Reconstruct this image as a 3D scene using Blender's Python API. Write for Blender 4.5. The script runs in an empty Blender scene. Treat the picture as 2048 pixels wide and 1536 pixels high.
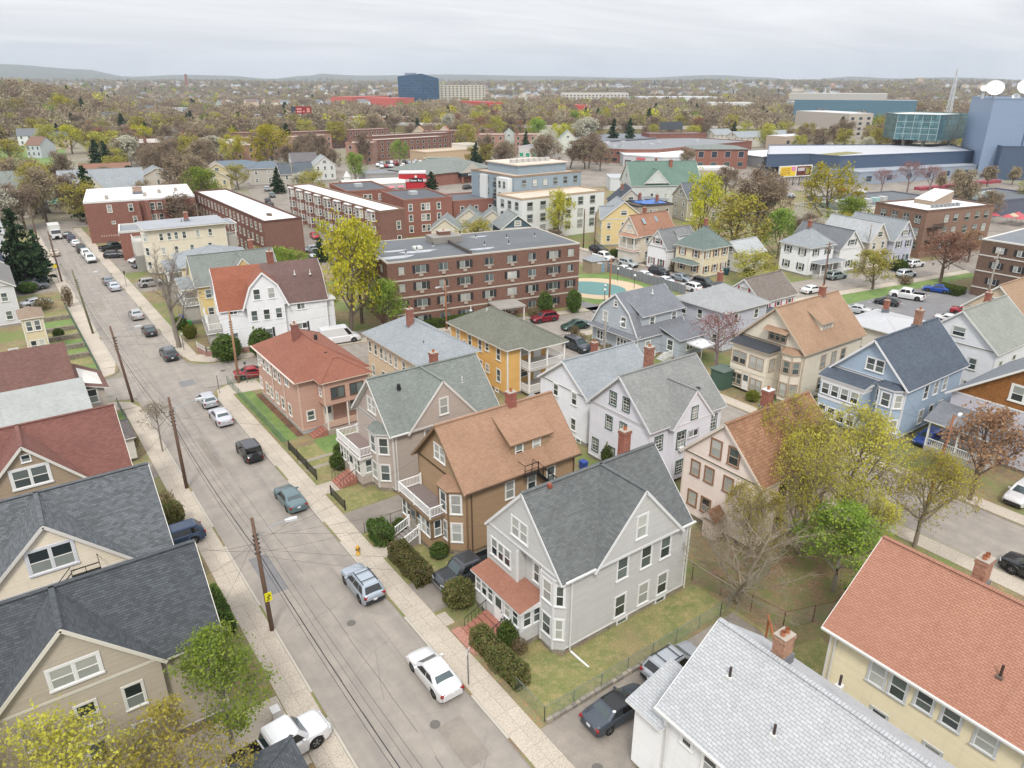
import bpy,math,random
import numpy as np
from mathutils import Vector,Matrix,noise
R = math.radians
SC = bpy.context.scene
COL = SC.collection
random.seed(7)
# ------------------------------------------------------------------ camera (drone, 36 m above the street)
cd = bpy.data.cameras.new('camera'); cam = bpy.data.objects.new('camera',cd); COL.objects.link(cam)
cd.sensor_width = 36; cd.lens = 36 * 1450 / 2048
cam.location = (0,0,36); cam.rotation_euler = (R(90 - 22.58),0,R(-35.7))
cd.clip_start = .5; cd.clip_end = 40000
SC.camera = cam
# ------------------------------------------------------------------ overcast sky
W = bpy.data.worlds.new('World'); SC.world = W; W.use_nodes = True
nt = W.node_tree; nt.nodes.clear()
def wn(t,**k):
 n = nt.nodes.new(t)
 for a,b in k.items(): setattr(n,a,b)
 return n
sky = wn('ShaderNodeTexSky',sky_type='NISHITA'); sky.sun_disc = False
SUN_EL,SUN_AZ = R(50),R(215)
sky.sun_elevation = SUN_EL; sky.sun_rotation = SUN_AZ
sky.air_density = 1; sky.dust_density = 3
bs = wn('ShaderNodeVectorMath',operation='SCALE'); bs.inputs['Scale'].default_value = .1
nt.links.new(sky.outputs[0],bs.inputs[0])
tc = wn('ShaderNodeTexCoord')
sep = wn('ShaderNodeSeparateXYZ'); nt.links.new(tc.outputs['Generated'],sep.inputs[0])
# cloud layer: direction divided by height gives flat cloud-deck coordinates
mx = wn('ShaderNodeMath',operation='MAXIMUM'); mx.inputs[1].default_value = .03; nt.links.new(sep.outputs['Z'],mx.inputs[0])
ad = wn('ShaderNodeMath',operation='ADD'); ad.inputs[1].default_value = .07; nt.links.new(mx.outputs[0],ad.inputs[0])
dv = wn('ShaderNodeVectorMath',operation='DIVIDE'); nt.links.new(tc.outputs['Generated'],dv.inputs[0])
cmb = wn('ShaderNodeCombineXYZ')
for i in range(3): nt.links.new(ad.outputs[0],cmb.inputs[i])
nt.links.new(cmb.outputs[0],dv.inputs[1])
mp = wn('ShaderNodeMapping'); mp.inputs['Rotation'].default_value = (0,0,R(50)); mp.inputs['Scale'].default_value = (.28,.8,.4)
nt.links.new(dv.outputs[0],mp.inputs[0])
nz = wn('ShaderNodeTexNoise'); nz.inputs['Scale'].default_value = 1.1; nz.inputs['Detail'].default_value = 9; nz.inputs['Roughness'].default_value = .6
nz.inputs['Distortion'].default_value = .5
nt.links.new(mp.outputs[0],nz.inputs['Vector'])
cr = wn('ShaderNodeValToRGB')
cr.color_ramp.elements[0].position = .34; cr.color_ramp.elements[0].color = (.555,.565,.59,1)
cr.color_ramp.elements[1].position = .66; cr.color_ramp.elements[1].color = (.71,.71,.715,1)
nt.links.new(nz.outputs['Fac'],cr.inputs[0])
# an overcast sky is dimmest at the horizon and brightens evenly towards the zenith
hz = wn('ShaderNodeMapRange'); hz.inputs['From Min'].default_value = 0; hz.inputs['From Max'].default_value = 1
hz.inputs['To Min'].default_value = 1.0; hz.inputs['To Max'].default_value = 2.2
nt.links.new(sep.outputs['Z'],hz.inputs['Value'])
hm = wn('ShaderNodeVectorMath',operation='SCALE'); nt.links.new(cr.outputs[0],hm.inputs[0]); nt.links.new(hz.outputs[0],hm.inputs['Scale'])
m2 = wn('ShaderNodeMixRGB'); m2.inputs[0].default_value = .95
nt.links.new(bs.outputs[0],m2.inputs[1]); nt.links.new(hm.outputs[0],m2.inputs[2])
bg = wn('ShaderNodeBackground'); bg.inputs['Strength'].default_value = .88
wo = wn('ShaderNodeOutputWorld')
nt.links.new(m2.outputs[0],bg.inputs[0]); nt.links.new(bg.outputs[0],wo.inputs[0])
sl = bpy.data.lights.new('sun','SUN'); sun = bpy.data.objects.new('sun',sl); COL.objects.link(sun)
sl.energy = 1.5; sl.angle = R(12); sl.color = (1,.96,.9)
sun.rotation_euler = (R(40),0,R(-35)); sun.location = (0,0,200)
SC.view_settings.view_transform = 'Standard'; SC.view_settings.look = 'None'
SC.view_settings.exposure = .6; SC.view_settings.gamma = 1; SC.view_settings.use_curve_mapping = False
SC.cycles.max_bounces = 6; SC.cycles.diffuse_bounces = 3; SC.cycles.glossy_bounces = 3; SC.cycles.transparent_max_bounces = 8
SC.cycles.volume_bounces = 0
SC.cycles.use_denoising = True

# ------------------------------------------------------------------ materials
MATS = {}
def lin(c):
 if isinstance(c,str):
  c = [int(c[i:i+2],16) / 255 for i in (0,2,4)]
  return tuple(x / 12.92 if x <= .04045 else ((x + .055) / 1.055) ** 2.4 for x in c)
 return tuple(c[:3])
class NT:
 def __init__(s,name):
  s.m = bpy.data.materials.new(name); s.m.use_nodes = True; s.t = s.m.node_tree
  s.b = s.t.nodes['Principled BSDF']
 def n(s,t,ins=None,**k):
  n = s.t.nodes.new('ShaderNode' + t)
  for a,b in k.items(): setattr(n,a,b)
  for a,b in (ins or {}).items():
   if isinstance(b,bpy.types.NodeSocket): s.t.links.new(b,n.inputs[a])
   else: n.inputs[a].default_value = b
  return n
 def l(s,a,b): s.t.links.new(a,b)
 def set(s,**k):
  for a,b in k.items():
   a = a.replace('_',' ')
   if isinstance(b,bpy.types.NodeSocket): s.l(b,s.b.inputs[a])
   else: s.b.inputs[a].default_value = b
 def mix(s,f,a,b,bt='MIX'):
  n = s.n('MixRGB',blend_type=bt)
  for i,x in enumerate((f,a,b)):
   if isinstance(x,bpy.types.NodeSocket): s.l(x,n.inputs[i])
   else: n.inputs[i].default_value = x if i == 0 else (*x[:3],1)
  return n.outputs[0]
 def noise(s,vec,scale,detail=3,rough=.5):
  return s.n('TexNoise',{'Vector': vec,'Scale': scale,'Detail': detail,'Roughness': rough}).outputs['Fac']
 def ramp(s,f,p0,p1,c0=(0,0,0),c1=(1,1,1)):
  n = s.n('ValToRGB',{'Fac': f}); e = n.color_ramp.elements
  e[0].position = p0; e[1].position = p1; e[0].color = (*c0,1); e[1].color = (*c1,1)
  return n.outputs[0]
 def math(s,op,a,b=0):
  n = s.n('Math',operation=op)
  for i,x in enumerate((a,b)):
   if isinstance(x,bpy.types.NodeSocket): s.l(x,n.inputs[i])
   else: n.inputs[i].default_value = x
  return n.outputs[0]
 def bump(s,h,dist=.02,strength=.6):
  b = s.n('Bump',{'Height': h,'Distance': dist,'Strength': strength})
  s.l(b.outputs[0],s.b.inputs['Normal'])
 def objv(s): return s.n('TexCoord').outputs['Object']
 def uv(s): return s.n('TexCoord').outputs['UV']
def memo(f):
 def g(*a,**k):
  key = (f.__name__,) + a + tuple(sorted(k.items()))
  if key not in MATS: MATS[key] = f(*a,**k)
  return MATS[key]
 return g
def dk(c,f): return tuple(x * f for x in c)
@memo
def paint(c,rough=.6,metal=0,var=.12):
 c = lin(c); N = NT('paint'); v = N.objv()
 f = N.noise(v,1.3,4)
 N.set(Base_Color=N.mix(f,dk(c,1 - var),dk(c,1 + var * .6)),Roughness=rough,Metallic=metal)
 return N.m
@memo
def siding(c,course=.115,var=.1):
 c = lin(c); N = NT('siding'); uv = N.uv(); sx = N.n('SeparateXYZ',{0: uv})
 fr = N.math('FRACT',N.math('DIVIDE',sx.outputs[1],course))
 ob = N.objv(); f = N.noise(ob,.9,5,.6)
 # streaky grime and slight board-to-board tone
 mp = N.n('Mapping',{0: uv}); mp.inputs['Scale'].default_value = (.22,1 / course,1)
 bt = N.n('TexWhiteNoise',noise_dimensions='2D'); fl = N.n('VectorMath',{0: mp.outputs[0]},operation='FLOOR'); N.l(fl.outputs[0],bt.inputs[0])
 col = N.mix(f,dk(c,1 - var),dk(c,1 + var * .5))
 col = N.mix(.05,col,bt.outputs['Value'],'OVERLAY')
 mp2 = N.n('Mapping',{0: uv}); mp2.inputs['Scale'].default_value = (3.5,.25,1)
 g = N.ramp(N.noise(mp2.outputs[0],1,3),.55,.8)
 col = N.mix(N.math('MULTIPLY',g,.14),col,(.25,.23,.2))
 N.set(Base_Color=col,Roughness=.62)
 col2 = N.mix(N.math('MULTIPLY',N.math('LESS_THAN',fr,.14),.22),col,dk(c,.45)); N.l(col2,N.b.inputs['Base Color'])  # shadow gap at each clapboard lap, painted in as a thin darker line
 N.bump(N.math('SUBTRACT',1,fr),.04,1)
 return N.m
@memo
def shingle(c1,c2,w=.3,h=.145,blotch=.35,rough=.93):
 c1,c2 = lin(c1),lin(c2); c2 = tuple(a + (b - a) * .75 for a,b in zip(c1,c2)); N = NT('asphalt_shingle'); uv = N.uv()
 b = N.n('TexBrick',{'Vector': uv,'Color1': (*c1,1),'Color2': (*c2,1),'Mortar': (*dk(c1,.68),1),'Scale': 1,'Mortar Size': .006,'Mortar Smooth': .3,
       'Brick Width': w,'Row Height': h})
 b.offset = .5; b.squash_frequency = 3; b.offset_frequency = 2
 f = N.noise(N.objv(),.45,5,.65)
 f2 = N.noise(N.objv(),14,2)
 col = N.mix(N.math('MULTIPLY',N.ramp(f,.35,.7),blotch),b.outputs[0],dk(c1,.62))
 col = N.mix(.2,col,N.ramp(f2,0,1),'OVERLAY')
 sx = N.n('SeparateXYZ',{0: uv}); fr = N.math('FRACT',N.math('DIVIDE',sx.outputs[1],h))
 mp = N.n('Mapping',{0: uv}); mp.inputs['Scale'].default_value = (2.2,.22,1)
 st = N.ramp(N.noise(mp.outputs[0],1,4),.55,.75)
 col = N.mix(N.math('MULTIPLY',st,.18),col,dk(c1,.5))
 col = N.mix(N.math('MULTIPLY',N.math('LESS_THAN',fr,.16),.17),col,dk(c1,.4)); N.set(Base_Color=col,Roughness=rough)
 N.bump(N.math('ADD',N.math('SUBTRACT',1,fr),N.math('MULTIPLY',b.outputs['Fac'],-1)),.02,.9)
 return N.m
@memo
def brick(c1,c2,mort='8d8177',w=.22,h=.075,bl=.3):
 c1,c2,mo = lin(c1),lin(c2),lin(mort); N = NT('brickwork'); uv = N.uv()
 b = N.n('TexBrick',{'Vector': uv,'Color1': (*c1,1),'Color2': (*c2,1),'Mortar': (*mo,1),'Scale': 1,'Mortar Size': .008,'Brick Width': w,'Row Height': h})
 f = N.noise(N.objv(),.35,5,.6)
 col = N.mix(N.math('MULTIPLY',f,bl),b.outputs[0],dk(c1,.5))
 f2 = N.noise(N.objv(),6,3); col = N.mix(.25,col,N.ramp(f2,.25,.75),'OVERLAY')
 N.set(Base_Color=col,Roughness=.9); N.bump(N.math('SUBTRACT',1,b.outputs['Fac']),.008,.8)
 return N.m
@memo
def rubble(c1='77706a',c2='a09686'):
 c1,c2 = lin(c1),lin(c2); N = NT('fieldstone'); v = N.objv()
 a = N.n('TexVoronoi',{'Vector': v,'Scale': 3.2}); d = N.n('TexVoronoi',{'Vector': v,'Scale': 3.2},feature='DISTANCE_TO_EDGE')
 sp = N.n('SeparateColor',{0: a.outputs['Color']})
 col = N.mix(sp.outputs[0],c1,c2); col = N.mix(N.math('MULTIPLY',sp.outputs[1],.35),col,lin('6a5140'))
 e = N.ramp(d.outputs['Distance'],.02,.08)
 N.set(Base_Color=N.mix(e,lin('9a9283'),col),Roughness=.9); N.bump(e,.05,.8)
 return N.m
@memo
def ground(kind):
 N = NT(kind); v = N.objv()
 f1 = N.noise(v,.12,6,.6); f2 = N.noise(v,.7,5,.65); f3 = N.noise(v,9,3)
 if kind == 'asphalt_road':
  col = N.mix(f1,lin('87817b'),lin('968e85')); col = N.mix(N.ramp(f2,.4,.75),col,lin('a0978c'))
  vo = N.n('TexVoronoi',{'Vector': N.n('MixRGB',{0: .12,1: v,2: N.n('TexNoise',{'Vector': v,'Scale': .8}).outputs['Color']}).outputs[0],'Scale': .16},feature='DISTANCE_TO_EDGE')
  cr = N.ramp(vo.outputs['Distance'],.0,.003); ck = N.ramp(N.noise(v,.09,2),.5,.6); col = N.mix(N.math('MULTIPLY',N.math('MULTIPLY',N.math('SUBTRACT',1,cr),.4),ck),col,lin('5a5958'))
  mp = N.n('Mapping',{0: v}); mp.inputs['Scale'].default_value = (1.1,.05,1)
  w = N.ramp(N.noise(mp.outputs[0],1,3),.45,.7); col = N.mix(N.math('MULTIPLY',w,.35),col,lin('6f6d6b'))
  sp = N.ramp(N.noise(v,.33,2),.66,.76); col = N.mix(N.math('MULTIPLY',sp,.3),col,lin('5b5957'))
  col = N.mix(.35,col,N.ramp(N.noise(v,40,2),.2,.8),'OVERLAY'); N.bump(f3,.004,.5)
 elif kind == 'asphalt_drive':
  col = N.mix(N.ramp(f2,.3,.7),lin('817a72'),lin('968d82')); col = N.mix(N.math('MULTIPLY',N.ramp(f1,.45,.65),.5),col,lin('665f58'))
  col = N.mix(.3,col,N.ramp(N.noise(v,30,2),.2,.8),'OVERLAY')
 elif kind == 'asphalt_dark':
  col = N.mix(N.ramp(f2,.3,.7),lin('6f6e70'),lin('7c7b7c')); col = N.mix(N.math('MULTIPLY',N.ramp(f1,.45,.65),.5),col,lin('8b8884'))
 elif kind == 'concrete_walk':
  oi = N.n('ObjectInfo')
  col = N.mix(oi.outputs['Random'],lin('aea497'),lin('bbb0a1')); col = N.mix(N.ramp(f2,.35,.75),col,lin('b1a698'))
  col = N.mix(N.math('MULTIPLY',N.ramp(f1,.5,.62),.4),col,lin('8f877c')); col = N.mix(.3,col,N.ramp(f3,.2,.8),'OVERLAY')
 elif kind == 'joint_dirt':
  col = N.mix(f2,lin('8b8377'),lin('9a9183'))
 elif kind == 'lawn':
  col = N.mix(N.ramp(f2,.38,.62),lin('6f7644'),lin('8a8355')); col = N.mix(N.ramp(N.noise(v,1.9,5,.7),.5,.68),col,lin('9a8c64'))
  col = N.mix(N.math('MULTIPLY',N.ramp(f1,.52,.68),.7),col,lin('8b7a5c')); col = N.mix(.5,col,N.ramp(N.noise(v,22,3),.25,.75),'OVERLAY'); N.bump(f3,.06,.8)
 elif kind == 'green_lawn':
  col = N.mix(N.ramp(f2,.35,.65),lin('5b763f'),lin('72874a')); col = N.mix(N.math('MULTIPLY',N.ramp(f1,.5,.7),.5),col,lin('87904f'))
  col = N.mix(.45,col,N.ramp(N.noise(v,22,3),.25,.75),'OVERLAY'); N.bump(f3,.06,.8)
 elif kind == 'yard_dirt':
  col = N.mix(N.ramp(f2,.4,.6),lin('7b6a55'),lin('85805a')); col = N.mix(N.ramp(N.noise(v,2.6,5,.7),.52,.62),col,lin('9a7a56'))
  col = N.mix(N.ramp(f1,.46,.6),col,lin('6f7844')); col = N.mix(.5,col,N.ramp(N.noise(v,18,3),.25,.75),'OVERLAY'); N.bump(f3,.08,.8)
 elif kind == 'town_ground':
  f0 = N.noise(v,.02,6,.6)
  col = N.mix(N.ramp(f0,.42,.6),lin('857e74'),lin('7a7a52')); col = N.mix(N.ramp(f1,.45,.6),col,lin('8d8780')); col = N.mix(N.math('MULTIPLY',N.ramp(N.noise(v,.006,5),.5,.6),.6),col,lin('7f7560'))
 elif kind == 'leaf_litter':
  col = N.mix(N.ramp(N.noise(v,5,4,.7),.4,.6),lin('7b6450'),lin('957c60')); col = N.mix(N.ramp(f2,.4,.6),col,lin('737446')); N.bump(f3,.08,1)
 elif kind == 'mulch':
  col = N.mix(N.ramp(f2,.4,.6),lin('5d4334'),lin('76543f')); N.bump(f3,.08,1)
 elif kind == 'far_hill':
  f0 = N.noise(v,.004,8,.7); f9 = N.noise(v,.03,4,.7)
  col = N.mix(N.ramp(f0,.4,.62),lin('5d5a4c'),lin('6c6450')); col = N.mix(N.ramp(f9,.45,.6),col,lin('4c5641')); N.bump(f9,14,1)
 N.set(Base_Color=col,Roughness=.93)
 return N.m
@memo
def glass(c='3a4143',rough=.12):
 N = NT('window_glass'); oi = N.n('ObjectInfo'); c = lin(c)
 col = N.mix(oi.outputs['Random'],dk(c,.5),dk(c,1.5)); f = N.noise(N.objv(),1.1,3)
 N.set(Base_Color=N.mix(f,col,dk(c,.8)),Roughness=rough,IOR=1.5); N.b.inputs['Specular IOR Level'].default_value = .8
 return N.m
@memo
def carpaint(c,metal=.35):
 N = NT('car_paint'); N.set(Base_Color=(*lin(c),1),Roughness=.32,Metallic=metal); N.b.inputs['Coat Weight'].default_value = .6; N.b.inputs['Coat Roughness'].default_value = .06
 return N.m
@memo
def leaf(c,tr=.35,var=.35):
 c = lin(c); N = NT('leaf'); oi = N.n('ObjectInfo')
 col = N.mix(N.noise(N.objv(),.55,3),dk(c,1 - var),dk(c,1 + var)); hs = N.n('HueSaturation',{'Color': col})
 N.l(N.math('ADD',.485,N.math('MULTIPLY',oi.outputs['Random'],.03)),hs.inputs['Hue']); N.l(N.math('ADD',.8,N.math('MULTIPLY',oi.outputs['Random'],.4)),hs.inputs['Value'])
 d = N.n('BsdfDiffuse',{'Color': hs.outputs[0]}); t = N.n('BsdfTranslucent',{'Color': hs.outputs[0]}); m = N.n('MixShader',{0: tr,1: d.outputs[0],2: t.outputs[0]})
 N.l(m.outputs[0],N.t.nodes['Material Output'].inputs[0])
 return N.m
@memo
def bark(c='6b6258'):
 c = lin(c); N = NT('bark'); mp = N.n('Mapping',{0: N.objv()}); mp.inputs['Scale'].default_value = (6,6,1.2)
 f = N.noise(mp.outputs[0],1.5,5,.7); N.set(Base_Color=N.mix(f,dk(c,.55),dk(c,1.35)),Roughness=.95); N.bump(f,.03,.8)
 return N.m
@memo
def wood(c):
 c = lin(c); N = NT('weathered_wood'); mp = N.n('Mapping',{0: N.objv()}); mp.inputs['Scale'].default_value = (14,14,.8)
 f = N.noise(mp.outputs[0],1.5,5,.7); N.set(Base_Color=N.mix(f,dk(c,.6),dk(c,1.3)),Roughness=.9)
 return N.m
@memo
def flatroof(c,stain=.3,seams=False):
 c = lin(c); N = NT('membrane_roof'); v = N.objv()
 f = N.noise(v,.25,6,.65); col = N.mix(N.math('MULTIPLY',N.ramp(f,.4,.7),stain),c,dk(c,.55))
 f2 = N.noise(v,1.6,5); col = N.mix(N.math('MULTIPLY',N.ramp(f2,.5,.8),stain),col,dk(c,.72))
 if seams:
  b = N.n('TexBrick',{'Vector': v,'Color1': (1,1,1,1),'Color2': (.93,.93,.93,1),'Mortar': (.7,.7,.7,1),'Scale': 1,'Mortar Size': .02,'Brick Width': 9,'Row Height': 2.4})
  col = N.mix(1,col,b.outputs[0],'MULTIPLY')
 N.set(Base_Color=col,Roughness=.85)
 return N.m
@memo
def glassgrid(c,w=1.6,h=3.7):
 c = lin(c); N = NT('curtain_wall'); uv = N.uv()
 b = N.n('TexBrick',{'Vector': uv,'Color1': (*dk(c,.55),1),'Color2': (*dk(c,1.5),1),'Mortar': (*dk(c,.35),1),'Scale': 1,'Mortar Size': .12,'Brick Width': w,'Row Height': h}); b.offset = 0
 N.set(Base_Color=N.mix(N.noise(N.objv(),.05,3),b.outputs[0],dk(c,.7)),Roughness=.2); N.b.inputs['Specular IOR Level'].default_value = .8
 return N.m
WHITE = lambda: paint('dcdcd8',.5,var=.06)
# ------------------------------------------------------------------ objects
def tag(o,label=None,cat=None,group=None,kind=None):
 if label: o['label'] = label
 if cat: o['category'] = cat
 if group: o['group'] = group
 if kind: o['kind'] = kind
 return o
def empty(name,loc=(0,0,0),rz=0,**k):
 o = bpy.data.objects.new(name,None); COL.objects.link(o); o.location = loc; o.rotation_euler = (0,0,rz); o.empty_display_size = .2
 return tag(o,**k)
def link(name,me,parent=None,loc=(0,0,0),rz=0,**k):
 o = bpy.data.objects.new(name,me); COL.objects.link(o); o.location = loc; o.rotation_euler = (0,0,rz)
 if parent: o.parent = parent
 return tag(o,**k)
def copy_tree(o,parent=None):
 c = o.copy(); COL.objects.link(c)
 if parent: c.parent = parent
 for ch in o.children: copy_tree(ch,c)
 return c
class MB:
 def __init__(s): s.v = []; s.f = []; s.m = []
 def face(s,pts,m=0):
  n = len(s.v); s.v += [tuple(p) for p in pts]; s.f.append(tuple(range(n,n + len(pts)))); s.m.append(m)
 def box(s,x0,y0,z0,x1,y1,z1,m=0,top=None,bot=True):
  if x1 < x0: x0,x1 = x1,x0
  if y1 < y0: y0,y1 = y1,y0
  n = len(s.v)
  s.v += [(x0,y0,z0),(x1,y0,z0),(x1,y1,z0),(x0,y1,z0),(x0,y0,z1),(x1,y0,z1),(x1,y1,z1),(x0,y1,z1)]
  F = [(0,1,5,4),(1,2,6,5),(2,3,7,6),(3,0,4,7),(4,5,6,7)] + ([(3,2,1,0)] if bot else [])
  s.f += [tuple(n + i for i in q) for q in F]
  s.m += [m] * 4 + [m if top is None else top] + ([m] if bot else [])
 def prism(s,poly,z0,z1,m=0,top=None,cap=True,bot=False):
  a = sum(poly[i][0] * poly[(i + 1) % len(poly)][1] - poly[(i + 1) % len(poly)][0] * poly[i][1] for i in range(len(poly)))
  if a < 0: poly = poly[::-1]
  for i in range(len(poly)):
   p,q = poly[i],poly[(i + 1) % len(poly)]
   s.face([(p[0],p[1],z0),(q[0],q[1],z0),(q[0],q[1],z1),(p[0],p[1],z1)],m)
  if cap: s.face([(p[0],p[1],z1) for p in poly],m if top is None else top)
  if bot: s.face([(p[0],p[1],z0) for p in poly[::-1]],m)
 def beam(s,a,b,w=.1,h=None,m=0):
  h = h or w; a,b = Vector(a),Vector(b); d = (b - a)
  if d.length < 1e-6: return
  d.normalize(); x = d.cross(Vector((0,0,1)))
  x = x.normalized() if x.length > 1e-4 else Vector((1,0,0)); y = x.cross(d) ; x = x * w / 2; y = y * h / 2
  n = len(s.v)
  s.v += [tuple(p) for p in (a - x - y,a + x - y,a + x + y,a - x + y,b - x - y,b + x - y,b + x + y,b - x + y)]
  s.f += [tuple(n + i for i in q) for q in ((0,1,2,3),(7,6,5,4),(0,4,5,1),(1,5,6,2),(2,6,7,3),(3,7,4,0))]; s.m += [m] * 6
 def tube(s,pts,r,n=6,m=0,cap=True):
  pts = [Vector(p) for p in pts]; rs = r if isinstance(r,(list,tuple)) else [r] * len(pts); base = len(s.v)
  for i,p in enumerate(pts):
   d = (pts[min(i + 1,len(pts) - 1)] - pts[max(i - 1,0)]).normalized(); x = d.cross(Vector((0,0,1)))
   x = x.normalized() if x.length > 1e-3 else Vector((1,0,0)); y = d.cross(x)
   for k in range(n):
    a = 2 * math.pi * k / n; s.v.append(tuple(p + (x * math.cos(a) + y * math.sin(a)) * rs[i]))
  for i in range(len(pts) - 1):
   for k in range(n):
    a,b = base + i * n + k,base + i * n + (k + 1) % n
    s.f.append((a,a + n,b + n,b)); s.m.append(m)
  if cap:
   s.f.append(tuple(base + k for k in range(n))); s.m.append(m)
   s.f.append(tuple(base + (len(pts) - 1) * n + k for k in range(n))[::-1]); s.m.append(m)
 def disc(s,c,r,n=12,m=0,z=None):
  s.face([(c[0] + r * math.cos(2 * math.pi * k / n),c[1] + r * math.sin(2 * math.pi * k / n),c[2]) for k in range(n)],m)
 def mesh(s,mats,name='mesh',uv=True,smooth=False):
  me = bpy.data.meshes.new(name); me.from_pydata(s.v,[],s.f)
  for m in mats: me.materials.append(m)
  me.polygons.foreach_set('material_index',s.m)
  if smooth: me.polygons.foreach_set('use_smooth',[True] * len(s.f))
  if uv and s.f:
   nl = len(me.loops); npol = len(me.polygons)
   co = np.empty(len(s.v) * 3); me.vertices.foreach_get('co',co); co = co.reshape(-1,3)
   vi = np.empty(nl,dtype=np.int32); me.loops.foreach_get('vertex_index',vi)
   nr = np.empty(npol * 3); me.polygons.foreach_get('normal',nr); nr = nr.reshape(-1,3)
   lt = np.empty(npol,dtype=np.int32); me.polygons.foreach_get('loop_total',lt)
   n = np.repeat(nr,lt,axis=0); p = co[vi]
   t = np.stack([-n[:,1],n[:,0],np.zeros(nl)],1); L = np.linalg.norm(t,axis=1); flat = L < .02
   t[flat] = (1,0,0); L[flat] = 1; t /= L[:,None]; b = np.cross(n,t)
   uvs = np.stack([(p * t).sum(1),(p * b).sum(1)],1).astype(np.float32)
   me.uv_layers.new(name='UVMap').data.foreach_set('uv',uvs.ravel())
  me.update(); return me
 def obj(s,name,mats,parent=None,loc=(0,0,0),rz=0,smooth=False,uv=True,**k):
  if not isinstance(mats,(list,tuple)): mats = [mats]
  return link(name,s.mesh(mats,name,uv,smooth),parent,loc,rz,**k)

# ------------------------------------------------------------------ windows, doors
WIN = {}
SIDE = {'R': 0,'F': -90,'B': 90,'L': 180}
PANES = ['2c3436','4a5456','6d7674','8d938f','a5a8a3','39423f','59635e','b3b4ae']
def win_meshes(w,h,style,casing,cw,pv,sash='e6e6e2'):
 key = (w,h,style,casing,cw,pv,sash)
 if key in WIN: return WIN[key]
 m = MB(); c = cw; w2 = w / 2; h2 = h / 2
 # casing: four boards butted end to end, sill proud
 if c > 0:
  m.box(-w2 - c,-.05,-h2,-w2,.02,h2,0); m.box(w2,-.05,-h2,w2 + c,.02,h2,0)
  m.box(-w2 - c,-.06,h2,w2 + c,.02,h2 + c,0); m.box(-w2 - c - .03,-.1,-h2 - c * .7,w2 + c + .03,.02,-h2,0)
 s = .045
 n = {'dh': 1,'double': 2,'triple': 3,'slider': 2,'fixed': 1,'quad': 4,'six': 1,'cross': 1}[style]
 ww = w / n; p = MB()
 for i in range(n):
  a = -w2 + i * ww; b = a + ww
  if i and c > 0 and style in ('double','triple','quad'):
   m.box(a - .06,-.045,-h2,a + .06,.02,h2,0); a += .06
  if i < n - 1 and style in ('double','triple','quad'): b -= .06
  m.box(a,-.03,-h2,a + s,.02,h2,1); m.box(b - s,-.03,-h2,b,.02,h2,1)
  m.box(a + s,-.03,h2 - s,b - s,.02,h2,1); m.box(a + s,-.03,-h2,b - s,.02,-h2 + s * 1.3,1)
  if style not in ('slider','fixed'): m.box(a + s,-.034,-.03,b - s,.02,.03,1)
  if style == 'six':
   m.box(-.012,-.026,.03,.012,.02,h2 - s,1); m.box(a + s,-.026,h2 * .5,b - s,.02,h2 * .5 + .025,1)
   m.box(-.012,-.026,-h2 + s,.012,.02,-.03,1); m.box(a + s,-.026,-h2 * .5,b - s,.02,-h2 * .5 + .025,1)
  if style == 'slider':
   p.face([(a + s,-.008,-h2 + s),(b - s,-.008,-h2 + s),(b - s,-.008,h2 - s),(a + s,-.008,h2 - s)],(i + pv) % 2)
  else:
   p.face([(a + s,-.008,-h2 + s),(b - s,-.008,-h2 + s),(b - s,-.008,0),(a + s,-.008,0)],1)
   p.face([(a + s,-.012,0),(b - s,-.012,0),(b - s,-.012,h2 - s),(a + s,-.012,h2 - s)],0)
 up = PANES[(pv * 3 + 3) % 8]; lo = PANES[(pv * 5) % 8]
 WIN[key] = (m.mesh([paint(casing,.5,var=.05),paint(sash,.45,var=.04)],'window',uv=False),p.mesh([glass(up,.25),glass(lo)],'pane',uv=False))
 return WIN[key]
def add_window(parent,loc,rz,w=.9,h=1.55,style='dh',casing='dcdcd8',cw=.12,pv=None,sash='e6e6e2',name='window'):
 pv = random.randrange(8) if pv is None else pv
 a,b = win_meshes(round(w,2),round(h,2),style,casing,cw,pv,sash)
 o = link(name,a,parent,loc,R(rz)); link('pane',b,o)
 return o
BRK = lambda: brick('8f4a37','a4604a')
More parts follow.
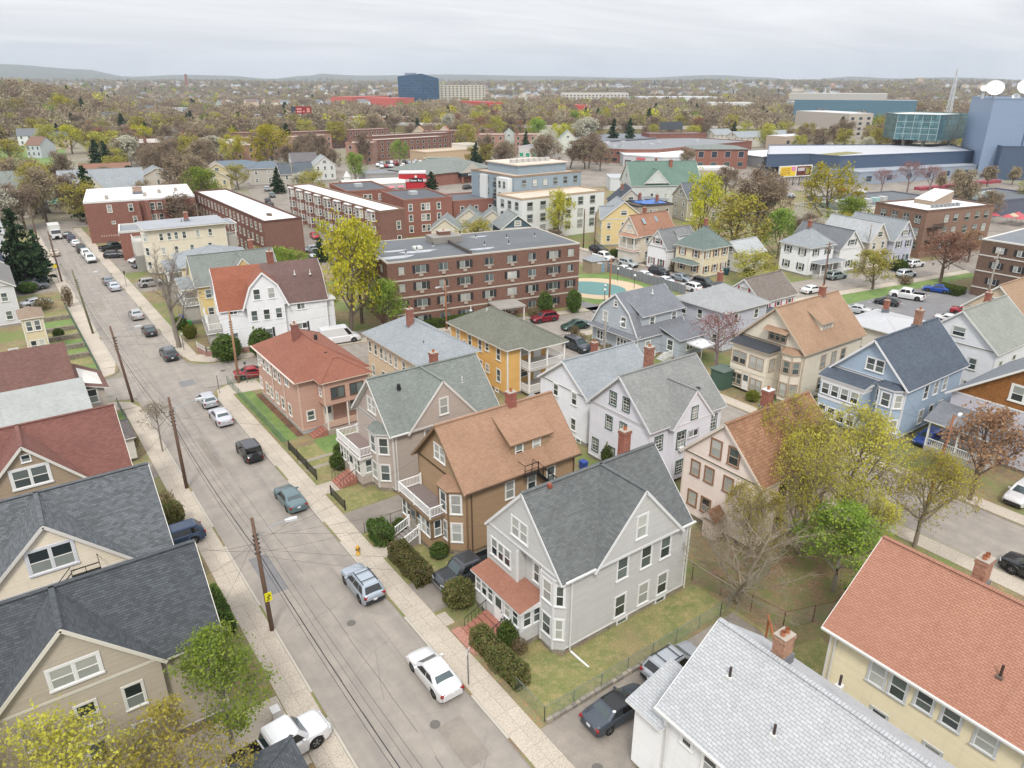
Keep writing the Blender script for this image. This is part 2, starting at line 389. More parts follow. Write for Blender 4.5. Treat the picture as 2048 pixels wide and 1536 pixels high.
class House:
 def __init__(s,name,label,x0,y0,x1,y1,ze,wall='c9c5bd',trim='dcdcd8',roof=None,yaw=0,fz=.5,found=None,cat='house',group='houses of the neighbourhood',wallmat=None,casing=None,wst='dh',wsash='e6e6e2',zb=0):
  s.x0,s.y0,s.x1,s.y1,s.ze,s.fz = x0,y0,x1,y1,ze,fz
  s.root = empty(name,(x0,y0,zb),R(yaw),label=label,cat=cat,group=group)
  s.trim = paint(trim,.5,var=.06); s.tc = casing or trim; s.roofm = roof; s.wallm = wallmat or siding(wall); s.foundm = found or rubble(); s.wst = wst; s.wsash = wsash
  s.w = MB(); s.r = MB(); s.t = MB(); s.g = MB(); s.f = MB()
  s.extra = []
 def P(s,m,name,mats,parent=None,loc=None,smooth=False,**k):
  if not m.v: return None
  p = parent or s.root
  return m.obj(name,mats,p,loc if loc is not None else (-s.x0,-s.y0,0),0,smooth,**k)
 def box(s,x0=None,y0=None,x1=None,y1=None,z0=None,z1=None,corner=True,frieze=True):
  x0 = s.x0 if x0 is None else x0; y0 = s.y0 if y0 is None else y0; x1 = s.x1 if x1 is None else x1; y1 = s.y1 if y1 is None else y1
  z0 = s.fz if z0 is None else z0; z1 = s.ze if z1 is None else z1
  s.w.box(x0,y0,z0,x1,y1,z1,0)
  if z0 <= s.fz + .01 and z0 > 0: s.f.box(x0 + .03,y0 + .03,-.6,x1 - .03,y1 - .03,z0 - .002,0)
  c = .11
  if corner:
   for (x,dx) in ((x0,-.02),(x1,.02)):
    for (y,dy) in ((y0,-.02),(y1,.02)):
     s.t.box(x + dx,y + dy,z0,x - math.copysign(c,dx),y - math.copysign(c,dy),z1 - .003,0)
  if frieze:
   s.t.box(x0 - .03,y0 - .03,z1 - .22,x1 + .03,y1 + .03,z1 - .01,0)
  s.t.box(x0 - .03,y0 - .03,z0 - .004,x1 + .03,y1 + .03,z0 + .1,0)
 def slab(s,q,th=.16,m=0,edge=None):
  # q: 4 (or 3) points of the top face, counter-clockwise from above
  q = [Vector(p) for p in q]; n = len(q); lo = [p - Vector((0,0,th)) for p in q]
  s.r.face(q,m)
  s.g.face(lo[::-1],0)
  for i in range(n):
   j = (i + 1) % n
   s.g.face([lo[i],lo[j],q[j] - Vector((0,0,.015)),q[i] - Vector((0,0,.015))],0)
   s.r.face([q[i] - Vector((0,0,.015)),q[j] - Vector((0,0,.015)),q[j],q[i]],m)
 def gable(s,axis,x0,x1,y0,y1,z,rise,ov=.3,rake=.3,ends='01',m=0,wall=True,th=.16,cap=True,wm=0):
  """gable roof over the rectangle; axis = direction of the ridge. z is the eave height at the wall"""
  if axis == 'x': a0,a1,b0,b1 = x0,x1,y0,y1
  else: a0,a1,b0,b1 = y0,y1,x0,x1
  bm = (b0 + b1) / 2; sl = rise / (bm - b0); A0,A1 = a0 - (rake if '0' in ends else 0),a1 + (rake if '1' in ends else 0)
  V = (lambda a,b,c: (a,b,c)) if axis == 'x' else (lambda a,b,c: (b,a,c))
  zr = z + rise + .16; ze = z - ov * sl + .16
  q1 = [V(A0,b0 - ov,ze),V(A1,b0 - ov,ze),V(A1,bm,zr),V(A0,bm,zr)]
  q2 = [V(A1,b1 + ov,ze),V(A0,b1 + ov,ze),V(A0,bm,zr),V(A1,bm,zr)]
  if axis == 'y': q1.reverse(); q2.reverse()
  s.slab(q1,th,m); s.slab(q2,th,m)
  if cap:
   s.r.beam(V(A0,bm,zr + .0),V(A1,bm,zr + .0),.28,.05,m)
  if wall:
   for e,a in (('0',a0),('1',a1)):
    if e in ends:
     t = [V(a,b0,z),V(a,b1,z),V(a,bm,z + rise)]
     if (e == '0') == (axis == 'x'): t = [t[1],t[0],t[2]]
     s.w.face(t,wm)
     # rake boards, 2 cm proud
     o = -.02 if e == '0' else .02
     for b in (b0,b1):
      s.t.beam(V(a + o,b,z - .06),V(a + o,bm,z + rise - .06),.05,.2,0)
     # band across the gable base
     oo = -.03 if e == '0' else .03
     s.t.box(*V(a,b0,z - .1),*V(a + oo,b1,z + .06),0)
     # barge board under the overhang edge
     ae = A0 - .014 if e == '0' else A1 + .014
     for bb in (b0 - ov,b1 + ov):
      s.t.beam(V(ae,bb,ze - .13),V(ae,bm,zr - .13),.04,.2,0)
  return zr
 def gutter(s,x0,y0,x1,y1,z,c='d8d8d4',down=None,zd=.25):
  m = MB(); m.beam((x0,y0,z),(x1,y1,z),.13,.12,0); s.P(m,'gutter',paint(c,.45))
  if down:
   for (x,y) in down:
    d = MB(); d.beam((x,y,z - .05),(x,y,zd),.08,.08,0); s.P(d,'downspout',paint(c,.45))
 def hip(s,x0,x1,y0,y1,z,rise,ov=.45,m=0,th=.14,axis=None):
  x0 -= ov; x1 += ov; y0 -= ov; y1 += ov; w,d = x1 - x0,y1 - y0; z0 = z + .05; zr = z + rise
  if w >= d:
   h = d / 2; r0 = (x0 + h,(y0 + y1) / 2,zr); r1 = (x1 - h,(y0 + y1) / 2,zr)
   if w - d < .4: r0 = r1 = ((x0 + x1) / 2,(y0 + y1) / 2,zr)
   fs = [[(x0,y0,z0),(x1,y0,z0),r1,r0],[(x1,y1,z0),(x0,y1,z0),r0,r1],[(x0,y1,z0),(x0,y0,z0),r0],[(x1,y0,z0),(x1,y1,z0),r1]]
  else:
   h = w / 2; r0 = ((x0 + x1) / 2,y0 + h,zr); r1 = ((x0 + x1) / 2,y1 - h,zr)
   fs = [[(x1,y0,z0),(x1,y1,z0),r1,r0],[(x0,y1,z0),(x0,y0,z0),r0,r1],[(x0,y0,z0),(x1,y0,z0),r0],[(x1,y1,z0),(x0,y1,z0),r1]]
  for f in fs:
   f2 = []
   for p in f:
    if not f2 or (Vector(p) - Vector(f2[-1])).length > 1e-3: f2.append(p)
   s.r.face(f2,m)
  for a,b in ((r0,r1),(r0,fs[0][0]),(r1,fs[0][1])): s.r.beam(a,b,.22,.05,m)
  s.g.box(x0 + .01,y0 + .01,z0 - th,x1 - .01,y1 - .01,z0 - .01,0)
 def gambrel(s,axis,x0,x1,y0,y1,z,r1,r2,inset,ov=.3,rake=.25,ends='01',m=0):
  if axis == 'x': a0,a1,b0,b1 = x0,x1,y0,y1
  else: a0,a1,b0,b1 = y0,y1,x0,x1
  bm = (b0 + b1) / 2; A0,A1 = a0 - (rake if '0' in ends else 0),a1 + (rake if '1' in ends else 0)
  V = (lambda a,b,c: (a,b,c)) if axis == 'x' else (lambda a,b,c: (b,a,c))
  k = ov
  for sg,b in ((1,b0),(-1,b1)):
   P = [(b - sg * k,z - .25 + .1),(b + sg * inset,z + r1 + .1),(bm,z + r1 + r2 + .1)]
   for i in (0,1):
    q = [V(A0,P[i][0],P[i][1]),V(A1,P[i][0],P[i][1]),V(A1,P[i + 1][0],P[i + 1][1]),V(A0,P[i + 1][0],P[i + 1][1])]
    if (sg < 0) != (axis == 'y'): q.reverse()
    s.slab(q,.14,m)
   for e,a in (('0',A0),('1',A1)):
    if e in ends:
     for i in (0,1): s.t.beam(V(a,P[i][0],P[i][1] - .1),V(a,P[i + 1][0],P[i + 1][1] - .1),.05,.22,0)
  for e,a in (('0',a0),('1',a1)):
   if e in ends:
    t = [V(a,b0,z),V(a,b1,z),V(a,b1 - inset,z + r1),V(a,bm,z + r1 + r2),V(a,b0 + inset,z + r1)]
    if (e == '0') == (axis == 'x'): t.reverse()
    s.w.face(t,0)
 def win(s,side,a,z,w=.9,h=1.55,style=None,plane=None,out=.0,**k):
  pl = {'R': s.y0,'L': s.y1,'F': s.x0,'B': s.x1}[side] if plane is None else plane
  x,y = (a,pl) if side in 'RL' else (pl,a)
  k.setdefault('casing',s.tc); k.setdefault('sash',s.wsash)
  return add_window(s.root,(x - s.x0,y - s.y0,z),SIDE[side],w,h,style or s.wst,**k)
 def wins(s,side,zs,as_,**k):
  for z in zs:
   for a in as_: s.win(side,a,z,**k)
 def door(s,side,a,z,w=.95,h=2.1,c='e8e6e0',plane=None,glass_c='4a5456'):
  pl = {'R': s.y0,'L': s.y1,'F': s.x0,'B': s.x1}[side] if plane is None else plane
  x,y = (a,pl) if side in 'RL' else (pl,a)
  m = MB(); m.box(-w / 2,-.05,0,w / 2,.02,h,0); m.box(-w / 2 - .12,-.06,0,-w / 2,.02,h + .1,1); m.box(w / 2,-.06,0,w / 2 + .12,.02,h + .1,1)
  m.box(-w / 2,-.06,h,w / 2,.02,h + .1,1); m.box(-w / 2 + .12,-.058,h * .55,w / 2 - .12,-.05,h - .15,2)
  o = m.obj('door',[paint(c,.5),s.trim,glass(glass_c)],s.root,(x - s.x0,y - s.y0,z),R(SIDE[side]))
  k = MB(); k.box(w / 2 - .12,-.1,.95,w / 2 - .07,-.05,1.05,0); k.obj('handle',paint('8a8478',.3,.8),o)
  return o
 def bay(s,side,a,w,d,ch,z0,z1,rise=.5,wins=None,plane=None,roofm=None,ww=.75,wh=1.5,sidew=True,found=True,dsty='dh',fw=None,cap=True):
  """angled bay on a wall: w wide, d deep, ch chamfer; wins = list of window centre heights"""
  pl = {'R': s.y0,'L': s.y1,'F': s.x0,'B': s.x1}[side] if plane is None else plane
  sg = -1 if side in 'RF' else 1; flip = side in 'RL'
  T = (lambda u,o: (a + u,pl + sg * o)) if flip else (lambda u,o: (pl + sg * o,a + u))
  poly = [T(-w / 2,-.02),T(-w / 2 + ch,d),T(w / 2 - ch,d),T(w / 2,-.02)]
  s.w.prism(poly,z0,z1,0)
  if found and z0 <= s.fz + .05:
   s.f.prism([T(-w / 2 + .03,0),T(-w / 2 + ch,d - .03),T(w / 2 - ch,d - .03),T(w / 2 - .03,0)],-.6,z0,0)
  for p in poly[1:3]: s.t.box(p[0] - .06,p[1] - .06,z0,p[0] + .06,p[1] + .06,z1 - .02,0)
  s.t.prism([T(-w / 2 - .03,0),T(-w / 2 + ch - .02,d + .03),T(w / 2 - ch + .02,d + .03),T(w / 2 + .03,0)],z1 - .18,z1 - .01,0)
  if cap:
   o = .2; q = [T(-w / 2 - o,0),T(-w / 2 + ch - o * .5,d + o),T(w / 2 - ch + o * .5,d + o),T(w / 2 + o,0)]; top = [T(-w / 2 + ch * .8,0),T(w / 2 - ch * .8,0)]
   s.g.prism(q,z1,z1 + .1,0)
   Z = z1 + .11
   F = [[(*q[0],Z),(*q[1],Z),(*top[0],Z + rise)],[(*q[1],Z),(*q[2],Z),(*top[1],Z + rise),(*top[0],Z + rise)],[(*q[2],Z),(*q[3],Z),(*top[1],Z + rise)]]
   for f in F:
    v = [Vector(p) for p in f]; n = (v[1] - v[0]).cross(v[2] - v[0])
    s.r2.face(f if n.z > 0 else f[::-1],0) if hasattr(s,'r2') and roofm else s.r.face(f if n.z > 0 else f[::-1],0)
  for z in wins or []:
   x,y = T(0,d); s.win_at(x,y,z,SIDE[side],fw or ww,wh,dsty)
   if sidew:
    ang = math.degrees(math.atan2(d,ch))
    for k,u in ((-1,-w / 2 + ch / 2),(1,w / 2 - ch / 2)):
     x,y = T(u,d / 2); sd = k if side in 'RB' else -k
     sd = {'R': k,'F': -k,'B': k,'L': -k}[side]
     s.win_at(x,y,z,SIDE[side] + sd * ang,min(ww,math.hypot(d,ch) - .35),wh)
 def win_at(s,x,y,z,rz,w=.8,h=1.5,style='dh',**k):
  k.setdefault('casing',s.tc); k.setdefault('sash',s.wsash)
  return add_window(s.root,(x - s.x0,y - s.y0,z),rz,w,h,style,**k)
 def chimney(s,x,y,z0,z1,w=.75,d=.65,pots=1,mat=None,flash='6d7075',cap='a69c90'):
  m = MB(); m.box(x - w / 2,y - d / 2,z0,x + w / 2,y + d / 2,z1,0); m.box(x - w / 2 - .05,y - d / 2 - .05,z1 - .22,x + w / 2 + .05,y + d / 2 + .05,z1 - .06,0)
  o = s.P(m,'chimney',mat or BRK())
  c = MB(); c.box(x - w / 2 - .04,y - d / 2 - .04,z1,x + w / 2 + .04,y + d / 2 + .04,z1 + .05,0); c.obj('cap',paint(cap,.8),o)
  for i in range(pots):
   f = MB(); px_ = x + (i - (pots - 1) / 2) * .36
   f.tube([(px_,y,z1 + .03),(px_,y,z1 + .3)],.13,8,0,cap=False); f.disc((px_,y,z1 + .12),.12,8,1); f.obj('flue',[paint('a5694a',.8),paint('201c1a',.9)],o)
  fl = MB(); fl.box(x - w / 2 - .1,y - d / 2 - .1,z0,x + w / 2 + .1,y + d / 2 + .1,z0 + .55,0); fl.obj('flashing',paint(flash,.6),o)
 def vent(s,x,y,z,h=.5,r=.06,c='4a4038',base='d0d0cc'):
  m = MB(); m.tube([(x,y,z - .2),(x,y,z + h)],r,8,0); m.box(x - .16,y - .16,z - .12,x + .16,y + .16,z + .02,1); s.P(m,'vent_pipe',[paint(c,.6),paint(base,.6)])
 def shed_dormer(s,x0,x1,y0,zb,zt,ytop,ztop,ov=.25,wm=0):
  """dormer on the slope that faces -y: front wall at y0 from zb to zt, roof rising to (ytop, ztop)"""
  s.w.face([(x0,y0,zb),(x1,y0,zb),(x1,y0,zt),(x0,y0,zt)],wm)
  s.w.face([(x0,y0,zb),(x0,y0,zt),(x0,ytop,ztop)],wm); s.w.face([(x1,y0,zt),(x1,y0,zb),(x1,ytop,ztop)],wm)
  s.w.face([(x0,ytop,zb),(x0,y0,zb),(x0,ytop,ztop)],wm); s.w.face([(x1,y0,zb),(x1,ytop,zb),(x1,ytop,ztop)],wm)
  k = (ztop - zt) / (ytop - y0)
  s.slab([(x0 - ov,y0 - ov,zt - k * ov + .12),(x1 + ov,y0 - ov,zt - k * ov + .12),(x1 + ov,ytop,ztop + .12),(x0 - ov,ytop,ztop + .12)],.12)
 def done(s,roof2=None,wallmats=None,roofmats=None):
  wm = wallmats or [s.wallm]
  s.P(s.w,'wall',wm); s.P(s.t,'trim',s.trim); s.P(s.f,'foundation',s.foundm)
  r = s.P(s.r,'roof',roofmats or [s.roofm]); s.P(s.g,'fascia',s.trim)
  return s
def railing(m,a,b,z,h=.9,mt=0,post=True,sp=.14,pr=.12):
 """baluster railing between two points (white, posts at both ends)"""
 a,b = Vector((a[0],a[1],z)),Vector((b[0],b[1],z)) if len(b) == 2 else Vector(b)
 if len(b) == 3 and b.z == z: pass
 L = (b - a).length; up = Vector((0,0,1)); pr += random.uniform(-.012,.012)
 m.beam(a + up * h,b + up * h,.09,.06,mt); m.beam(a + up * .12,b + up * .12,.06,.05,mt)
 n = max(2,int(L / sp))
 for i in range(1,n):
  p = a + (b - a) * i / n; m.box(p.x - .018,p.y - .018,p.z + .12,p.x + .018,p.y + .018,p.z + h,mt,bot=False)
 if post:
  for p in (a,b): m.box(p.x - pr / 2,p.y - pr / 2,p.z - .05,p.x + pr / 2,p.y + pr / 2,p.z + h + .15,mt)
def stair_run(parent,ox,oy,x0,x1,y0,y1,z0,z1,n,axis,mat,name='step'):
 """n solid steps climbing along axis ('x+' climbs as x grows); each step an object"""
 for i in range(n):
  m = MB(); t0,t1 = i / n,(i + 1) / n; zt = z0 + (z1 - z0) * (i + 1) / n
  if axis == 'x+': m.box(x0 + (x1 - x0) * t0,y0,z0 - .05,x0 + (x1 - x0) * t1 - .003,y1,zt)
  elif axis == 'x-': m.box(x1 - (x1 - x0) * t1 + .003,y0,z0 - .05,x1 - (x1 - x0) * t0,y1,zt)
  elif axis == 'y-': m.box(x0,y1 - (y1 - y0) * t1 + .003,z0 - .05,x1,y1 - (y1 - y0) * t0,zt)
  else: m.box(x0,y0 + (y1 - y0) * t0,z0 - .05,x1,y0 + (y1 - y0) * t1 - .003,zt)
  m.obj(name,mat,parent,(-ox,-oy,0))

# ------------------------------------------------------------------ terrain
CR = (8.3,10.2,18.2,20.2)   # left walk inner edge, left kerb, right kerb, right walk inner edge of the main street
def hump(x,y,cx,cy,sx,sy,h): return h * math.exp(-((x - cx) / sx) ** 2 - ((y - cy) / sy) ** 2)
FX,FY = math.cos(R(54.3)),math.sin(R(54.3))
def az_dist(x,y):
 f = x * FX + y * FY; r = x * FY - y * FX
 return math.degrees(math.atan2(r,f)),math.hypot(x,y),f,r
SKY = [(-60,137),(-36,138),(-33,133),(-28.5,142),(-26,155),(-22.5,151.5),(-20,153),(-17,158.5),(-14.7,153),(-10.5,157),(-5,155),(3,158),(9,161),(14.5,156),(17.7,160),(20.2,165),(23.5,158.5),(26,162),(29,160),(35.5,167),(60,165)]
def sky_row(az):
 if az > -14: return sky_row_(az) - 4
 return sky_row_(az)
def sky_row_(az):
 for (a,p),(b,q) in zip(SKY,SKY[1:]):
  if a <= az <= b:
   t = (az - a) / (b - a); t = t * t * (3 - 2 * t); return p + (q - p) * t
 return 160
def smooth(a,b,x): t = min(1,max(0,(x - a) / (b - a))); return t * t * (3 - 2 * t)
def ht(x,y):
 az,d,f,r = az_dist(x,y)
 h = 0
 if d > 250: h += 25 * smooth(520,900,d) * smooth(-24,-33,az) * (1 - smooth(1100,1700,d))   # park hill on the left
 if d > 1300 and f > 0:
  ca = math.cos(R(az)); n = noise.noise(Vector((x,y,0)) * .0011) + .5 * noise.noise(Vector((x,y,5)) * .003)
  h += smooth(1500,3600,d) * (26 + 12 * n)
  if d > 4000:
   # the far skyline: a point at forward distance f shows at row 165 when it is 36 m high
   top = 36 + (165 - sky_row(az)) / 1450 * f / 1.0
   h = h + (top - h) * smooth(4500,8200,d)
   if d > 8600: h -= smooth(8600,11000,d) * top * .8
 return h
def make_terrain():
 m = MB(); rings = [0.01] + [40 * 1.105 ** i for i in range(58)]; NA = 150
 az = [-180 + 360 * i / NA for i in range(NA)]
 az = sorted(set([-180 + 6 * i for i in range(60)] + [-48 + .8 * i for i in range(121)]))
 V = []
 for r_ in rings:
  for a in az:
   t = R(54.3 - a); x,y = r_ * math.cos(t),r_ * math.sin(t); z = ht(x,y)
   V.append((x,y,z - .06))
 n = len(az); F = []; MI = []
 for i in range(len(rings) - 1):
  for j in range(n):
   a,b = i * n + j,i * n + (j + 1) % n
   F.append((a,a + n,b + n,b)[::-1]); MI.append(0 if rings[i] < 1400 else 1)
 m.v,m.f,m.m = V,F,MI
 return m.obj('ground',[ground('town_ground'),ground('far_hill')],smooth=True,kind='structure')
make_terrain()
def sheet(name,poly,z,kind,thick=0,edge=None,label=None):
 m = MB()
 if thick: m.prism(poly,z - thick,z,1 if edge else 0,0)
 else:
  a = sum(poly[i][0] * poly[(i + 1) % len(poly)][1] - poly[(i + 1) % len(poly)][0] * poly[i][1] for i in range(len(poly)))
  m.face([(x,y,z) for x,y in (poly if a > 0 else poly[::-1])],0)
 return m.obj(name,[ground(kind) if isinstance(kind,str) else kind] + ([edge] if edge else []),kind='structure')
def xs(u,off=0):
 P = [(-160,121),(10,98),(20,96.2),(70,86),(115,77.3),(165,69.5),(320,46),(700,-14)]
 for (a,p),(b,q) in zip(P,P[1:]):
  if a <= u <= b: return p + (q - p) * (u - a) / (b - a) + off
 return 98 + off

KERB = lambda: paint('a9a299',.85)
def arc(cx,cy,r,a0,a1,n=7): return [(cx + r * math.cos(R(a0 + (a1 - a0) * i / n)),cy + r * math.sin(R(a0 + (a1 - a0) * i / n))) for i in range(n + 1)]
# ---- one asphalt sheet per road
sheet('main_street',[(10.2,-60),(18.2,-60),(18.2,232),(10.2,232)],0.0,'asphalt_road')
sheet('cross_street',[(-150,xs(-150,-4.2)),(10.6,xs(10.6,-4.2)),(10.6,xs(10.6,4.2)),(-150,xs(-150,4.2))],-.008,'asphalt_road')
m = MB()
us = [17.8,20,45,70,90,115,140,165,240,320]
for a,b in zip(us,us[1:]): m.face([(a,xs(a,-4.4),-.008),(b,xs(b,-4.4),-.008),(b,xs(b,4.4),-.008),(a,xs(a,4.4),-.008)])
m.obj('cross_street',ground('asphalt_road'),kind='structure')
sheet('back_street',[(59.4,-60),(67.8,-60),(67.8,xs(67,-4)),(59.4,xs(60,-4))],0.0,'asphalt_road')
sheet('parallel_street',[(101.8,xs(102,4)),(109.9,xs(109,4)),(112.5,200),(104.4,200)],0.0,'asphalt_road')
sheet('diagonal_street',[(56,116),(67.6,116),(70.5,205),(81,232),(107,345),(200,600),(190,603),(98,348),(70,236),(56,205)],-.004,'asphalt_drive')
sheet('north_street',[(-100,247),(19,228),(75,219),(75,229),(19,240),(-100,259)],0.004,'asphalt_road')
# ---- raised blocks between the roads, kerb high
def block(name,poly,kind,z=.11):
 return sheet(name,poly,z,kind,thick=.25,edge=KERB())
block('near_block',[(18.2,-60),(59.4,-60)] + [(59.4,xs(59,-6.5)),(57.5,xs(57.5,-4.2))] + [(45,xs(45,-4.2)),(22.5,xs(22.5,-4.2))] + arc(21.4,xs(21.4,-7.4),3.2,90,180)[1:],'yard_dirt')
block('left_block',[(10.2,-60)] + arc(7.2,xs(7.2,-7.2),3.0,0,90) + [(-150,xs(-150,-4.2)),(-150,-60)],'yard_dirt')
block('left_block',arc(6.7,xs(6.7,7.7),3.5,-90,0) + [(10.2,225),(8,229),(-100,246),(-150,250),(-150,xs(-150,4.2))],'yard_dirt')
block('middle_block',arc(22.2,xs(22.2,8.4),4,180,262) + [(45,xs(45,4.4)),(56,xs(56,4.4)),(56,208),(60,219),(19,226.5),(18.2,225)],'yard_dirt')
block('apartment_block',[(67.8,xs(67.8,4.4)),(90,xs(90,4.4)),(101.8,xs(101.8,4.4)),(104.4,200),(82,215),(71,205),(67.6,116),(60,116),(56,116),(56,xs(56,4.4))],'yard_dirt',z=.105)
block('east_block',[(67.8,-60),(160,-60),(240,0),(240,xs(240,-4.4)),(165,xs(165,-4.4)),(140,xs(140,-4.4)),(115,xs(115,-4.4)),(90,xs(90,-4.4)),(70,xs(70,-4.4)),(67.8,xs(67.8,-6.5))],'yard_dirt')
block('far_block',[(109.9,xs(109.9,4.4)),(115,xs(115,4.4)),(140,xs(140,4.4)),(165,xs(165,4.4)),(240,xs(240,4.4)),(250,130),(215,200),(150,215),(112.5,200)],'yard_dirt')
# ---- concrete walks, slab by slab
def walk(name,cells,z=.125):
 root = None
 r = empty(name,kind='structure')
 for (x0,y0,x1,y1) in cells:
  m = MB(); g = .012; m.box(x0 + g,y0 + g,z - .05,x1 - g,y1 - g,z + random.uniform(-.004,.006),0,bot=False)
  m.obj('slab',CONC(),r)
 return r
CONC = lambda: ground('concrete_walk')
def strips(u0,um,u1,v0,v1,step,skip=()):
 out = []; v = v0
 while v < v1 - .3:
  e = min(v1,v + step)
  if not any(a <= (v + e) / 2 <= b for a,b in skip):
   if um: out += [(u0,v,um,e),(um,v,u1,e)]
   else: out.append((u0,v,u1,e))
  v += step
 return out
for nm,p in (('near',(18.36,-10,20.2,xs(20,-8.2))),('l',(8.25,-10,10.04,xs(10,-7.6))),('f',(18.36,xs(20,9),20.2,226)),('lf',(8.1,xs(8,8.6),10.04,224))):
 sheet('sidewalk_bed',[(p[0],p[1]),(p[2],p[1]),(p[2],p[3]),(p[0],p[3])],.116,'joint_dirt')
walk('sidewalk',strips(18.36,19.28,20.2,8,xs(20,-8.2),1.5))
walk('sidewalk',strips(8.25,9.1,10.04,26,xs(10,-7.6),1.5))
walk('sidewalk',strips(18.36,None,20.2,xs(20,9),226,1.6))
walk('sidewalk',strips(8.1,None,10.04,xs(8,8.6),224,1.6))
# corner pads
for poly in ([(18.5,xs(20,-8.2)),(24,xs(24,-8.2)),(24,xs(24,-4.6)),(22.5,xs(22.5,-4.6)),(20.4,xs(20.4,-5.0)),(18.9,xs(18.9,-6.2))],[(9.9,xs(10,-7.6)),(9.3,xs(9,-5.6)),(7.6,xs(7.6,-4.5)),(3.5,xs(3.5,-4.5)),(3.5,xs(3.5,-7.0)),(8.2,xs(8.2,-7.6))],
    [(9.9,xs(10,8.6)),(9.4,xs(9,6)),(7,xs(7,4.5)),(3.5,xs(3.5,4.5)),(3.5,xs(3.5,6.6)),(8.1,xs(8,8.6))],[(18.5,xs(20,9)),(18.8,xs(19,6.6)),(20.6,xs(20.6,5.0)),(25,xs(25,4.6)),(56,xs(56,4.6)),(56,xs(56,6.6)),(25,xs(25,6.8)),(20.4,xs(20.4,9))]):
 sheet('corner_pavement',poly,.128,'concrete_walk')
# crossing kerb strips (granite) with dropped ends at the driveways
def kerb(x,v0,v1):
 m = MB(); m.box(x - .075,v0,-.1,x + .075,v1,.135); m.obj('kerb',paint('b3ada2',.8),kind='structure')
for a,b in ((8,16.5),(25.8,29.8),(31.0,38.8),(43.6,50.3),(54.0,62.9),(66.5,80),(80.02,87.5)): kerb(18.27,a,b)
for a,b in ((28,33.5),(36,43.3),(46.2,55.3),(58.9,66.2),(69.8,88.0)): kerb(10.13,a,b)
for a in range(8): kerb(18.27,106 + a * 15,119 + a * 15); kerb(10.13,108 + a * 14,120 + a * 14)
# paths, drives, yards: thin sheets, each 4 mm or more above the last
def patch(name,poly,kind,z=.122): return sheet(name,poly,z,kind)
R4_ = lambda a,b,c,d: [(a,b),(c,b),(c,d),(a,d)]
patch('driveway',R4_(20.2,15,38,25.2),'asphalt_drive'); patch('driveway',R4_(18.3,16.8,20.25,25.3),'asphalt_drive',.134) if 0 else None
patch('driveway',R4_(20.2,38.0,35,41.9),'asphalt_drive'); patch('driveway',R4_(20.2,50.4,36,54.2),'asphalt_drive')
patch('lawn',R4_(20.75,25.6,44,29.1),'lawn'); patch('lawn',R4_(20.75,29.1,24.9,32.4),'lawn'); patch('lawn',R4_(38.01,20,44,25.59),'lawn')
patch('lawn',R4_(20.4,42.2,25.6,45.8),'lawn'); patch('lawn',R4_(20.4,48.2,25.6,50.2),'lawn'); patch('garden_path',R4_(20.2,46.1,22,47.9),'concrete_walk',.127)
patch('lawn',R4_(20.4,54.4,25.5,58.2),'lawn'); patch('garden_path',R4_(20.2,58.3,22,60.4),'concrete_walk',.127); patch('lawn',R4_(20.4,60.6,27,69),'lawn')
patch('green_lawn',R4_(20.5,71.2,22.4,90.2),'green_lawn'); patch('green_lawn',[(20.5,88),(26,88),(26,xs(26,-6)),(20.5,xs(20.5,-6))],'green_lawn',.126)
patch('planting_bed',R4_(22.4,71.5,23.15,86),'mulch',.126); patch('green_lawn',R4_(23.5,66,27,69.8),'green_lawn',.126)
for y in (63.6,65.4): patch('gravel_track',R4_(20.4,y,34,y + .55),'joint_dirt',.128)
patch('garden_path',R4_(20.22,36.2,20.95,37.6),'concrete_walk',.127)
patch('leaf_litter',[(38.5,20.5),(47.5,18.5),(50,23),(48,29.5),(38.2,29.4)],'leaf_litter',.128); patch('lawn',[(31.2,16),(39,12),(41,20.2),(36,21.6),(31.5,20.4)],'lawn',.126)
patch('green_lawn',R4_(6.3,85.2,8.0,90),'green_lawn'); patch('green_lawn',R4_(5,104,7.9,109.5),'green_lawn'); patch('driveway',R4_(2,31,8.2,37),'concrete_walk'); patch('driveway',R4_(5.6,56.3,8.2,60.2),'asphalt_drive'); patch('green_lawn',R4_(5.4,60.4,8.1,62.5),'lawn'); patch('driveway',R4_(5.6,45.0,8.2,47.9),'asphalt_drive'); patch('driveway',R4_(5.2,71.0,8.2,75.0),'asphalt_drive')
for i,(a,b,k) in enumerate(((110,113,'lawn'),(114,118,'green_lawn'),(119,123,'green_lawn'),(124.5,128,'lawn'),(129.5,135,'green_lawn'),(136.5,141,'lawn'))): patch('lawn',R4_(2.2,a,7.8,b),k)
patch('parking_pad',R4_(.5,156,8.0,171),'asphalt_drive'); patch('parking_pad',R4_(20.3,163.5,32,193),'asphalt_drive'); patch('driveway',R4_(20.3,146,25,154),'asphalt_drive')
patch('driveway',[(26.5,92.6),(47,89.6),(47,83),(36,84),(31.5,86.2),(26.5,87)],'asphalt_drive',.124); patch('driveway',[(36,xs(36,6.8)),(46,xs(46,6.8)),(46,101.5),(36,102.5)],'asphalt_drive')
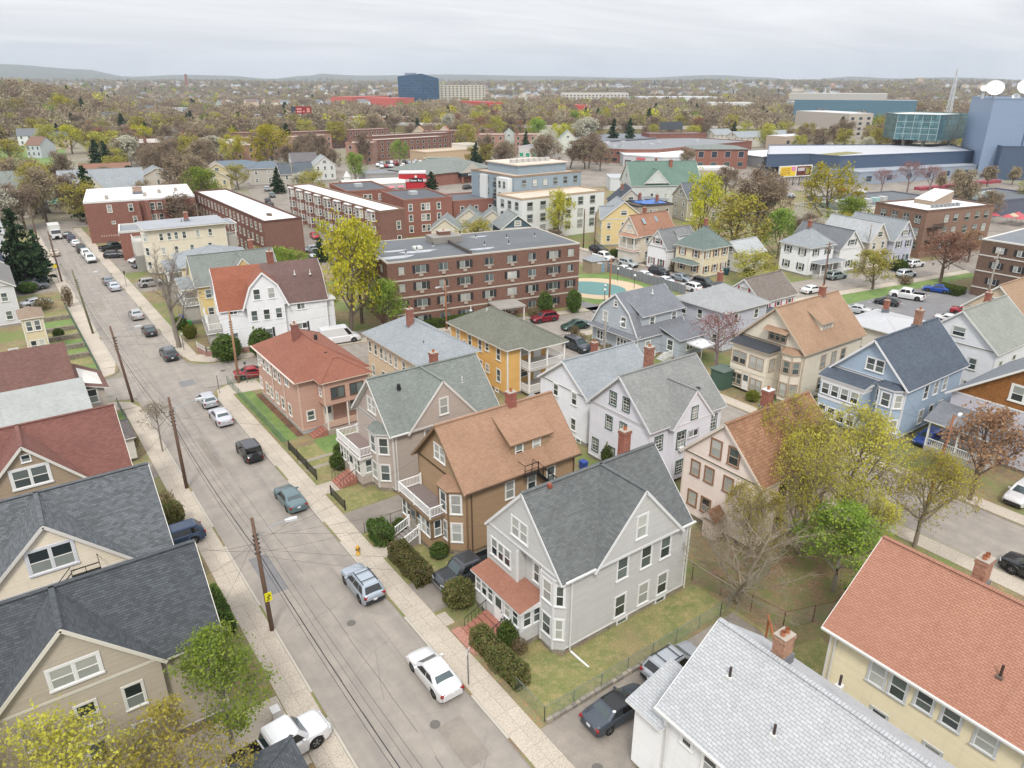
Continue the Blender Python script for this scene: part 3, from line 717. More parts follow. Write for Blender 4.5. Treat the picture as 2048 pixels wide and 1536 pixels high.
# second street walks
patch('sidewalk_far',R4_(57.4,-30,59.3,83),'concrete_walk',.13); patch('sidewalk_far',R4_(67.95,-30,69.7,79.5),'concrete_walk',.13)
patch('sidewalk_far',[(69,xs(69,-6.6)),(101,xs(101,-6.6)),(101,xs(101,-4.6)),(69,xs(69,-4.6))],'concrete_walk',.13); patch('sidewalk_far',[(57,xs(57,4.6)),(101.5,xs(101.5,4.6)),(101.5,xs(101.5,6.4)),(57,xs(57,6.4))],'concrete_walk',.13)
patch('sidewalk_far',[(112,xs(112,-6.6)),(165,xs(165,-6.6)),(240,xs(240,-6.6)),(240,xs(240,-4.6)),(165,xs(165,-4.6)),(112,xs(112,-4.6))],'concrete_walk',.13)
patch('green_lawn',[(108,xs(108,-12.5)),(144,xs(144,-9.5)),(165,xs(165,-9)),(165,xs(165,-6.7)),(108,xs(108,-6.7))],'green_lawn',.126)
patch('parking_lot',[(106,46),(146,42),(147,62.3),(119,66),(106,64)],'asphalt_dark',.124)
for i in range(7):
 patch('bay_marking',[(113.5 + i * 4.6,59.4),(113.62 + i * 4.6,59.4),(114.7 + i * 4.6,64.2),(114.58 + i * 4.6,64.2)],paint('c9c8c2',.8),.13)
patch('sidewalk_far',[(110.05,xs(110,4.6)),(111.7,xs(112,4.6)),(114,200),(112.6,200)],'concrete_walk',.13)
patch('green_lawn',[(82.5,91.5),(100.6,87.5),(101,106.5),(94,110),(84,111)],'green_lawn',.126)
el = [(91.3 + 7.3 * math.cos(R(a)) * 1.05 - 1.2 * math.sin(R(a)),98.6 + 8.6 * math.sin(R(a))) for a in range(0,360,12)]
patch('pool_deck',el,paint('c3ae92',.8),.132)
el = [(90.6 + 4.6 * math.cos(R(a)) - 1.0 * math.sin(R(a)),99.0 + 5.6 * math.sin(R(a)) * (1.1 if 0 < a < 180 else 1)) for a in range(0,360,12)]
patch('pool_cover',el,paint('5c8583',.7),.15)
patch('asphalt_path',[(80,86.5),(84,88),(82.3,98),(81.2,98)],'asphalt_dark',.13)
patch('hedge_bed',[(47,89.9),(80.5,84.6),(80.9,92),(47.5,97.5)],'lawn',.122) if 0 else patch('lawn',[(48,xs(48,6.6)),(81,xs(81,6.6)),(81,91.6),(48,97.4)],'lawn',.124)
patch('green_lawn',[(113,88.5),(131,84),(131,91),(120,92),(113,92)],'lawn',.124)
patch('commercial_lot',[(175,90),(262,120),(300,240),(262,330),(120,345),(96,255),(82,217),(150,216),(215,201),(240,130),(180,95)],'asphalt_drive',.01)
patch('service_lot',[(155,56),(200,50),(300,100),(345,138),(250,170),(200,110)],'asphalt_drive',.135)
patch('park_grass',[(-40,420),(60,425),(52,520),(30,600),(-60,640)],'green_lawn',6) if 0 else None

# tar seams and patches in the carriageway
m = MB(); rg = random.Random(4)
for (x,y0,y1,wd) in ((14.15,8,86,.035),(12.1,20,60,.02),(16.3,30,88,.02),(14.3,106,224,.05)):
 px_,py_ = x,y0
 while py_ < y1:
  ny = py_ + rg.uniform(.8,2.2); nx = x + rg.uniform(-.07,.07)
  if rg.random() < .8: m.face([(px_ - wd / 2,py_,.005),(px_ + wd / 2,py_,.005),(nx + wd / 2,ny,.005),(nx - wd / 2,ny,.005)])
  px_,py_ = nx,ny
for i in range(26):
 x,y = rg.uniform(10.6,17),rg.uniform(14,200); a = rg.uniform(-.5,.5)
 for k in range(rg.randrange(3,8)):
  nx,ny = x + rg.uniform(.2,.7),y + a + rg.uniform(-.3,.3)
  if nx < 18: m.face([(x,y - .012,.005),(nx,ny - .012,.005),(nx,ny + .012,.005),(x,y + .012,.005)])
  x,y = nx,ny
m.obj('tar_seam',paint('57534f',.7),kind='structure',uv=False)
for i,(a,b,c,d) in enumerate(((15.2,25.5,16.9,29),(11.2,47,12.6,52.5),(13.2,68,14.0,78),(15.6,94,17.4,96.2),(11.6,138,13.4,144))): sheet('road_patch',R4_(a,b,c,d),.004,'asphalt_dark' if i % 2 else 'asphalt_drive')

S_GREYDK = lambda: shingle('5f6262','747877')
S_TAN = lambda: shingle('9c7a62','ab8971')
S_GRGREEN = lambda: shingle('767c77','8b918b')
S_RED = lambda: shingle('8a5746','9a6553')
S_LGREY = lambda: shingle('8e9498','a0a5a8')
S_PALE = lambda: shingle('acafb1','bec0c1')
S_NAVY = lambda: shingle('43474b','5a5f64',blotch=.2)
S_SLATE = lambda: shingle('4c545b','6d757c',blotch=.2)
BR_STEP = lambda: brick('9a5340','b0644f','a39a8e')
CONCM = lambda: paint('b3aca1',.85)
HG = 'two-family houses along the near street'
# ================= R1: big light grey house
H = House('two_family_house','large light grey clapboard house with charcoal roof, salmon-roofed porch and side cross gable',25.3,29.2,37.0,37.4,6.5,wall='b3b2af',trim='d6d6d6',roof=S_GREYDK(),group=HG)
H.box()
H.gable('x',24.78,37.0,29.2,37.4,6.5,4.3,ov=.35,rake=.1)
# cross gable over the right-hand wall
H.gable('y',27.7,35.7,28.82,33.3,6.35,4.45,ov=.3,rake=.1,ends='0')
H.wins('R',[1.75],[30.4,32.7,34.65],w=.95,h=1.75); H.wins('R',[4.95],[30.4,32.7,34.65],w=.95,h=1.75)
H.win('R',31.6,8.1,w=.9,h=1.75,plane=28.82); H.wins('R',[.28],[30.7,34.6],w=.9,h=.4,style='fixed',plane=29.2,cw=.1)
H.win('F',33.6,7.85,w=1.75,h=1.45,style='double',plane=24.78)
# full-height angled bay at the right front corner, second-floor box bay over the porch
H.bay('F',30.35,2.5,.62,.6,.5,6.28,rise=.2,wins=[2.2,4.95],ww=.85,wh=1.6,cap=False)
H.w.box(24.6,33.6,3.5,25.28,37.38,6.3,0); H.t.box(24.56,33.56,3.5,24.7,33.7,6.28,0)
H.win('F',35.6,4.95,w=2.3,h=1.4,style='triple',plane=24.6)
H.w.box(24.79,29.21,6.3,25.29,37.39,6.49,0)
H.win('F',32.3,4.9,w=.6,h=1.5,plane=25.3)
# enclosed porch
H.w.box(23.2,31.3,.55,25.28,36.9,1.5,0); H.t.box(23.22,31.32,1.5,25.28,36.88,3.3,0); H.f.box(23.25,31.35,-.6,25.25,36.85,.55,0)
q = [(22.95,31.05,3.32),(25.27,31.05,3.75),(25.27,37.15,3.75),(22.95,37.15,3.32)]
porchroof = MB(); porchroof.face(q,0); porchroof.prism([(22.95,31.05),(25.27,31.05),(25.27,37.15),(22.95,37.15)],3.16,3.3,1,cap=False);
porchroof.face([q[0],(25.27,31.05,3.3),q[1]],1); H.P(porchroof,'porch_roof',[shingle('9a6a56','a67664'),H.trim],label='salmon shingled porch roof')
H.wins('F',[2.45],[31.9,32.85,34.9,35.7,36.45],w=.62,h=1.35,plane=23.2,cw=.06); H.door('F',33.85,.8,plane=23.2,c='ecebe8')
H.wins('R',[2.45],[23.75,24.6],w=.62,h=1.3,plane=31.3,cw=.06)
H.chimney(35.6 - 1.2,33.75,9.6,12.6,.7,.6);
H.vent(26.9,33.1,10.9,.12,.16,c='8a4a38',base='8a4a38')
H.gutter(25.0,28.83,28.0,28.83,6.3,down=[(25.75,29.1)]); H.gutter(35.2,28.83,37.3,28.83,6.3,down=[(37.1,29.1)])
m = MB(); m.beam((25.75,29.0,.25),(25.9,27.3,.08),.12,.1); H.P(m,'downspout',paint('e6e6e4',.4))
st = empty('front_stairs',(0,0,0)); st.parent = H.root; st.location = (-25.3,-29.2,0)
stair_run(st,0,0,21.0,23.15,33.0,35.3,.12,.8,5,'x+',BR_STEP())
for y in (33.0,35.3):
 m = MB(); m.beam((21.2,y,.95),(23.1,y,1.7),.04,.04);
 for t in range(7): m.beam((21.2 + t * .31,y,.2 + t * .1),(21.2 + t * .31,y,.95 + t * .12),.025)
 m.obj('railing',paint('26262a',.5),st)
m = MB(); m.box(20.25,32.6,.0,21.0,35.6,.17); m.obj('landing',brick('a05a45','b36a55','cfc6b8'),st)
H.done()
# ================= R2: tan brown house
H = House('two_family_house','brown clapboard house with tan roof, white-railed balcony and black fire escape',25.9,42.2,37.0,50.0,6.5,wall='967c5f',trim='7e664b',roof=S_TAN(),group=HG,casing='d9d8d4')
H.box()
H.gable('x',25.9,37.0,42.2,50.0,6.5,4.0,ov=.4,rake=.45)
H.wins('R',[5.0],[30.1,32.35,34.4],w=.8,h=1.6,cw=.1); H.wins('R',[1.9],[30.1,34.4],w=.8,h=1.6,cw=.1)
H.win('F',46.2,7.95,w=1.6,h=1.35,style='double',cw=.1)
H.bay('F',44.15,3.1,1.0,.85,.5,6.0,rise=.5,wins=[2.2,4.85],ww=.8,wh=1.7,roofm=None)
bayroof = MB();
H.shed_dormer(30.9,34.9,43.1,6.9,8.6,46.0,10.3)
H.win('R',31.7,7.75,w=.7,h=1.35,plane=43.1,cw=.08); H.win('R',33.5,7.85,w=.75,h=1.35,plane=43.1,cw=.08)
H.w.box(23.75,44.3,.5,25.88,49.4,1.4,0); H.f.box(23.8,44.35,-.6,25.85,49.35,.5,0); H.t.box(23.75,44.3,1.4,25.88,49.4,3.35,0)
H.g.box(23.5,44.05,3.35,25.88,49.65,3.55,0)
deck = MB()
for i in range(14): deck.box(23.6 + i * .162,44.15,3.555,23.6 + i * .162 + .15,49.55,3.59)
H.P(deck,'balcony_floor',paint('7b6f6c',.7))
rl = MB(); railing(rl,(23.65,49.5),(23.65,46.85),3.6); railing(rl,(23.65,46.85),(23.65,44.2),3.6); railing(rl,(23.65,44.2),(25.75,44.2),3.6); railing(rl,(23.65,49.5),(25.75,49.5),3.6)
H.P(rl,'balcony_railing',paint('e9e9e7',.5))
H.wins('F',[2.4],[44.8,45.6,46.4,48.1,48.9],w=.62,h=1.6,plane=23.75,cw=.04); H.door('F',47.25,.9,plane=23.75,c='9a9488'); H.wins('R',[2.4],[24.35,25.2],w=.62,h=1.5,plane=44.3,cw=.04)
st = empty('front_stairs'); st.parent = H.root; st.location = (-25.9,-42.2,0)
stair_run(st,0,0,21.9,23.7,46.2,47.9,.12,.9,5,'x+',paint('8b8480',.8))
for y in (46.15,47.95):
 m = MB(); m.beam((21.9,y,1.15),(23.65,y,1.85),.08,.07); m.beam((21.9,y,.4),(23.65,y,1.1),.06,.05)
 for t in range(1,12): m.box(21.9 + t * .146 - .02,y - .02,.38 + t * .058,21.9 + t * .146 + .02,y + .02,1.13 + t * .058)
 for x in (21.9,23.62): m.box(x - .07,y - .07,.1,x + .07,y + .07,1.35 + (x - 21.9) * .4)
 m.obj('railing',paint('e9e9e7',.5),st)
H.chimney(33.0,46.1,9.6,11.7,.75,.65,mat=brick('94493a','a8584a'));
fe = MB()
fe.box(31.0,41.3,6.25,32.4,42.3,6.3)
for x in (31.0,31.7,32.4): fe.beam((x,41.32,6.3),(x,41.32,7.3),.04)
fe.beam((31.0,41.32,7.3),(32.4,41.32,7.3),.05); fe.beam((31.0,41.32,6.8),(32.4,41.32,6.8),.03); fe.beam((31,41.32,7.3),(31,42.3,7.3),.04)
for i in range(10): fe.box(32.4 + i * .27,41.4,6.05 - i * .28,32.68 + i * .27,42.1,6.09 - i * .28)
for y in (41.38,42.12):
 fe.beam((32.4,y,6.2),(35.2,y,3.3),.05,.1); fe.beam((32.4,y,7.2),(35.2,y,4.3),.04)
 for i in range(6): fe.beam((32.4 + i * .56,y,6.2 - i * .58),(32.4 + i * .56,y,7.2 - i * .58),.03)
fe.beam((35.15,41.75,3.3),(35.15,41.75,.1),.05); H.P(fe,'fire_escape',paint('1f1e20',.5,.4))
H.gutter(25.6,41.78,37.4,41.78,6.25,c='5d4a3a',down=[(26.3,42.1),(36.9,42.1)])
H.done()
bayshade = None
# ================= R3: taupe house with grey-green roof
H = House('two_family_house','taupe clapboard house with grey-green cross-gabled roof and white balcony railing',25.7,54.5,37.0,62.2,6.5,wall='a79a90',trim='d2d0cc',roof=S_GRGREEN(),group=HG)
H.box(); H.gable('x',25.7,37.0,54.5,62.2,6.5,4.0,ov=.35,rake=.4)
H.gable('y',27.4,34.6,54.12,58.35,6.35,4.1,ov=.3,rake=.1,ends='0')
H.win('R',31.0,7.95,w=.85,h=1.6,plane=54.12); H.win('F',58.5,7.8,w=1.6,h=1.4,style='double')
H.bay('F',56.6,3.2,1.0,.9,.5,6.1,rise=.45,wins=[2.1,4.9],ww=.85,wh=1.65)
H.wins('R',[5.0,1.9],[29.5,33.5],w=.85,h=1.6)
H.w.box(23.6,57.3,.5,25.68,62.2,1.35,0); H.t.box(23.6,57.3,1.35,25.68,62.2,3.2,0); H.f.box(23.65,57.35,-.6,25.6,62.1,.5,0); H.g.box(23.35,57.05,3.2,25.68,62.45,3.4,0)
deck = MB()
for i in range(14): deck.box(23.45 + i * .158,57.15,3.405,23.45 + i * .158 + .146,62.35,3.44)
H.P(deck,'balcony_floor',paint('857571',.7))
rl = MB(); railing(rl,(23.5,62.3),(23.5,59.7),3.45); railing(rl,(23.5,59.7),(23.5,57.2),3.45); railing(rl,(23.5,57.2),(25.6,57.2),3.45); railing(rl,(23.5,62.3),(25.6,62.3),3.45)
H.P(rl,'balcony_railing',paint('e9e9e7',.5))
H.wins('F',[2.3],[57.8,58.55,60.3,61.0,61.7],w=.6,h=1.45,plane=23.6,cw=.05); H.door('F',59.45,.8,plane=23.6); H.wins('R',[2.3],[24.6],w=1.1,h=1.35,plane=57.3,cw=.1)
st = empty('front_stairs'); st.parent = H.root; st.location = (-25.7,-54.5,0)
stair_run(st,0,0,21.7,23.55,58.4,60.4,.12,.85,6,'x+',BR_STEP())
for y in (58.4,60.4):
 m = MB(); m.beam((21.8,y,1.0),(23.5,y,1.8),.04,.04)
 for t in range(6): m.beam((21.8 + t * .34,y,.2 + t * .13),(21.8 + t * .34,y,1.0 + t * .16),.025)
 m.obj('railing',paint('2a2a2c',.5),st)
H.chimney(36.0 - 3.2,58.9,9.5,11.5,.7,.6); H.vent(27.9,57.0,9.6,.35,.18,c='202022',base='202022'); H.vent(34.6,56.6,8.7,.6,.05,c='e0e0de')
H.gutter(25.4,54.08,27.2,54.08,6.3,down=[(26.0,54.4)]); H.gutter(34.9,54.08,37.3,54.08,6.3)
H.done()
# ================= R4: salmon hip-roofed house
H = House('two_family_house','salmon pink house with red hip roof and long side wall along the street',23.2,71.8,31.0,85.6,6.4,wall='b5907f',trim='cdb3a2',roof=S_RED(),group=HG,found=paint('a9aeb4',.8),casing='dcd6cf')
H.box(); H.hip(23.2,31.0,71.8,85.6,6.4,2.6,ov=.5)
H.hip(25.2,30.6,69.9,74.5,6.4,1.6,ov=.35)
H.w.box(25.3,69.9,3.6,30.6,71.79,6.4,0); H.t.box(25.28,69.88,3.6,25.42,70.02,6.2,0); H.t.box(30.5,69.88,3.6,30.62,70.0,6.2,0)
H.win('R',26.9,4.9,w=1.5,h=1.25,style='slider',plane=69.9,casing='5b4a40',cw=.07,sash='5b4a40',pv=5); H.win('R',29.1,4.9,w=1.5,h=1.25,style='slider',plane=69.9,casing='5b4a40',cw=.07,sash='5b4a40',pv=5)
H.win('R',24.3,2.1,w=.8,h=1.1); H.win('F',70.8,5.0,w=.5,h=.9,plane=25.3)
H.wins('F',[4.85],[85.0,83.2,81.9,80.9,79.4,77.9],w=.72,h=1.3); H.win('F',75.3,5.2,w=1.1,h=.9,style='slider')
H.wins('F',[1.75],[85.3,83.0,81.5,79.5,77.6,75.3],w=.75,h=1.35); H.win('F',84.2,5.1,w=.5,h=.7)
po = empty('porch'); po.parent = H.root; po.location = (-23.2,-71.8,0)
m = MB(); m.box(25.4,69.9,-.1,30.6,71.75,.7); m.obj('deck',paint('a3948a',.8),po)
for x in (25.5,27.9,30.5):
 m = MB(); m.box(x - .07,69.95,.7,x + .07,70.09,3.6); m.obj('post',paint('e4dcd4',.5),po)
m = MB()
for zz in (.95,1.15,1.35,1.55): m.box(25.4,69.98,zz,30.6,70.06,zz + .1)
m.obj('railing',paint('cdaa97',.6),po)
H.door('R',26.3,.7,c='d9d9d2'); H.win('R',29.4,2.2,w=1.0,h=1.2)
st = empty('front_stairs'); st.parent = H.root; st.location = (-23.2,-71.8,0); stair_run(st,0,0,23.7,25.35,70.0,71.5,.1,.7,5,'x+',BR_STEP())
H.chimney(26.2,79.5,7.6,10.3,.75,.65,mat=brick('7d3f35','8e4d42')); H.vent(27.8,77.4,8.9,.35,.2,c='2a2a2a',base='2a2a2a'); H.vent(25.3,74.6,7.3,.6,.06,c='e0e0dc'); H.vent(27.6,74.3,8.0,.15,.25,c='38302c',base='38302c')
H.gutter(22.68,71.3,22.68,86.1,6.42,c='d8c8bc',down=[(23.1,76.4),(23.1,80.3)],zd=.3); H.done()
# ================= R5: cream with grey hip
H = House('two_family_house','cream house with pale grey hip roof and one brick chimney behind the salmon house',36.3,68.8,44.1,82.4,6.4,wall='d4bfa2',trim='cdc6ba',roof=S_LGREY(),group=HG,casing='d9d5cc')
H.box(); H.hip(36.3,44.1,68.8,82.4,6.4,2.7,ov=.5)
H.wins('F',[4.85],[81.6,80.0,78.4,77.2,75.9,74.5,72.4,70.5],w=.72,h=1.4); H.wins('F',[1.75],[81,78.2,77,74.4,71.5],w=.75,h=1.4); H.wins('R',[4.8,1.8],[38,41],w=.8,h=1.4)
H.chimney(39.4,76.2,7.9,10.6,.75,.65,mat=brick('8a4a3c','a56c5c')); H.vent(38.3,71.0,7.6,.6,.05,c='303030'); H.done()
# ================= R6: yellow with porches
H = House('two_family_house','golden yellow house with olive grey hip roof and stacked white porches',47.4,66.9,55.0,80.0,6.4,wall='d4a762',trim='e0ded8',roof=shingle('6b6c61','7e7f73'),group=HG,found=paint('8f867c',.85))
H.w.box(47.4,68.7,.5,55.0,80.0,6.4,0); H.w.box(47.4,66.9,.5,49.3,68.7,6.4,0); H.f.box(47.45,67,-.6,54.9,79.9,.5,0)
for x,y in ((47.4,66.9),(49.3,66.9),(47.4,80),(55,68.7)): H.t.box(x - .08,y - .08,.5,x + .08,y + .08,6.3,0)
H.hip(47.4,55.0,66.9,80.0,6.4,2.5,ov=.5); H.hip(49.5,55.1,65.2,71,6.4,1.7,ov=.3)
H.wins('F',[5.2],[78.2,75.3,72.9,68.8],w=.75,h=1.5); H.win('F',71.3,5.45,w=.7,h=1.0); H.wins('F',[2.4],[72.9,68.8],w=.75,h=1.6); H.win('F',71.3,2.6,w=.7,h=1.0); H.wins('F',[.3],[69.2,73.5],w=.6,h=.35,style='fixed'); H.win('F',76.6,4.5,w=.5,h=.6)
for lvl,(z0,nm) in enumerate(((.5,'porch'),(3.45,'porch'))):
 po = empty(nm); po.parent = H.root; po.location = (-47.4,-66.9,0)
 m = MB(); m.box(49.5,65.3,z0,55.1,68.68,z0 + .2); m.obj('deck',paint('b9b4ad',.7),po)
 for x in (49.6,52.3,55.0):
  m = MB(); m.box(x - .1,65.32,z0 + .2,x + .1,65.52,z0 + 2.95); m.obj('post',paint('e6e5e1',.5),po)
 m = MB(); railing(m,(49.6,65.4),(52.3,65.4),z0 + .2,post=False); railing(m,(52.3,65.4),(55.0,65.4),z0 + .2,post=False); railing(m,(49.55,65.4),(49.55,68.6),z0 + .2,post=False); railing(m,(55.05,65.4),(55.05,68.6),z0 + .2,post=False)
 m.obj('railing',paint('e9e9e7',.5),po)
 H.door('R',53.3,z0 + .2,plane=68.7,c='dfe0dc'); H.win('R',51.2,z0 + 1.6,w=1.2,h=1.3,plane=68.7)
H.vent(50.5,75.9,8.4,.5,.05,c='e0e0dc'); H.vent(50,79,7.9,.6,.05,c='e0e0dc'); H.vent(50.3,71.4,7.9,.5,.05,c='303030'); H.vent(52,71,8.2,.12,.2,c='333333',base='333333'); H.done()
# ================= R7: white narrow house
H = House('small_house','bright white house with pale blue-grey gable roof behind the taupe house',46.6,51.3,55.5,59.3,5.7,wall='dcdde0',trim='e6e6e6',roof=S_LGREY(),group=HG,found=paint('9b9994',.85))
H.box(); H.gable('x',46.6,56.5,51.3,59.3,5.7,2.9,ov=.3,rake=.3); H.wins('F',[4.9],[56.6,53.5],w=.75,h=1.35); H.wins('F',[1.9],[57,53.5],w=.75,h=1.35); H.wins('F',[.3],[52.6],w=.7,h=.4,style='fixed')
H.chimney(52.0,56.6,7.6,9.3,.6,.55); H.vent(49.7,53.8,7.4,.1,.2,c='303030',base='303030')
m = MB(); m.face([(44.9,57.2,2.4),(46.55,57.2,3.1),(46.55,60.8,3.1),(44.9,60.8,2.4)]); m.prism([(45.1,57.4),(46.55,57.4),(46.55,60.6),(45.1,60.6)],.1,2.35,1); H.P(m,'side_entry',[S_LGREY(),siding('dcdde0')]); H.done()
# ================= R8: lilac white with green trim
H = House('two_family_house','lilac white house with dark green window trim, grey cross-gabled roof and tall brick chimney',45.4,41.3,55.4,49.6,6.5,wall='d2d1d7',trim='d8d8da',roof=shingle('838482','979895'),group=HG,casing='33524a',wst='six')
H.box(); H.gable('x',45.4,55.4,41.3,49.6,6.5,3.9,ov=.35,rake=.35); H.gable('y',47.9,53.1,40.6,45.4,6.3,3.0,ov=.3,rake=.1,ends='0'); H.w.box(47.9,40.6,.5,53.1,41.28,6.3,0)
H.wins('F',[7.8],[46.4,44.6],w=.8,h=1.3,cw=.09); H.wins('F',[5.1],[46.8,44.8],w=.8,h=1.3,cw=.09); H.wins('F',[1.9],[48.6,46.2,43.0],w=.8,h=1.3,cw=.09)
H.win('R',50.5,7.1,w=.75,h=1.2,plane=40.6,cw=.09); H.win('R',50.6,4.9,w=1.3,h=.7,style='slider',plane=40.6,casing='b9b9be'); H.win('R',48.9,4.7,w=1.0,h=1.6,plane=40.6,cw=.12); H.win('R',46.6,4.7,w=.9,h=1.4); H.win('R',54.3,4.8,w=.9,h=1.5,cw=.1); H.win('R',49,1.8,w=.8,h=1.2,plane=40.6); H.win('R',51.2,1.6,w=1.0,h=.8,style='slider',plane=40.6)
m = MB(); m.box(48.6,40.25,3.65,49.2,40.56,4.0); H.P(m,'air_conditioner',paint('dcdcda',.5))
H.t.beam((45.38,41.3,6.4),(45.38,49.6,6.4),.06,.1)
H.chimney(49.8,46.3,9.5,12.2,.75,.65,mat=brick('8b4a3b','b07a62')); H.vent(53.4,42.8,8.2,.1,.15,c='505050',base='505050'); H.done()
# ================= R9: blush with brown shingle roof
H = House('two_family_house','blush white house with brown ribbed shingle roof half hidden by budding trees',45.2,28.9,56.2,37.0,6.4,wall='dccdc3',trim='d6cabd',roof=shingle('856048','a07a5e',h=.25),group=HG,casing='8d6b54',wsash='b7a291')
H.box(); H.gable('x',45.2,56.2,28.9,37.0,6.4,3.9,ov=.2,rake=.25); H.wins('F',[7.8],[33.7,31.9],w=.95,h=1.5,cw=.13); H.wins('F',[5.1],[35.6,34.1,32.1],w=.8,h=1.3,cw=.13); H.wins('F',[2.1],[35.6,34.1],w=.85,h=1.3,cw=.13)
H.wins('R',[5,2],[48,51,54],w=.85,h=1.4,cw=.12); H.chimney(51.2,33.6,9.7,11.7,.8,.7,mat=brick('8b4a3b','9d5a48'),cap='c9c9c9')
m = MB(); m.box(43.9,32.1,.1,45.18,33.2,2.1,0);
for s_ in (0,1):
 y0,y1 = (31.8,32.65) if s_ == 0 else (33.5,32.65); f = [(43.6,y0,2.05),(45.17,y0,2.05),(45.17,y1,2.95),(43.6,y1,2.95)]; m.face(f if s_ == 0 else f[::-1],1)
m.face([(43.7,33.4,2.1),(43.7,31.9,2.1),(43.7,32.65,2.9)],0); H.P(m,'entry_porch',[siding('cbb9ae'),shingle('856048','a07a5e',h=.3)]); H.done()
# ================= R10: cream with coral roof, bottom right
H = House('two_family_house','cream clapboard house with large coral red roof and capped brick chimney',35.3,-1.0,45.0,16.6,6.3,wall='ddd2b2',trim='d9d8d2',roof=shingle('9f705c','aa7b67',blotch=.12),group=HG,casing='c3c6c8')
H.box(); H.gable('y',35.3,45.0,-1.0,16.6,6.3,4.0,ov=.4,rake=.45); H.wins('F',[5.0],[13.6,12.4],w=.85,h=1.45,cw=.12); H.wins('F',[5.15],[11.0,9.6],w=.85,h=1.1,cw=.12); H.win('F',7.9,5.1,w=.95,h=1.2); H.win('F',5.6,5.1,w=.95,h=1.2)
H.wins('F',[2.0],[13,10,7],w=.85,h=1.4); H.chimney(41.2,11.9,9.4,11.4,.85,.65,pots=2,mat=brick('a06a52','b98a70')); H.vent(37.0,8.6,7.9,.7,.07,c='3c2a24',base='6a5a50')
H.gutter(34.85,17.0,34.85,-1.4,6.15,down=[(35.2,16.2)]); H.done()
# ================= R11: white with pale grey roof, bottom right
H = House('two_family_house','white house with pale grey shingled roof and cream brick chimney at the driveway',22.9,-6.0,31.0,18.2,6.3,wall='dddddc',trim='e4e4e2',roof=shingle('a9abad','b8babc',w=.34,h=.17,blotch=.15),group=HG)
H.box(); H.gable('y',22.9,31.0,-6.0,18.2,6.3,3.2,ov=.45,rake=.4)
H.wins('F',[5.3],[16.7],w=.6,h=.8,cw=.12); H.win('F',15.2,5.0,w=.8,h=1.4); H.wins('F',[5.0],[12.5,9.5],w=.8,h=1.4); H.wins('F',[1.9],[15.5,12],w=.8,h=1.5)
H.chimney(27.6,15.2,9.0,10.7,.8,.65,pots=2,mat=brick('a5745a','bb9276',w=.3));
for p in ((25.3,16.4,8.35),(28.7,12.6,8.9),(24.6,13.2,7.8)): H.vent(*p,.6,.07,c='3a2c28')
H.w.box(22.9,18.2,.5,25.6,20.3,4.6,0); q = [(22.5,18.1,4.9),(26.0,18.1,5.9),(26.0,20.7,5.9),(22.5,20.7,4.9)]; H.slab(q,.14); H.f.box(22.95,18.2,-.5,25.5,20.2,.5,0)
st = empty('side_stairs'); st.parent = H.root; st.location = (-22.9,6.0,0)
stair_run(st,0,0,21.6,22.85,14.0,17.4,.1,1.4,8,'y-',paint('c3bfb8',.7))
m = MB(); m.beam((21.6,17.4,1.0),(21.6,14.0,2.3),.05)
for i in range(12): m.beam((21.6,17.4 - i * .3,.2 + i * .115),(21.6,17.4 - i * .3,1.0 + i * .115),.025)
m.obj('railing',paint('222226',.5),st)
H.gutter(22.42,18.6,22.42,-6,6.15,c='cfcfcc',down=[(22.75,17.9)]); H.done()
# ================= left side of the street: L1..L5
H = House('bungalow','dark slate roofed house with taupe cross gable behind the leafing trees',-9.0,37.4,5.5,44.2,6.4,wall='a89e8e',trim='cfcbc0',roof=S_NAVY(),group=HG,casing='d8d6d0')
H.box(); H.gable('x',-9.0,5.5,37.4,44.2,6.4,4.1,ov=.35,rake=.35); H.gable('y',-5.6,2.4,37.0,40.8,6.4,4.1,ov=.3,rake=.25,ends='0'); H.w.box(-5.6,37.0,.5,2.4,37.38,6.4,0)
H.win('R',-1.5,7.6,w=2.2,h=1.2,style='double',plane=37.0,casing='dedede',cw=.16); H.wins('R',[4.6,1.8],[-4,-1.5,.8],plane=37.0); H.wins('B',[4.8,1.8],[39.2,42.2]); H.wins('R',[4.8],[4.2])
H.chimney(-7.2,40.8,9.9,12.2,.9,.8,mat=brick('8a4433','9c5040')); H.done()
m = MB()
H = House('bungalow','charcoal roofed house with cream cross gable and black fire escape',-9.5,48.4,5.2,56.8,6.4,wall='dbd0bc',trim='d2cfc9',roof=shingle('53575a','74787c',blotch=.2),group=HG,casing='d4d6dc')
H.box(); H.gable('x',-9.5,5.2,48.4,56.8,6.4,4.2,ov=.35,rake=.35); H.gable('y',-5.7,2.9,48.0,52.6,6.4,4.2,ov=.3,rake=.25,ends='0'); H.w.box(-5.7,48.0,.5,2.9,48.38,6.4,0)
H.win('R',-1.4,8.2,w=2.4,h=1.6,style='double',plane=48.0,cw=.17,pv=7); H.wins('R',[5.2],[-3.4,.0],plane=48.0,w=.9,h=1.0,pv=5); H.win('R',4.3,5.2,w=.9,h=1.4); H.wins('R',[1.9],[-3,0,2],plane=48.0)
fe = MB(); fe.box(-.6,46.9,6.45,1.0,48.0,6.5)
for x in (-.6,.2,1.0): fe.beam((x,46.92,6.5),(x,46.92,7.5),.04)
fe.beam((-.6,46.92,7.5),(1.0,46.92,7.5),.05); fe.beam((1,46.92,7.5),(1,48,7.5),.04); fe.beam((-.6,46.92,7.0),(1.0,46.92,7.0),.03)
for i in range(10): fe.box(-.6 - i * .27,47.0,6.2 - i * .27,-.88 - i * .27,47.7,6.25 - i * .27)
for y in (46.98,47.72): fe.beam((-.6,y,6.3),(-3.3,y,3.5),.05,.1); fe.beam((-.6,y,7.3),(-3.3,y,4.5),.04)
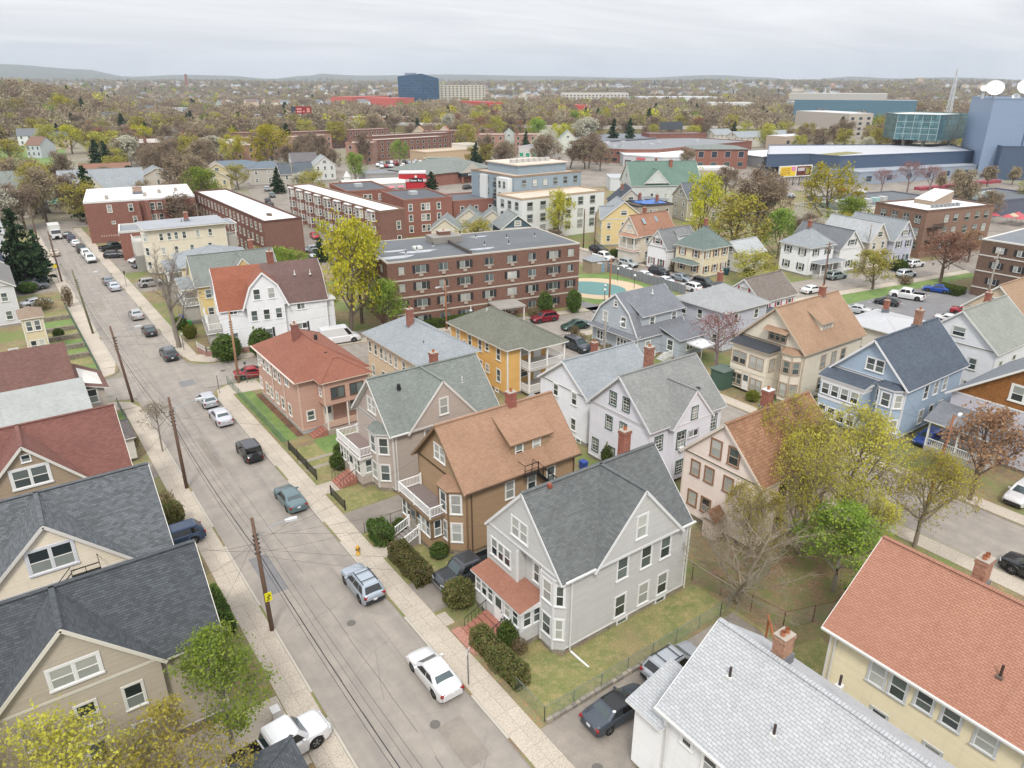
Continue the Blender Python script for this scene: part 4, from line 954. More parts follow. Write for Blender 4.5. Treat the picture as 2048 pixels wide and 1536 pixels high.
H.P(fe,'fire_escape',paint('1f1e20',.5,.4)); H.gutter(2.7,47.98,5.5,47.98,6.2); H.wins('B',[4.8,1.8],[50,52.6,55]); H.done()
H = House('bungalow','brick red roofed house with tan shingled cross gable beside the bare sapling',-9.5,61.8,5.0,69.6,6.4,wall='96846e',trim='d3d0c8',roof=shingle('744c44','875c52'),group=HG,casing='dedede')
H.box(); H.gable('x',-9.5,5.0,61.8,69.6,6.4,4.1,ov=.35,rake=.35); H.gable('y',-5.6,2.2,61.4,65.7,6.4,4.1,ov=.3,rake=.25,ends='0'); H.w.box(-5.6,61.4,.5,2.2,61.78,6.4,0)
H.win('R',-1.6,7.9,w=2.3,h=1.45,style='double',plane=61.4,cw=.2,pv=5); H.win('R',-1.6,9.5,w=.6,h=.6,style='fixed',plane=61.4,casing='e0e0e0',sash='e0e0e0',cw=.05,pv=7); H.wins('R',[4.8,1.8],[-4,-1.5,1],plane=61.4); H.wins('B',[4.8,1.8],[63.5,66,68]); H.done()
H = House('bungalow','house with pale grey-white shingled roof at the street corner',-9.5,77.6,4.2,84.8,5.2,wall='c5c0b6',trim='cfcdc8',roof=shingle('a3a6a3','b2b5b2'),group=HG)
H.box(); H.slab([(-9.9,74.5,3.4),(4.6,74.5,3.4),(4.6,85.0,7.0),(-9.9,85.0,7.0)],.15); H.slab([(4.6,88.2,5.2),(-9.9,88.2,5.2),(-9.9,85.0,7.0),(4.6,85.0,7.0)],.15)
H.w.box(-9.5,74.8,.5,4.2,77.6,3.3,0); H.hip(4.2,7.2,75.8,80.2,2.9,.9,ov=.3,m=1); H.w.box(4.2,75.8,.5,7.2,80.2,2.9,0); H.wins('B',[2.0],[77,79],plane=7.2)
H.done(roofmats=[H.roofm,shingle('5f5a58','716b68')])
H = House('bungalow','house with reddish brown roof on the near corner of the cross street',-12,87.9,4.0,93.2,6.2,wall='a9a196',trim='d0cdc6',roof=shingle('6b4d46','7c5d55'),group=HG)
H.box(-12,87.9,4.0,93.2); H.slab([(-12.3,86.0,6.6),(3.9,86.0,6.6),(3.9,87.6,10.2),(-12.3,88.4,10.2)][:0] or [(-12.3,85.6,6.6),(4.0,85.4,6.6),(4.0,89.6,9.8),(-12.3,89.8,9.8)],.16)
H.slab([(4.0,94.6,6.4),(-12.3,94.8,6.4),(-12.3,89.8,9.8),(4.0,89.6,9.8)],.16); H.slab([(4.0,85.2,6.1),(6.9,85.2,5.2),(6.9,91.4,5.2),(4.0,91.0,6.9)],.14)
H.w.box(4.0,85.6,.5,6.4,91.0,5.2,0); H.wins('R',[4.4],[5.2],plane=85.6); H.done()
H = House('cottage','corner of a small black roofed house at the bottom edge over the white pickup',-2,18.0,6.6,29.4,4.0,wall='b5b0a5',roof=S_NAVY(),group=HG)
H.box(); H.hip(-2,6.6,18.0,29.4,4.0,2.0,ov=.45); H.done()

# ------------------------------------------------------------------ vehicles
def interp(tab,x):
 if x <= tab[0][0]: return tab[0][1]
 for (a,p),(b,q) in zip(tab,tab[1:]):
  if x <= b: return p + (q - p) * (x - a) / (b - a)
 return tab[-1][1]
KINDS_CAR = {
 # L length, W width, H height, hood/deck heights along x (x from -L/2 rear to L/2 front), cabin stations: rear base, rear top, front top, front base
 'sedan': dict(L=4.75,W=1.82,H=1.45,wb=2.78,r=.33,top=[(-2.37,.78),(-2.3,1.0),(-1.5,1.06),(.75,.98),(1.3,.9),(2.1,.76),(2.37,.58)],cab=(-1.75,-.95,.35,1.1),belt=.93),
 'hatch': dict(L=4.1,W=1.74,H=1.48,wb=2.5,r=.31,top=[(-2.05,.8),(-2.0,1.0),(-1.4,1.0),(.8,.98),(1.3,.92),(1.85,.78),(2.05,.58)],cab=(-1.95,-1.5,.35,1.15),belt=.95),
 'suv': dict(L=4.6,W=1.86,H=1.7,wb=2.68,r=.36,top=[(-2.3,.85),(-2.25,1.1),(-1.6,1.12),(.8,1.1),(1.3,1.04),(2.1,.92),(2.3,.7)],cab=(-2.2,-1.75,.3,1.1),belt=1.05),
 'bigsuv': dict(L=5.0,W=1.98,H=1.82,wb=2.9,r=.38,top=[(-2.5,.9),(-2.45,1.15),(-1.6,1.18),(1.0,1.16),(1.5,1.12),(2.35,1.0),(2.5,.75)],cab=(-2.42,-2.1,.45,1.25),belt=1.12),
 'jeep': dict(L=4.3,W=1.85,H=1.84,wb=2.55,r=.42,top=[(-2.0,.8),(-1.98,1.15),(-1.5,1.15),(.6,1.15),(1.0,1.12),(1.95,1.06),(2.0,.8)],cab=(-1.95,-1.85,.3,.65),belt=1.12),
 'pickup': dict(L=5.8,W=2.0,H=1.93,wb=3.65,r=.41,top=[(-2.9,.9),(-2.88,1.2),(-1.0,1.2),(1.0,1.18),(1.4,1.16),(2.7,1.08),(2.9,.8)],cab=(-.85,-.65,1.0,1.55),belt=1.2,bed=(-2.8,-.95)),
 'van': dict(L=5.9,W=2.05,H=2.55,wb=3.7,r=.37,top=[(-2.95,.9),(-2.9,1.3),(-2.0,1.3),(1.6,1.25),(2.1,1.2),(2.75,1.0),(2.95,.7)],cab=(-2.93,-2.85,1.1,2.05),belt=1.25,panel=1),
}
RUB = lambda: paint('1b1b1c',.8); RIM = lambda: paint('9a9c9e',.35,.8); TRIM = lambda: paint('232427',.6)
def car_meshes(kind,col,roofc=None,rackc=None):
 K = KINDS_CAR[kind]; L,Wd,H,wb,r = K['L'],K['W'],K['H'],K['wb'],K['r']; h2 = L / 2; hw = Wd / 2
 cr_,crt,cft,cf = K['cab']; belt = K['belt']; out = {}
 xs_ = sorted(set([round(-h2 + L * i / 44,3) for i in range(45)]))
 def plan(x):
  t = abs(x) / h2; return hw * (1 - .16 * max(0,(t - .72) / .28) ** 2.2 - .02 * t)
 m = MB(); rows = []
 ax = (-wb / 2 - (.0 if kind != 'pickup' else .05),wb / 2 + (0.02))
 for x in xs_:
  w = plan(x); zt = interp(K['top'],x); zb = .26 if abs(x) < h2 - .15 else .34
  for a in ax:
   d = abs(x - a); ra = r + .07
   if d < ra: zb = max(zb,r + math.sqrt(ra * ra - d * d))
  e = max(0,(abs(x) / h2 - .93) / .07); s_ = 1 - .05 * e
  zs = zt - .02
  sec = [(w * .985 * s_,zb),(w * s_,max(zb + .02,zb + (zt - zb) * .25)),(w * 1.0 * s_,max(zb + .03,.55 + .0 * zt) if zb < .5 else zb + .03),(w * .99 * s_,zs - .16 if zs - .16 > zb + .04 else zb + .05),(w * .955 * s_,zs - .04),(w * .86 * s_,zt + .005),(w * .5 * s_,zt + .03),(0,zt + .04)]
  full = [(-a,b) for a,b in sec] + [(a,b) for a,b in sec[-2::-1]]
  rows.append([(x,a,b) for a,b in full])
 n = len(rows[0])
 for row in rows: m.v += row
 bed = K.get('bed')
 for i in range(len(rows) - 1):
  for k in range(n - 1):
   if bed and bed[0] < rows[i][0][0] and rows[i + 1][0][0] < bed[1] + .05 and 5 <= k <= n - 7: continue
   m.f.append((i * n + k,i * n + k + 1,(i + 1) * n + k + 1,(i + 1) * n + k)); m.m.append(0)
 m.f.append(tuple(range(n))); m.m.append(0); m.f.append(tuple((len(rows) - 1) * n + k for k in range(n))[::-1]); m.m.append(0)
 # dark underbody
 m.box(-h2 + .12,-hw + .2,.2,h2 - .12,hw - .2,.62,1)
 if bed:
  for q in ((bed[0],-hw + .16,.75,bed[1],-hw + .19,1.21),(bed[0],hw - .19,.75,bed[1],hw - .16,1.21),(bed[0],-hw + .16,.7,bed[1],hw - .16,.78),(bed[0],-hw + .1,.75,bed[0] + .06,hw - .1,1.21),(bed[1] - .02,-hw + .1,.75,bed[1] + .04,hw - .1,1.21)): m.box(*q,1)
 # cabin shell: rings from belt to roof
 wb0 = hw * .93; wt0 = hw * (.74 if kind not in ('jeep','van','pickup') else .84)
 zr = H
 def ring(t,z,ins=0):
  xr = cr_ + (crt - cr_) * t + ins; xf = cf + (cft - cf) * t - ins; w = wb0 + (wt0 - wb0) * t - ins
  P = []
  for (sx,sy) in ((xr,-1),(xf,-1),(xf,1),(xr,1)):
   c = .12
   if sy < 0: P += [(xr + .0,-w + c,z),(xr + c,-w,z)] if sx == xr else [(xf - c,-w,z),(xf,-w + c * 1.6,z)]
   else: P += [(xf,w - c * 1.6,z),(xf - c,w,z)] if sx == xf else [(xr + c,w,z),(xr,w - c,z)]
  return P
 def bow(P,t):  # bow the front and rear edges outwards
  return P
 ct = MB(); rn = [ring(0,belt - .05),ring(0,belt),ring(.93,zr - .12),ring(1,zr - .05,.02)]
 base = len(m.v)
 for rr in rn: m.v += rr
 for i in range(3):
  for k in range(8):
   m.f.append((base + i * 8 + k,base + i * 8 + (k + 1) % 8,base + (i + 1) * 8 + (k + 1) % 8,base + (i + 1) * 8 + k)); m.m.append(0)
 rt = rn[3]; cx = (crt + cft) / 2
 inner = [(p[0] * .8 + cx * .2,p[1] * .75,zr - .01) for p in rt]; b2 = len(m.v); m.v += inner
 rmat = 2 if roofc else 0
 for k in range(8): m.f.append((base + 24 + k,base + 24 + (k + 1) % 8,b2 + (k + 1) % 8,b2 + k)); m.m.append(rmat)
 m.f.append(tuple(range(b2,b2 + 8))); m.m.append(rmat)
 # bumper and sill trims
 if kind in ('suv','bigsuv','jeep','pickup','van'):
  m.box(-h2 - .03,-hw * .8,.38,-h2 + .05,hw * .8,.62,1 if kind != 'pickup' else 3); m.box(h2 - .06,-hw * .78,.36,h2 + .03,hw * .78,.6,1 if kind != 'pickup' else 3)
 zg = interp(K['top'],h2 - .02); m.box(h2 - .05,-hw * .42,zg - .3,h2 + .012,hw * .42,zg - .12,1)   # grille
 if kind == 'jeep': m.tube([(-h2 - .0,0,.95),(-h2 - .22,0,.95)],.38,14,1)
 if rackc:
  for y in (-wt0 + .1,wt0 - .1): m.beam((crt + .1,y,zr + .03),(cft - .15,y,zr + .03),.05,.05,1)
  for x in (crt + .5,cft - .5): m.beam((x,-wt0 + .1,zr + .05),(x,wt0 - .1,zr + .05),.05,.03,1)
 out['body'] = m.mesh([carpaint(col),TRIM(),carpaint(roofc or col),paint('b5b7b9',.3,.8)],'body',uv=False)
 me = out['body']; me.polygons.foreach_set('use_smooth',[len(p.vertices) == 4 and p.material_index != 1 and i < (len(rows) - 1) * (n - 1) for i,p in enumerate(me.polygons)])
 # glass, proud of the shell by 1 cm
 def lerp(a,b,t): return tuple(a[i] + (b[i] - a[i]) * t for i in range(3))
 def pane(i,j,s0,s1,t0=.06,t1=.9,o=.012):
  a0,b0 = ring(0,belt)[i],ring(0,belt)[j]; a1,b1 = ring(.93,zr - .12)[i],ring(.93,zr - .12)[j]
  q = [lerp(lerp(a0,b0,s),lerp(a1,b1,s),t) for s,t in ((s0,t0),(s1,t0),(s1,t1),(s0,t1))]
  v = [Vector(p) for p in q]; nn = (v[1] - v[0]).cross(v[2] - v[0]).normalized()
  return [tuple(p + nn * o) for p in v]
 dark = glass('15191b',.06); tint = glass('39474a',.05)
 g = MB(); g.face(pane(3,4,.02,.98)); out['windshield'] = g.mesh([tint],'windshield',uv=False)
 g = MB()
 if not K.get('panel'): g.face(pane(7,0,.03,.97,.12)); out['rear_window'] = g.mesh([dark if kind in ('jeep','suv') else tint],'rear_window',uv=False)
 for nm,i,j in (('side_window',1,2),('side_window',5,6)):
  if K.get('panel'): segs = [(.84,.97)] if i == 1 else [(.03,.16)]
  elif kind in ('suv','bigsuv'): segs = [(.05,.27),(.3,.6),(.63,.93)] if i == 1 else [(.07,.37),(.4,.7),(.73,.95)]
  elif kind == 'pickup': segs = [(.08,.46),(.5,.92)] if i == 1 else [(.08,.5),(.54,.92)]
  else: segs = [(.1,.46),(.49,.92)] if i == 1 else [(.08,.51),(.54,.9)]
  for a,b in segs:
   g = MB(); g.face(pane(i,j,a,b)); out.setdefault('sides',[]).append(g.mesh([dark],nm,uv=False))
 # wheels
 g = MB()
 N_ = 18
 prof = [(r * .62,-.1),(r * .95,-.11),(r,-.07),(r,.07),(r * .95,.11),(r * .62,.1)]
 base = 0
 for k in range(N_):
  a = 2 * math.pi * k / N_; g.v += [(q * math.cos(a),y,q * math.sin(a)) for q,y in prof]
 P_ = len(prof)
 for k in range(N_):
  for j in range(P_ - 1): a,b = k * P_ + j,((k + 1) % N_) * P_ + j; g.f.append((a,b,b + 1,a + 1)); g.m.append(0)
 out['tyre'] = g.mesh([RUB()],'tyre',uv=False,smooth=True)
 g = MB()
 g.tube([(0,-.085,0),(0,.085,0)],r * .63,16,1)
 for sd in (-.1,.1):
  for k in range(5):
   a = 2 * math.pi * k / 5; b = a + .38; c = r * .6
   g.face([(.03 * math.cos(a),sd,.03 * math.sin(a)),(c * math.cos(a),sd * .92,c * math.sin(a)),(c * math.cos(b),sd * .92,c * math.sin(b)),(.03 * math.cos(b),sd,.03 * math.sin(b))][::(1 if sd > 0 else -1)],0)
  g.tube([(0,sd - .005,0),(0,sd + .005,0)],r * .14,8,0)
 out['rim'] = g.mesh([RIM(),paint('2b2c2e',.5,.5)],'rim',uv=False)
 lt = MB(); zt = interp(K['top'],-h2 + .1); lt.box(-.07,-.17,-.09,.06,.17,.09); out['tail_light'] = lt.mesh([paint('8e1c1c',.25)],'tail_light',uv=False)
 hl = MB(); hl.box(-.12,-.18,-.06,.07,.18,.07); out['headlight'] = hl.mesh([paint('cfd3d6',.15)],'headlight',uv=False)
 mm = MB(); mm.box(-.06,-.1,-.07,.07,.1,.07); out['mirror'] = mm.mesh([carpaint(col)],'mirror',uv=False)
 pl = MB(); pl.box(-.015,-.15,-.075,.015,.15,.075); out['number_plate'] = pl.mesh([paint('d5d6d6',.5)],'number_plate',uv=False)
 return K,out
CARM = {}
CARNAME = dict(sedan='parked_car',hatch='parked_car',suv='parked_car',bigsuv='parked_car',jeep='parked_car',pickup='pickup_truck',van='delivery_van')
def car(kind,col,u,v,ang,label,z=None,roofc=None,rack=None,group='vehicles parked in the streets',cat=None,spare=None):
 key = (kind,col,roofc,rack)
 if key not in CARM: CARM[key] = car_meshes(kind,col,roofc,rack)
 K,o = CARM[key]
 r = empty(CARNAME[kind],(u,v,0 if z is None else z),R(ang),label=label,cat=cat or {'pickup': 'pickup truck','van': 'van'}.get(kind,'car'),group=group)
 link('body',o['body'],r); link('windshield',o['windshield'],r)
 if 'rear_window' in o: link('rear_window',o['rear_window'],r)
 for me in o.get('sides',[]): link('side_window',me,r)
 h2,hw,rr = K['L'] / 2,K['W'] / 2,K['r']
 for x in (-K['wb'] / 2 - (.05 if kind == 'pickup' else 0),K['wb'] / 2 + .02):
  for y in (-hw + .13,hw - .13):
   w = empty('wheel',(x,y,rr)); w.parent = r; link('tyre',o['tyre'],w); link('rim',o['rim'],w)
 zt = interp(K['top'],-h2 + .12); zf = interp(K['top'],h2 - .1)
 for s_ in (-1,1):
  link('tail_light',o['tail_light'],r,(-h2 + .07,s_ * hw * .74,zt - .2),R(s_ * 14)); link('headlight',o['headlight'],r,(h2 - .1,s_ * hw * .7,zf - .14),R(s_ * 18))
  link('mirror',o['mirror'],r,(K['cab'][3] - .45,s_ * (hw + .06),K['belt'] + .04))
 link('number_plate',o['number_plate'],r,(-h2 - .02,0,.62 if kind not in ('sedan',) else .72))
 return r
ST = 'vehicles parked along the main street'
car('sedan','e2e3e4',17.1,32.5,90,'white sedan nearest the camera, stopped by the right kerb',group=ST)
car('suv','a3adb8',17.2,43.6,90,'silver-blue crossover with roof rails parked across from the yellow pole sign',rack=1,group=ST)
car('sedan','5d7378',17.1,59.0,90,'teal grey sedan parked in front of the taupe house with brick steps',group=ST)
car('jeep','2a2d2b',16.9,70.4,90,'black boxy off-roader with spare wheel on its tailgate',roofc='3b3d45',group=ST)
car('sedan','c3c4cb',16.9,81.0,90,'silver sedan parked beside the green lawn of the salmon house',group=ST)
car('hatch','b5b8bd',16.9,86.8,90,'silver hatchback at the crossing, in front of the silver sedan',group=ST)
car('suv','484f55',16.8,106.6,90,'dark grey crossover parked next to the big bare tree',group=ST)
car('hatch','30363a',16.7,119.4,90,'black hatchback parked beyond the big bare tree',group=ST)
car('sedan','a9a9a9',16.7,130.0,90,'silver sedan parked beside the porch of the yellow house',group=ST)
car('sedan','b7bdc4',16.8,151.8,90,'silver blue sedan at the rear of a tight pair near the no-parking sign',group=ST)
car('sedan','6f7679',16.6,157.0,90,'grey sedan at the front of a tight pair near the no-parking sign',group=ST)
car('bigsuv','dadbda',16.6,180.4,-90,'white utility vehicle facing the camera near the small brick building',group=ST)
car('suv','dfe0e0',16.5,186.3,-90,'white crossover behind the white utility vehicle, beside the dark van',group=ST)
car('bigsuv','25302c',16.3,192.8,90,'dark green-black tall wagon parked by the brick apartment wall',group=ST)
car('sedan','d9dadb',16.2,201.5,90,'small white sedan parked far up the street by the delivery truck',group=ST)
car('suv','303b56',16.0,207.6,90,'dark blue car parked next to the delivery truck',group=ST)
car('sedan','2d3033',15.9,213.6,90,'black sedan farthest up the street by the brick corner',group=ST)
car('sedan','c9bda9',10.9,192.0,90,'beige sedan parked alone at the left kerb',group=ST)
car('pickup','25312f',22.5,190.0,20,'black pickup in the small lot under the brick apartment wall',z=.12); car('suv','33363b',21.6,180.8,-20,'dark crossover parked in the lot beside the small brick building',z=.12)
car('sedan','e0e0e0',25.2,173.5,200,'white sedan tucked in beside the triple-decker porches',z=.12); car('hatch','3d3d40',24.6,167.6,200,'dark hatchback partly hidden by the triple-decker porches',z=.12); car('suv','9b9a98',23.0,149.8,0,'grey-white wagon in the short driveway behind the bare tree',z=.12)
car('bigsuv','5a5d63',4.4,159.8,0,'grey wagon in the near row of the left side parking pad',z=.12); car('bigsuv','3c4a60',4.6,163.6,0,'navy wagon in the middle of the left side parking pad',z=.12); car('suv','4f6275',5.0,167.4,0,'blue grey crossover at the back of the left side parking pad',z=.12)
car('sedan','d9dcde',3.9,147.2,10,'white sedan half hidden by a shrub in the left yards',z=.12)
car('sedan','9a1f2c',24.2,xs(24,-3.0) + 0,-9,'red sedan peeking from behind the salmon house'); car('van','e3e4e6',39.0,xs(39,8.9) - 2.9,-9,'long white delivery van parked behind the salmon house',z=.12)
car('pickup','404348',24.6,40.0,180,'charcoal pickup in the driveway between the brown and light grey houses',z=.12); car('pickup','dcdde0',6.9,32.5,6,'white crew-cab pickup with open black bed at the bottom edge',z=.12)
car('suv','2b4160',6.9,58.0,180,'navy blue crossover nosed in beside the charcoal-roofed house',z=.12)
car('sedan','3f4650',24.7,23.3,0,'dark blue-grey sedan with black roof glass on the near driveway',z=.12,roofc='15181b'); car('suv','a8adb3',30.2,23.8,0,'silver crossover with roof bars ahead of the dark sedan on the near driveway',z=.12,rack=1)
car('bigsuv','222428',60.6,13.9,90,'black utility vehicle cut by the right edge on the back street'); car('suv','dddddd',72.5,19.6,180,'white crossover cut by the right edge in a side drive',z=.12); car('hatch','24418c',77.2,30.5,180,'small bright blue car in the driveway beside the blue house',z=.12)
car('suv','7e1828',70.4,xs(70,2.9),171,'dark red crossover parked under the clipped evergreens'); car('sedan','1f4238',72.0,xs(72,-2.6),171,'dark green sedan parked at the kerb corner'); car('bigsuv','343b44',65.9,75.4,-90,'dark slate minivan parked beside the yellow house porches')
FA = 'vehicles parked along the far parallel street'
car('suv','22252a',112.5,122.5,-80,'black crossover parked at the yellow gabled house',z=.12,group=FA); car('pickup','dfdfdd',108.3,116.5,-88,'white pickup parked left of the brick pool shed',group=FA); car('suv','b3b8b9',108.5,108.8,-88,'silver crossover parked before the orange-roofed house',group=FA)
car('sedan','e2e2e2',104.2,106.0,88,'white sedan just behind the grey pool fence, nearest the shed',group=FA); car('sedan','e5e5e5',104.1,100.1,88,'white car low behind the middle of the grey pool fence',group=FA); car('sedan','dcdfe2',104.2,94.6,88,'white sedan behind the near end of the grey pool fence',group=FA)
car('suv','2a2c36',108.6,100.0,-88,'navy crossover parked before the small white gabled house',group=FA); car('sedan','8f979f',108.5,93.9,-88,'blue grey sedan parked before the cream hip-roofed house',group=FA); car('bigsuv','33373b',108.6,88.2,-88,'black wagon parked nearest the cross street corner',group=FA); car('suv','e3e3e3',104.4,88.0,88,'white crossover beyond the grey hip roof',group=FA)
car('sedan','e4e4e4',121.6,xs(121,-2.6),-9,'white sedan beside the leaning utility pole'); car('suv','83908f',134.5,xs(134,2.6),-9,'grey green crossover before the white picket fence')
PL = 'cars in the apartment parking lot'
car('sedan','bfc2c4',115.8,61.8,105,'silver sedan at the near end of the apartment lot',z=.13,group=PL); car('hatch','34373a',124.6,61.2,105,'dark hatchback between the silver sedan and the white pickup',z=.13,group=PL); car('pickup','e2e2e2',131.4,61.2,105,'white pickup parked in the apartment lot',z=.13,group=PL); car('sedan','1c4aa0',140.3,60.2,105,'bright blue sedan at the far end of the apartment lot',z=.13,group=PL)
car('sedan','d8d8d8',122.8,49.6,-75,'white car in the near row behind the pale roof',z=.13,group=PL); car('sedan','98202a',129.5,50.2,-75,'red car in the near row beside the shrubs',z=.13,group=PL)
car('suv','bfc5c9',147.2,xs(147,-2.7),-9,'silver crossover under the rust-coloured tree'); car('suv','e0e0e0',157.4,xs(157,2.4),-9,'white crossover before the lavender house'); car('suv','1d2023',152.4,xs(152,2.4),-9,'black crossover beside the white one at the lavender house')
car('sedan','a81c1c',66.0,176.5,-100,'red sedan in the lane between the long brick apartments'); car('suv','a6abad',58.9,161,180,'grey crossover beside the end wall of the long brick apartment',z=.01); car('sedan','c7cdd2',58.9,155.5,180,'silver sedan under the yellow-green trees beside the brick end wall',z=.01)
G4 = 'cars along the diagonal street'; GC = ['b9bcc0','d3d4d6','8b9096','c7c9ca','34373b']
for i,(a,b) in enumerate(((94.2,283.6),(96.0,297.3),(98.0,308.3),(100.6,323.5),(102,331))): car('sedan',GC[i],a,b,76,['grey sedan','pale silver sedan','mid grey sedan','white sedan','black sedan'][i] + ' in the right-hand row up the diagonal street',group=G4)
for i,(a,b) in enumerate(((88,290.6),(84.6,268.9),(81.0,252.6),(75.5,240.5),(73.4,231.4))): car('suv',['5c6b7a','a9b4bd','6f7f7f','222528','2a2c2e'][i],a,b,76,['slate blue crossover','pale blue crossover','grey green crossover','black crossover','charcoal crossover'][i] + ' in the left-hand row of the diagonal street',group=G4)
car('sedan','c9ccd0',13.2,262.6,90,'silver sedan before the grey garage',z=.05); car('suv','2b2f33',146,231,20,'black crossover beside the brick pharmacy entrance')
# box truck
r = empty('delivery_truck',(13.4,214.5,0),R(-90),label='white box truck facing down the street, far up by the brick apartments',cat='truck',group=ST)
m = MB(); m.box(-3.4,-1.2,.95,1.4,1.2,3.4); m.obj('cargo_box',paint('c8c8c4',.5),r)
m = MB(); m.prism([(1.5,-1.05),(3.0,-1.05),(3.0,1.05),(1.5,1.05)],.5,1.5,0); m.face([(3.0,-1.0,1.5),(3.0,1.0,1.5),(2.6,.95,2.3),(2.6,-.95,2.3)],1); m.box(1.5,-1,1.5,2.58,1,2.35,0); m.obj('cab',[paint('dcdcdc',.4),glass('22282a',.1)],r)
m = MB(); m.box(-3.4,-.5,.5,3.0,.5,.95); m.obj('chassis',TRIM(),r)
for x in (-2.3,2.3):
 for y in (-.95,.95):
  m = MB(); m.tube([(x,y - .14,.45),(x,y + .14,.45)],.45,14); m.obj('wheel',RUB(),r)

# ------------------------------------------------------------------ buildings of the middle distance
HM = 'houses beyond the cross street'
def SH(label,x0,y0,x1,y1,ze,rise,kind='x',wall='c8c3ba',roof=None,yaw=0,zs=None,nf=2,nr=3,trim='d6d5d0',name='small_house',group=HM,casing=None,ww=.85,wh=1.35,shut=None,gw=True,chim=None,fz=.5,ov=.35,found=None,wst='dh',ends='01',done=True,zb=0):
 H = House(name,label,x0,y0,x1,y1,ze,wall=wall,trim=trim,roof=roof or S_LGREY(),yaw=yaw,group=group,casing=casing,found=found or paint('96918a',.85),fz=fz,wst=wst,zb=zb)
 H.box()
 if kind in 'xy': H.gable(kind,x0,x1,y0,y1,ze,rise,ov=ov,rake=ov * .8,ends=ends)
 elif kind == 'hip': H.hip(x0,x1,y0,y1,ze,rise,ov=ov + .1)
 zs = zs or ([1.95,4.9] if ze > 5 else [1.9])
 sm = paint(shut,.6) if shut else None
 def w(side,a,z,W=ww,h=wh):
  H.win(side,a,z,w=W,h=h)
  if shut:
   pl = {'R': y0,'F': x0}[side]
   for k in (-1,1):
    m = MB(); c = a + k * (W / 2 + .3)
    if side == 'R': m.box(c - .17,pl - .06,z - h / 2,c + .17,pl - .02,z + h / 2)
    else: m.box(pl - .06,c - .17,z - h / 2,pl - .02,c + .17,z + h / 2)
    H.P(m,'shutter',sm)
 for z in zs:
  for i in range(nf): w('F',y0 + (y1 - y0) * (i + .5 + (.0)) / nf,z)
  for i in range(nr): w('R',x0 + (x1 - x0) * (i + .5) / nr,z)
 if gw and kind == 'x' and rise > 2: w('F',(y0 + y1) / 2,ze + rise * .35,1.4,1.1)
 if gw and kind == 'y' and rise > 2: w('R',(x0 + x1) / 2,ze + rise * .35,1.4,1.1)
 if chim: H.chimney(chim[0],chim[1],chim[2],chim[2] + 1.9,.65,.6)
 return H.done() if done else H
def porch(H,x0,y0,x1,y1,z,h,posts,rail=True,roofm=None,deckc='a8a49c',pc='e2e2de',roof=True,sides='FR'):
 po = empty('porch'); po.parent = H.root; po.location = (-H.x0,-H.y0,0)
 m = MB(); m.box(x0,y0,-.2,x1,y1,z); m.obj('deck',paint(deckc,.8),po)
 for (x,y) in posts:
  m = MB(); m.box(x - .08,y - .08,z,x + .08,y + .08,z + h); m.obj('post',paint(pc,.5),po)
 if rail:
  m = MB()
  if 'F' in sides: railing(m,(x0 + .08,y0 + .08),(x0 + .08,y1 - .08),z,post=False,sp=.2)
  if 'R' in sides: railing(m,(x0 + .08,y0 + .08),(x1 - .08,y0 + .08),z,post=False,sp=.2)
  m.obj('railing',paint(pc,.5),po)
 if roof:
  m = MB(); m.box(x0 - .3,y0 - .3,z + h,x1 + .3,y1 + .3,z + h + .15,1); m.prism([(x0 - .28,y0 - .28),(x1,y0 - .28),(x1,y1 + .28),(x0 - .28,y1 + .28)],z + h + .155,z + h + .25,0); m.obj('porch_roof',[roofm or S_LGREY(),paint(pc,.5)],po)
 return po
# E: white gambrel house on the far corner
H = House('three_family_house','white gambrel house with half rust-red and half brown roof at the crossing',23.9,103.6,38.8,113.2,6.4,wall='dedfe0',trim='e6e6e6',roof=shingle('8e5540','9c634c'),yaw=-9.4,group=HM,found=paint('b5b2ac',.8),wsash='dcdcdc')
H.box()
H.gambrel('x',23.9,30.5,103.6,113.2,6.4,3.4,1.5,2.6,ends='0',m=0); H.gambrel('x',30.5,38.8,103.6,113.2,6.4,3.4,1.5,2.6,ends='1',m=1)
H.gambrel('y',27.0,33.0,102.9,108.4,6.4,3.0,1.9,1.1,ends='0',m=0,ov=.2); H.w.box(27.4,102.9,.5,32.6,103.6,6.4,0)
H.wins('R',[8.25],[29.0,31.0],w=.9,h=1.5,plane=102.9); H.wins('R',[5.2],[28.3,30.0,31.7],plane=102.9,w=.85,h=1.5); H.wins('R',[2.3],[28.2,30.0],plane=102.9,w=1.0,h=1.5); H.win('R',25.6,5.9,w=1.0,h=.6,style='slider'); H.win('R',35.0,5.6,w=1.1,h=.9,style='slider'); H.win('R',34.9,2.6,w=1.4,h=.9,style='slider'); H.win('R',25.4,2.2,w=.8,h=1.3); H.wins('F',[7.9],[107.2,109.6]); H.wins('F',[5.1,2.1],[104.9,106.7,109.3,111.5])
for a in (34.05,35.75,29.35,30.65):
 m = MB(); m.box(a - .15,102.83 if a < 32 else 103.54,1.8,a + .15,102.88 if a < 32 else 103.58,3.2); H.P(m,'shutter',paint('23262c',.6))
H.chimney(32.2,108.6,9.8,13.0,.9,.8,mat=brick('80402f','93503c')); H.vent(35.0,105.8,9.9,.6,.06,c='dcdcdc'); H.vent(37.2,105.6,9.8,.6,.06,c='dcdcdc')
H.w.box(38.8,104.2,.5,40.0,108,5.9,0); H.g.box(38.6,104.0,5.9,40.3,108.3,6.1,0)
porch(H,22.0,104.2,23.85,112.6,3.5,2.3,[(22.1,104.3),(22.1,108.4),(22.1,112.5)],roof=False); porch(H,22.0,104.2,23.85,112.6,.7,2.3,[(22.1,104.3),(22.1,108.4),(22.1,112.5)],roof=True,roofm=paint('8d8987',.8))
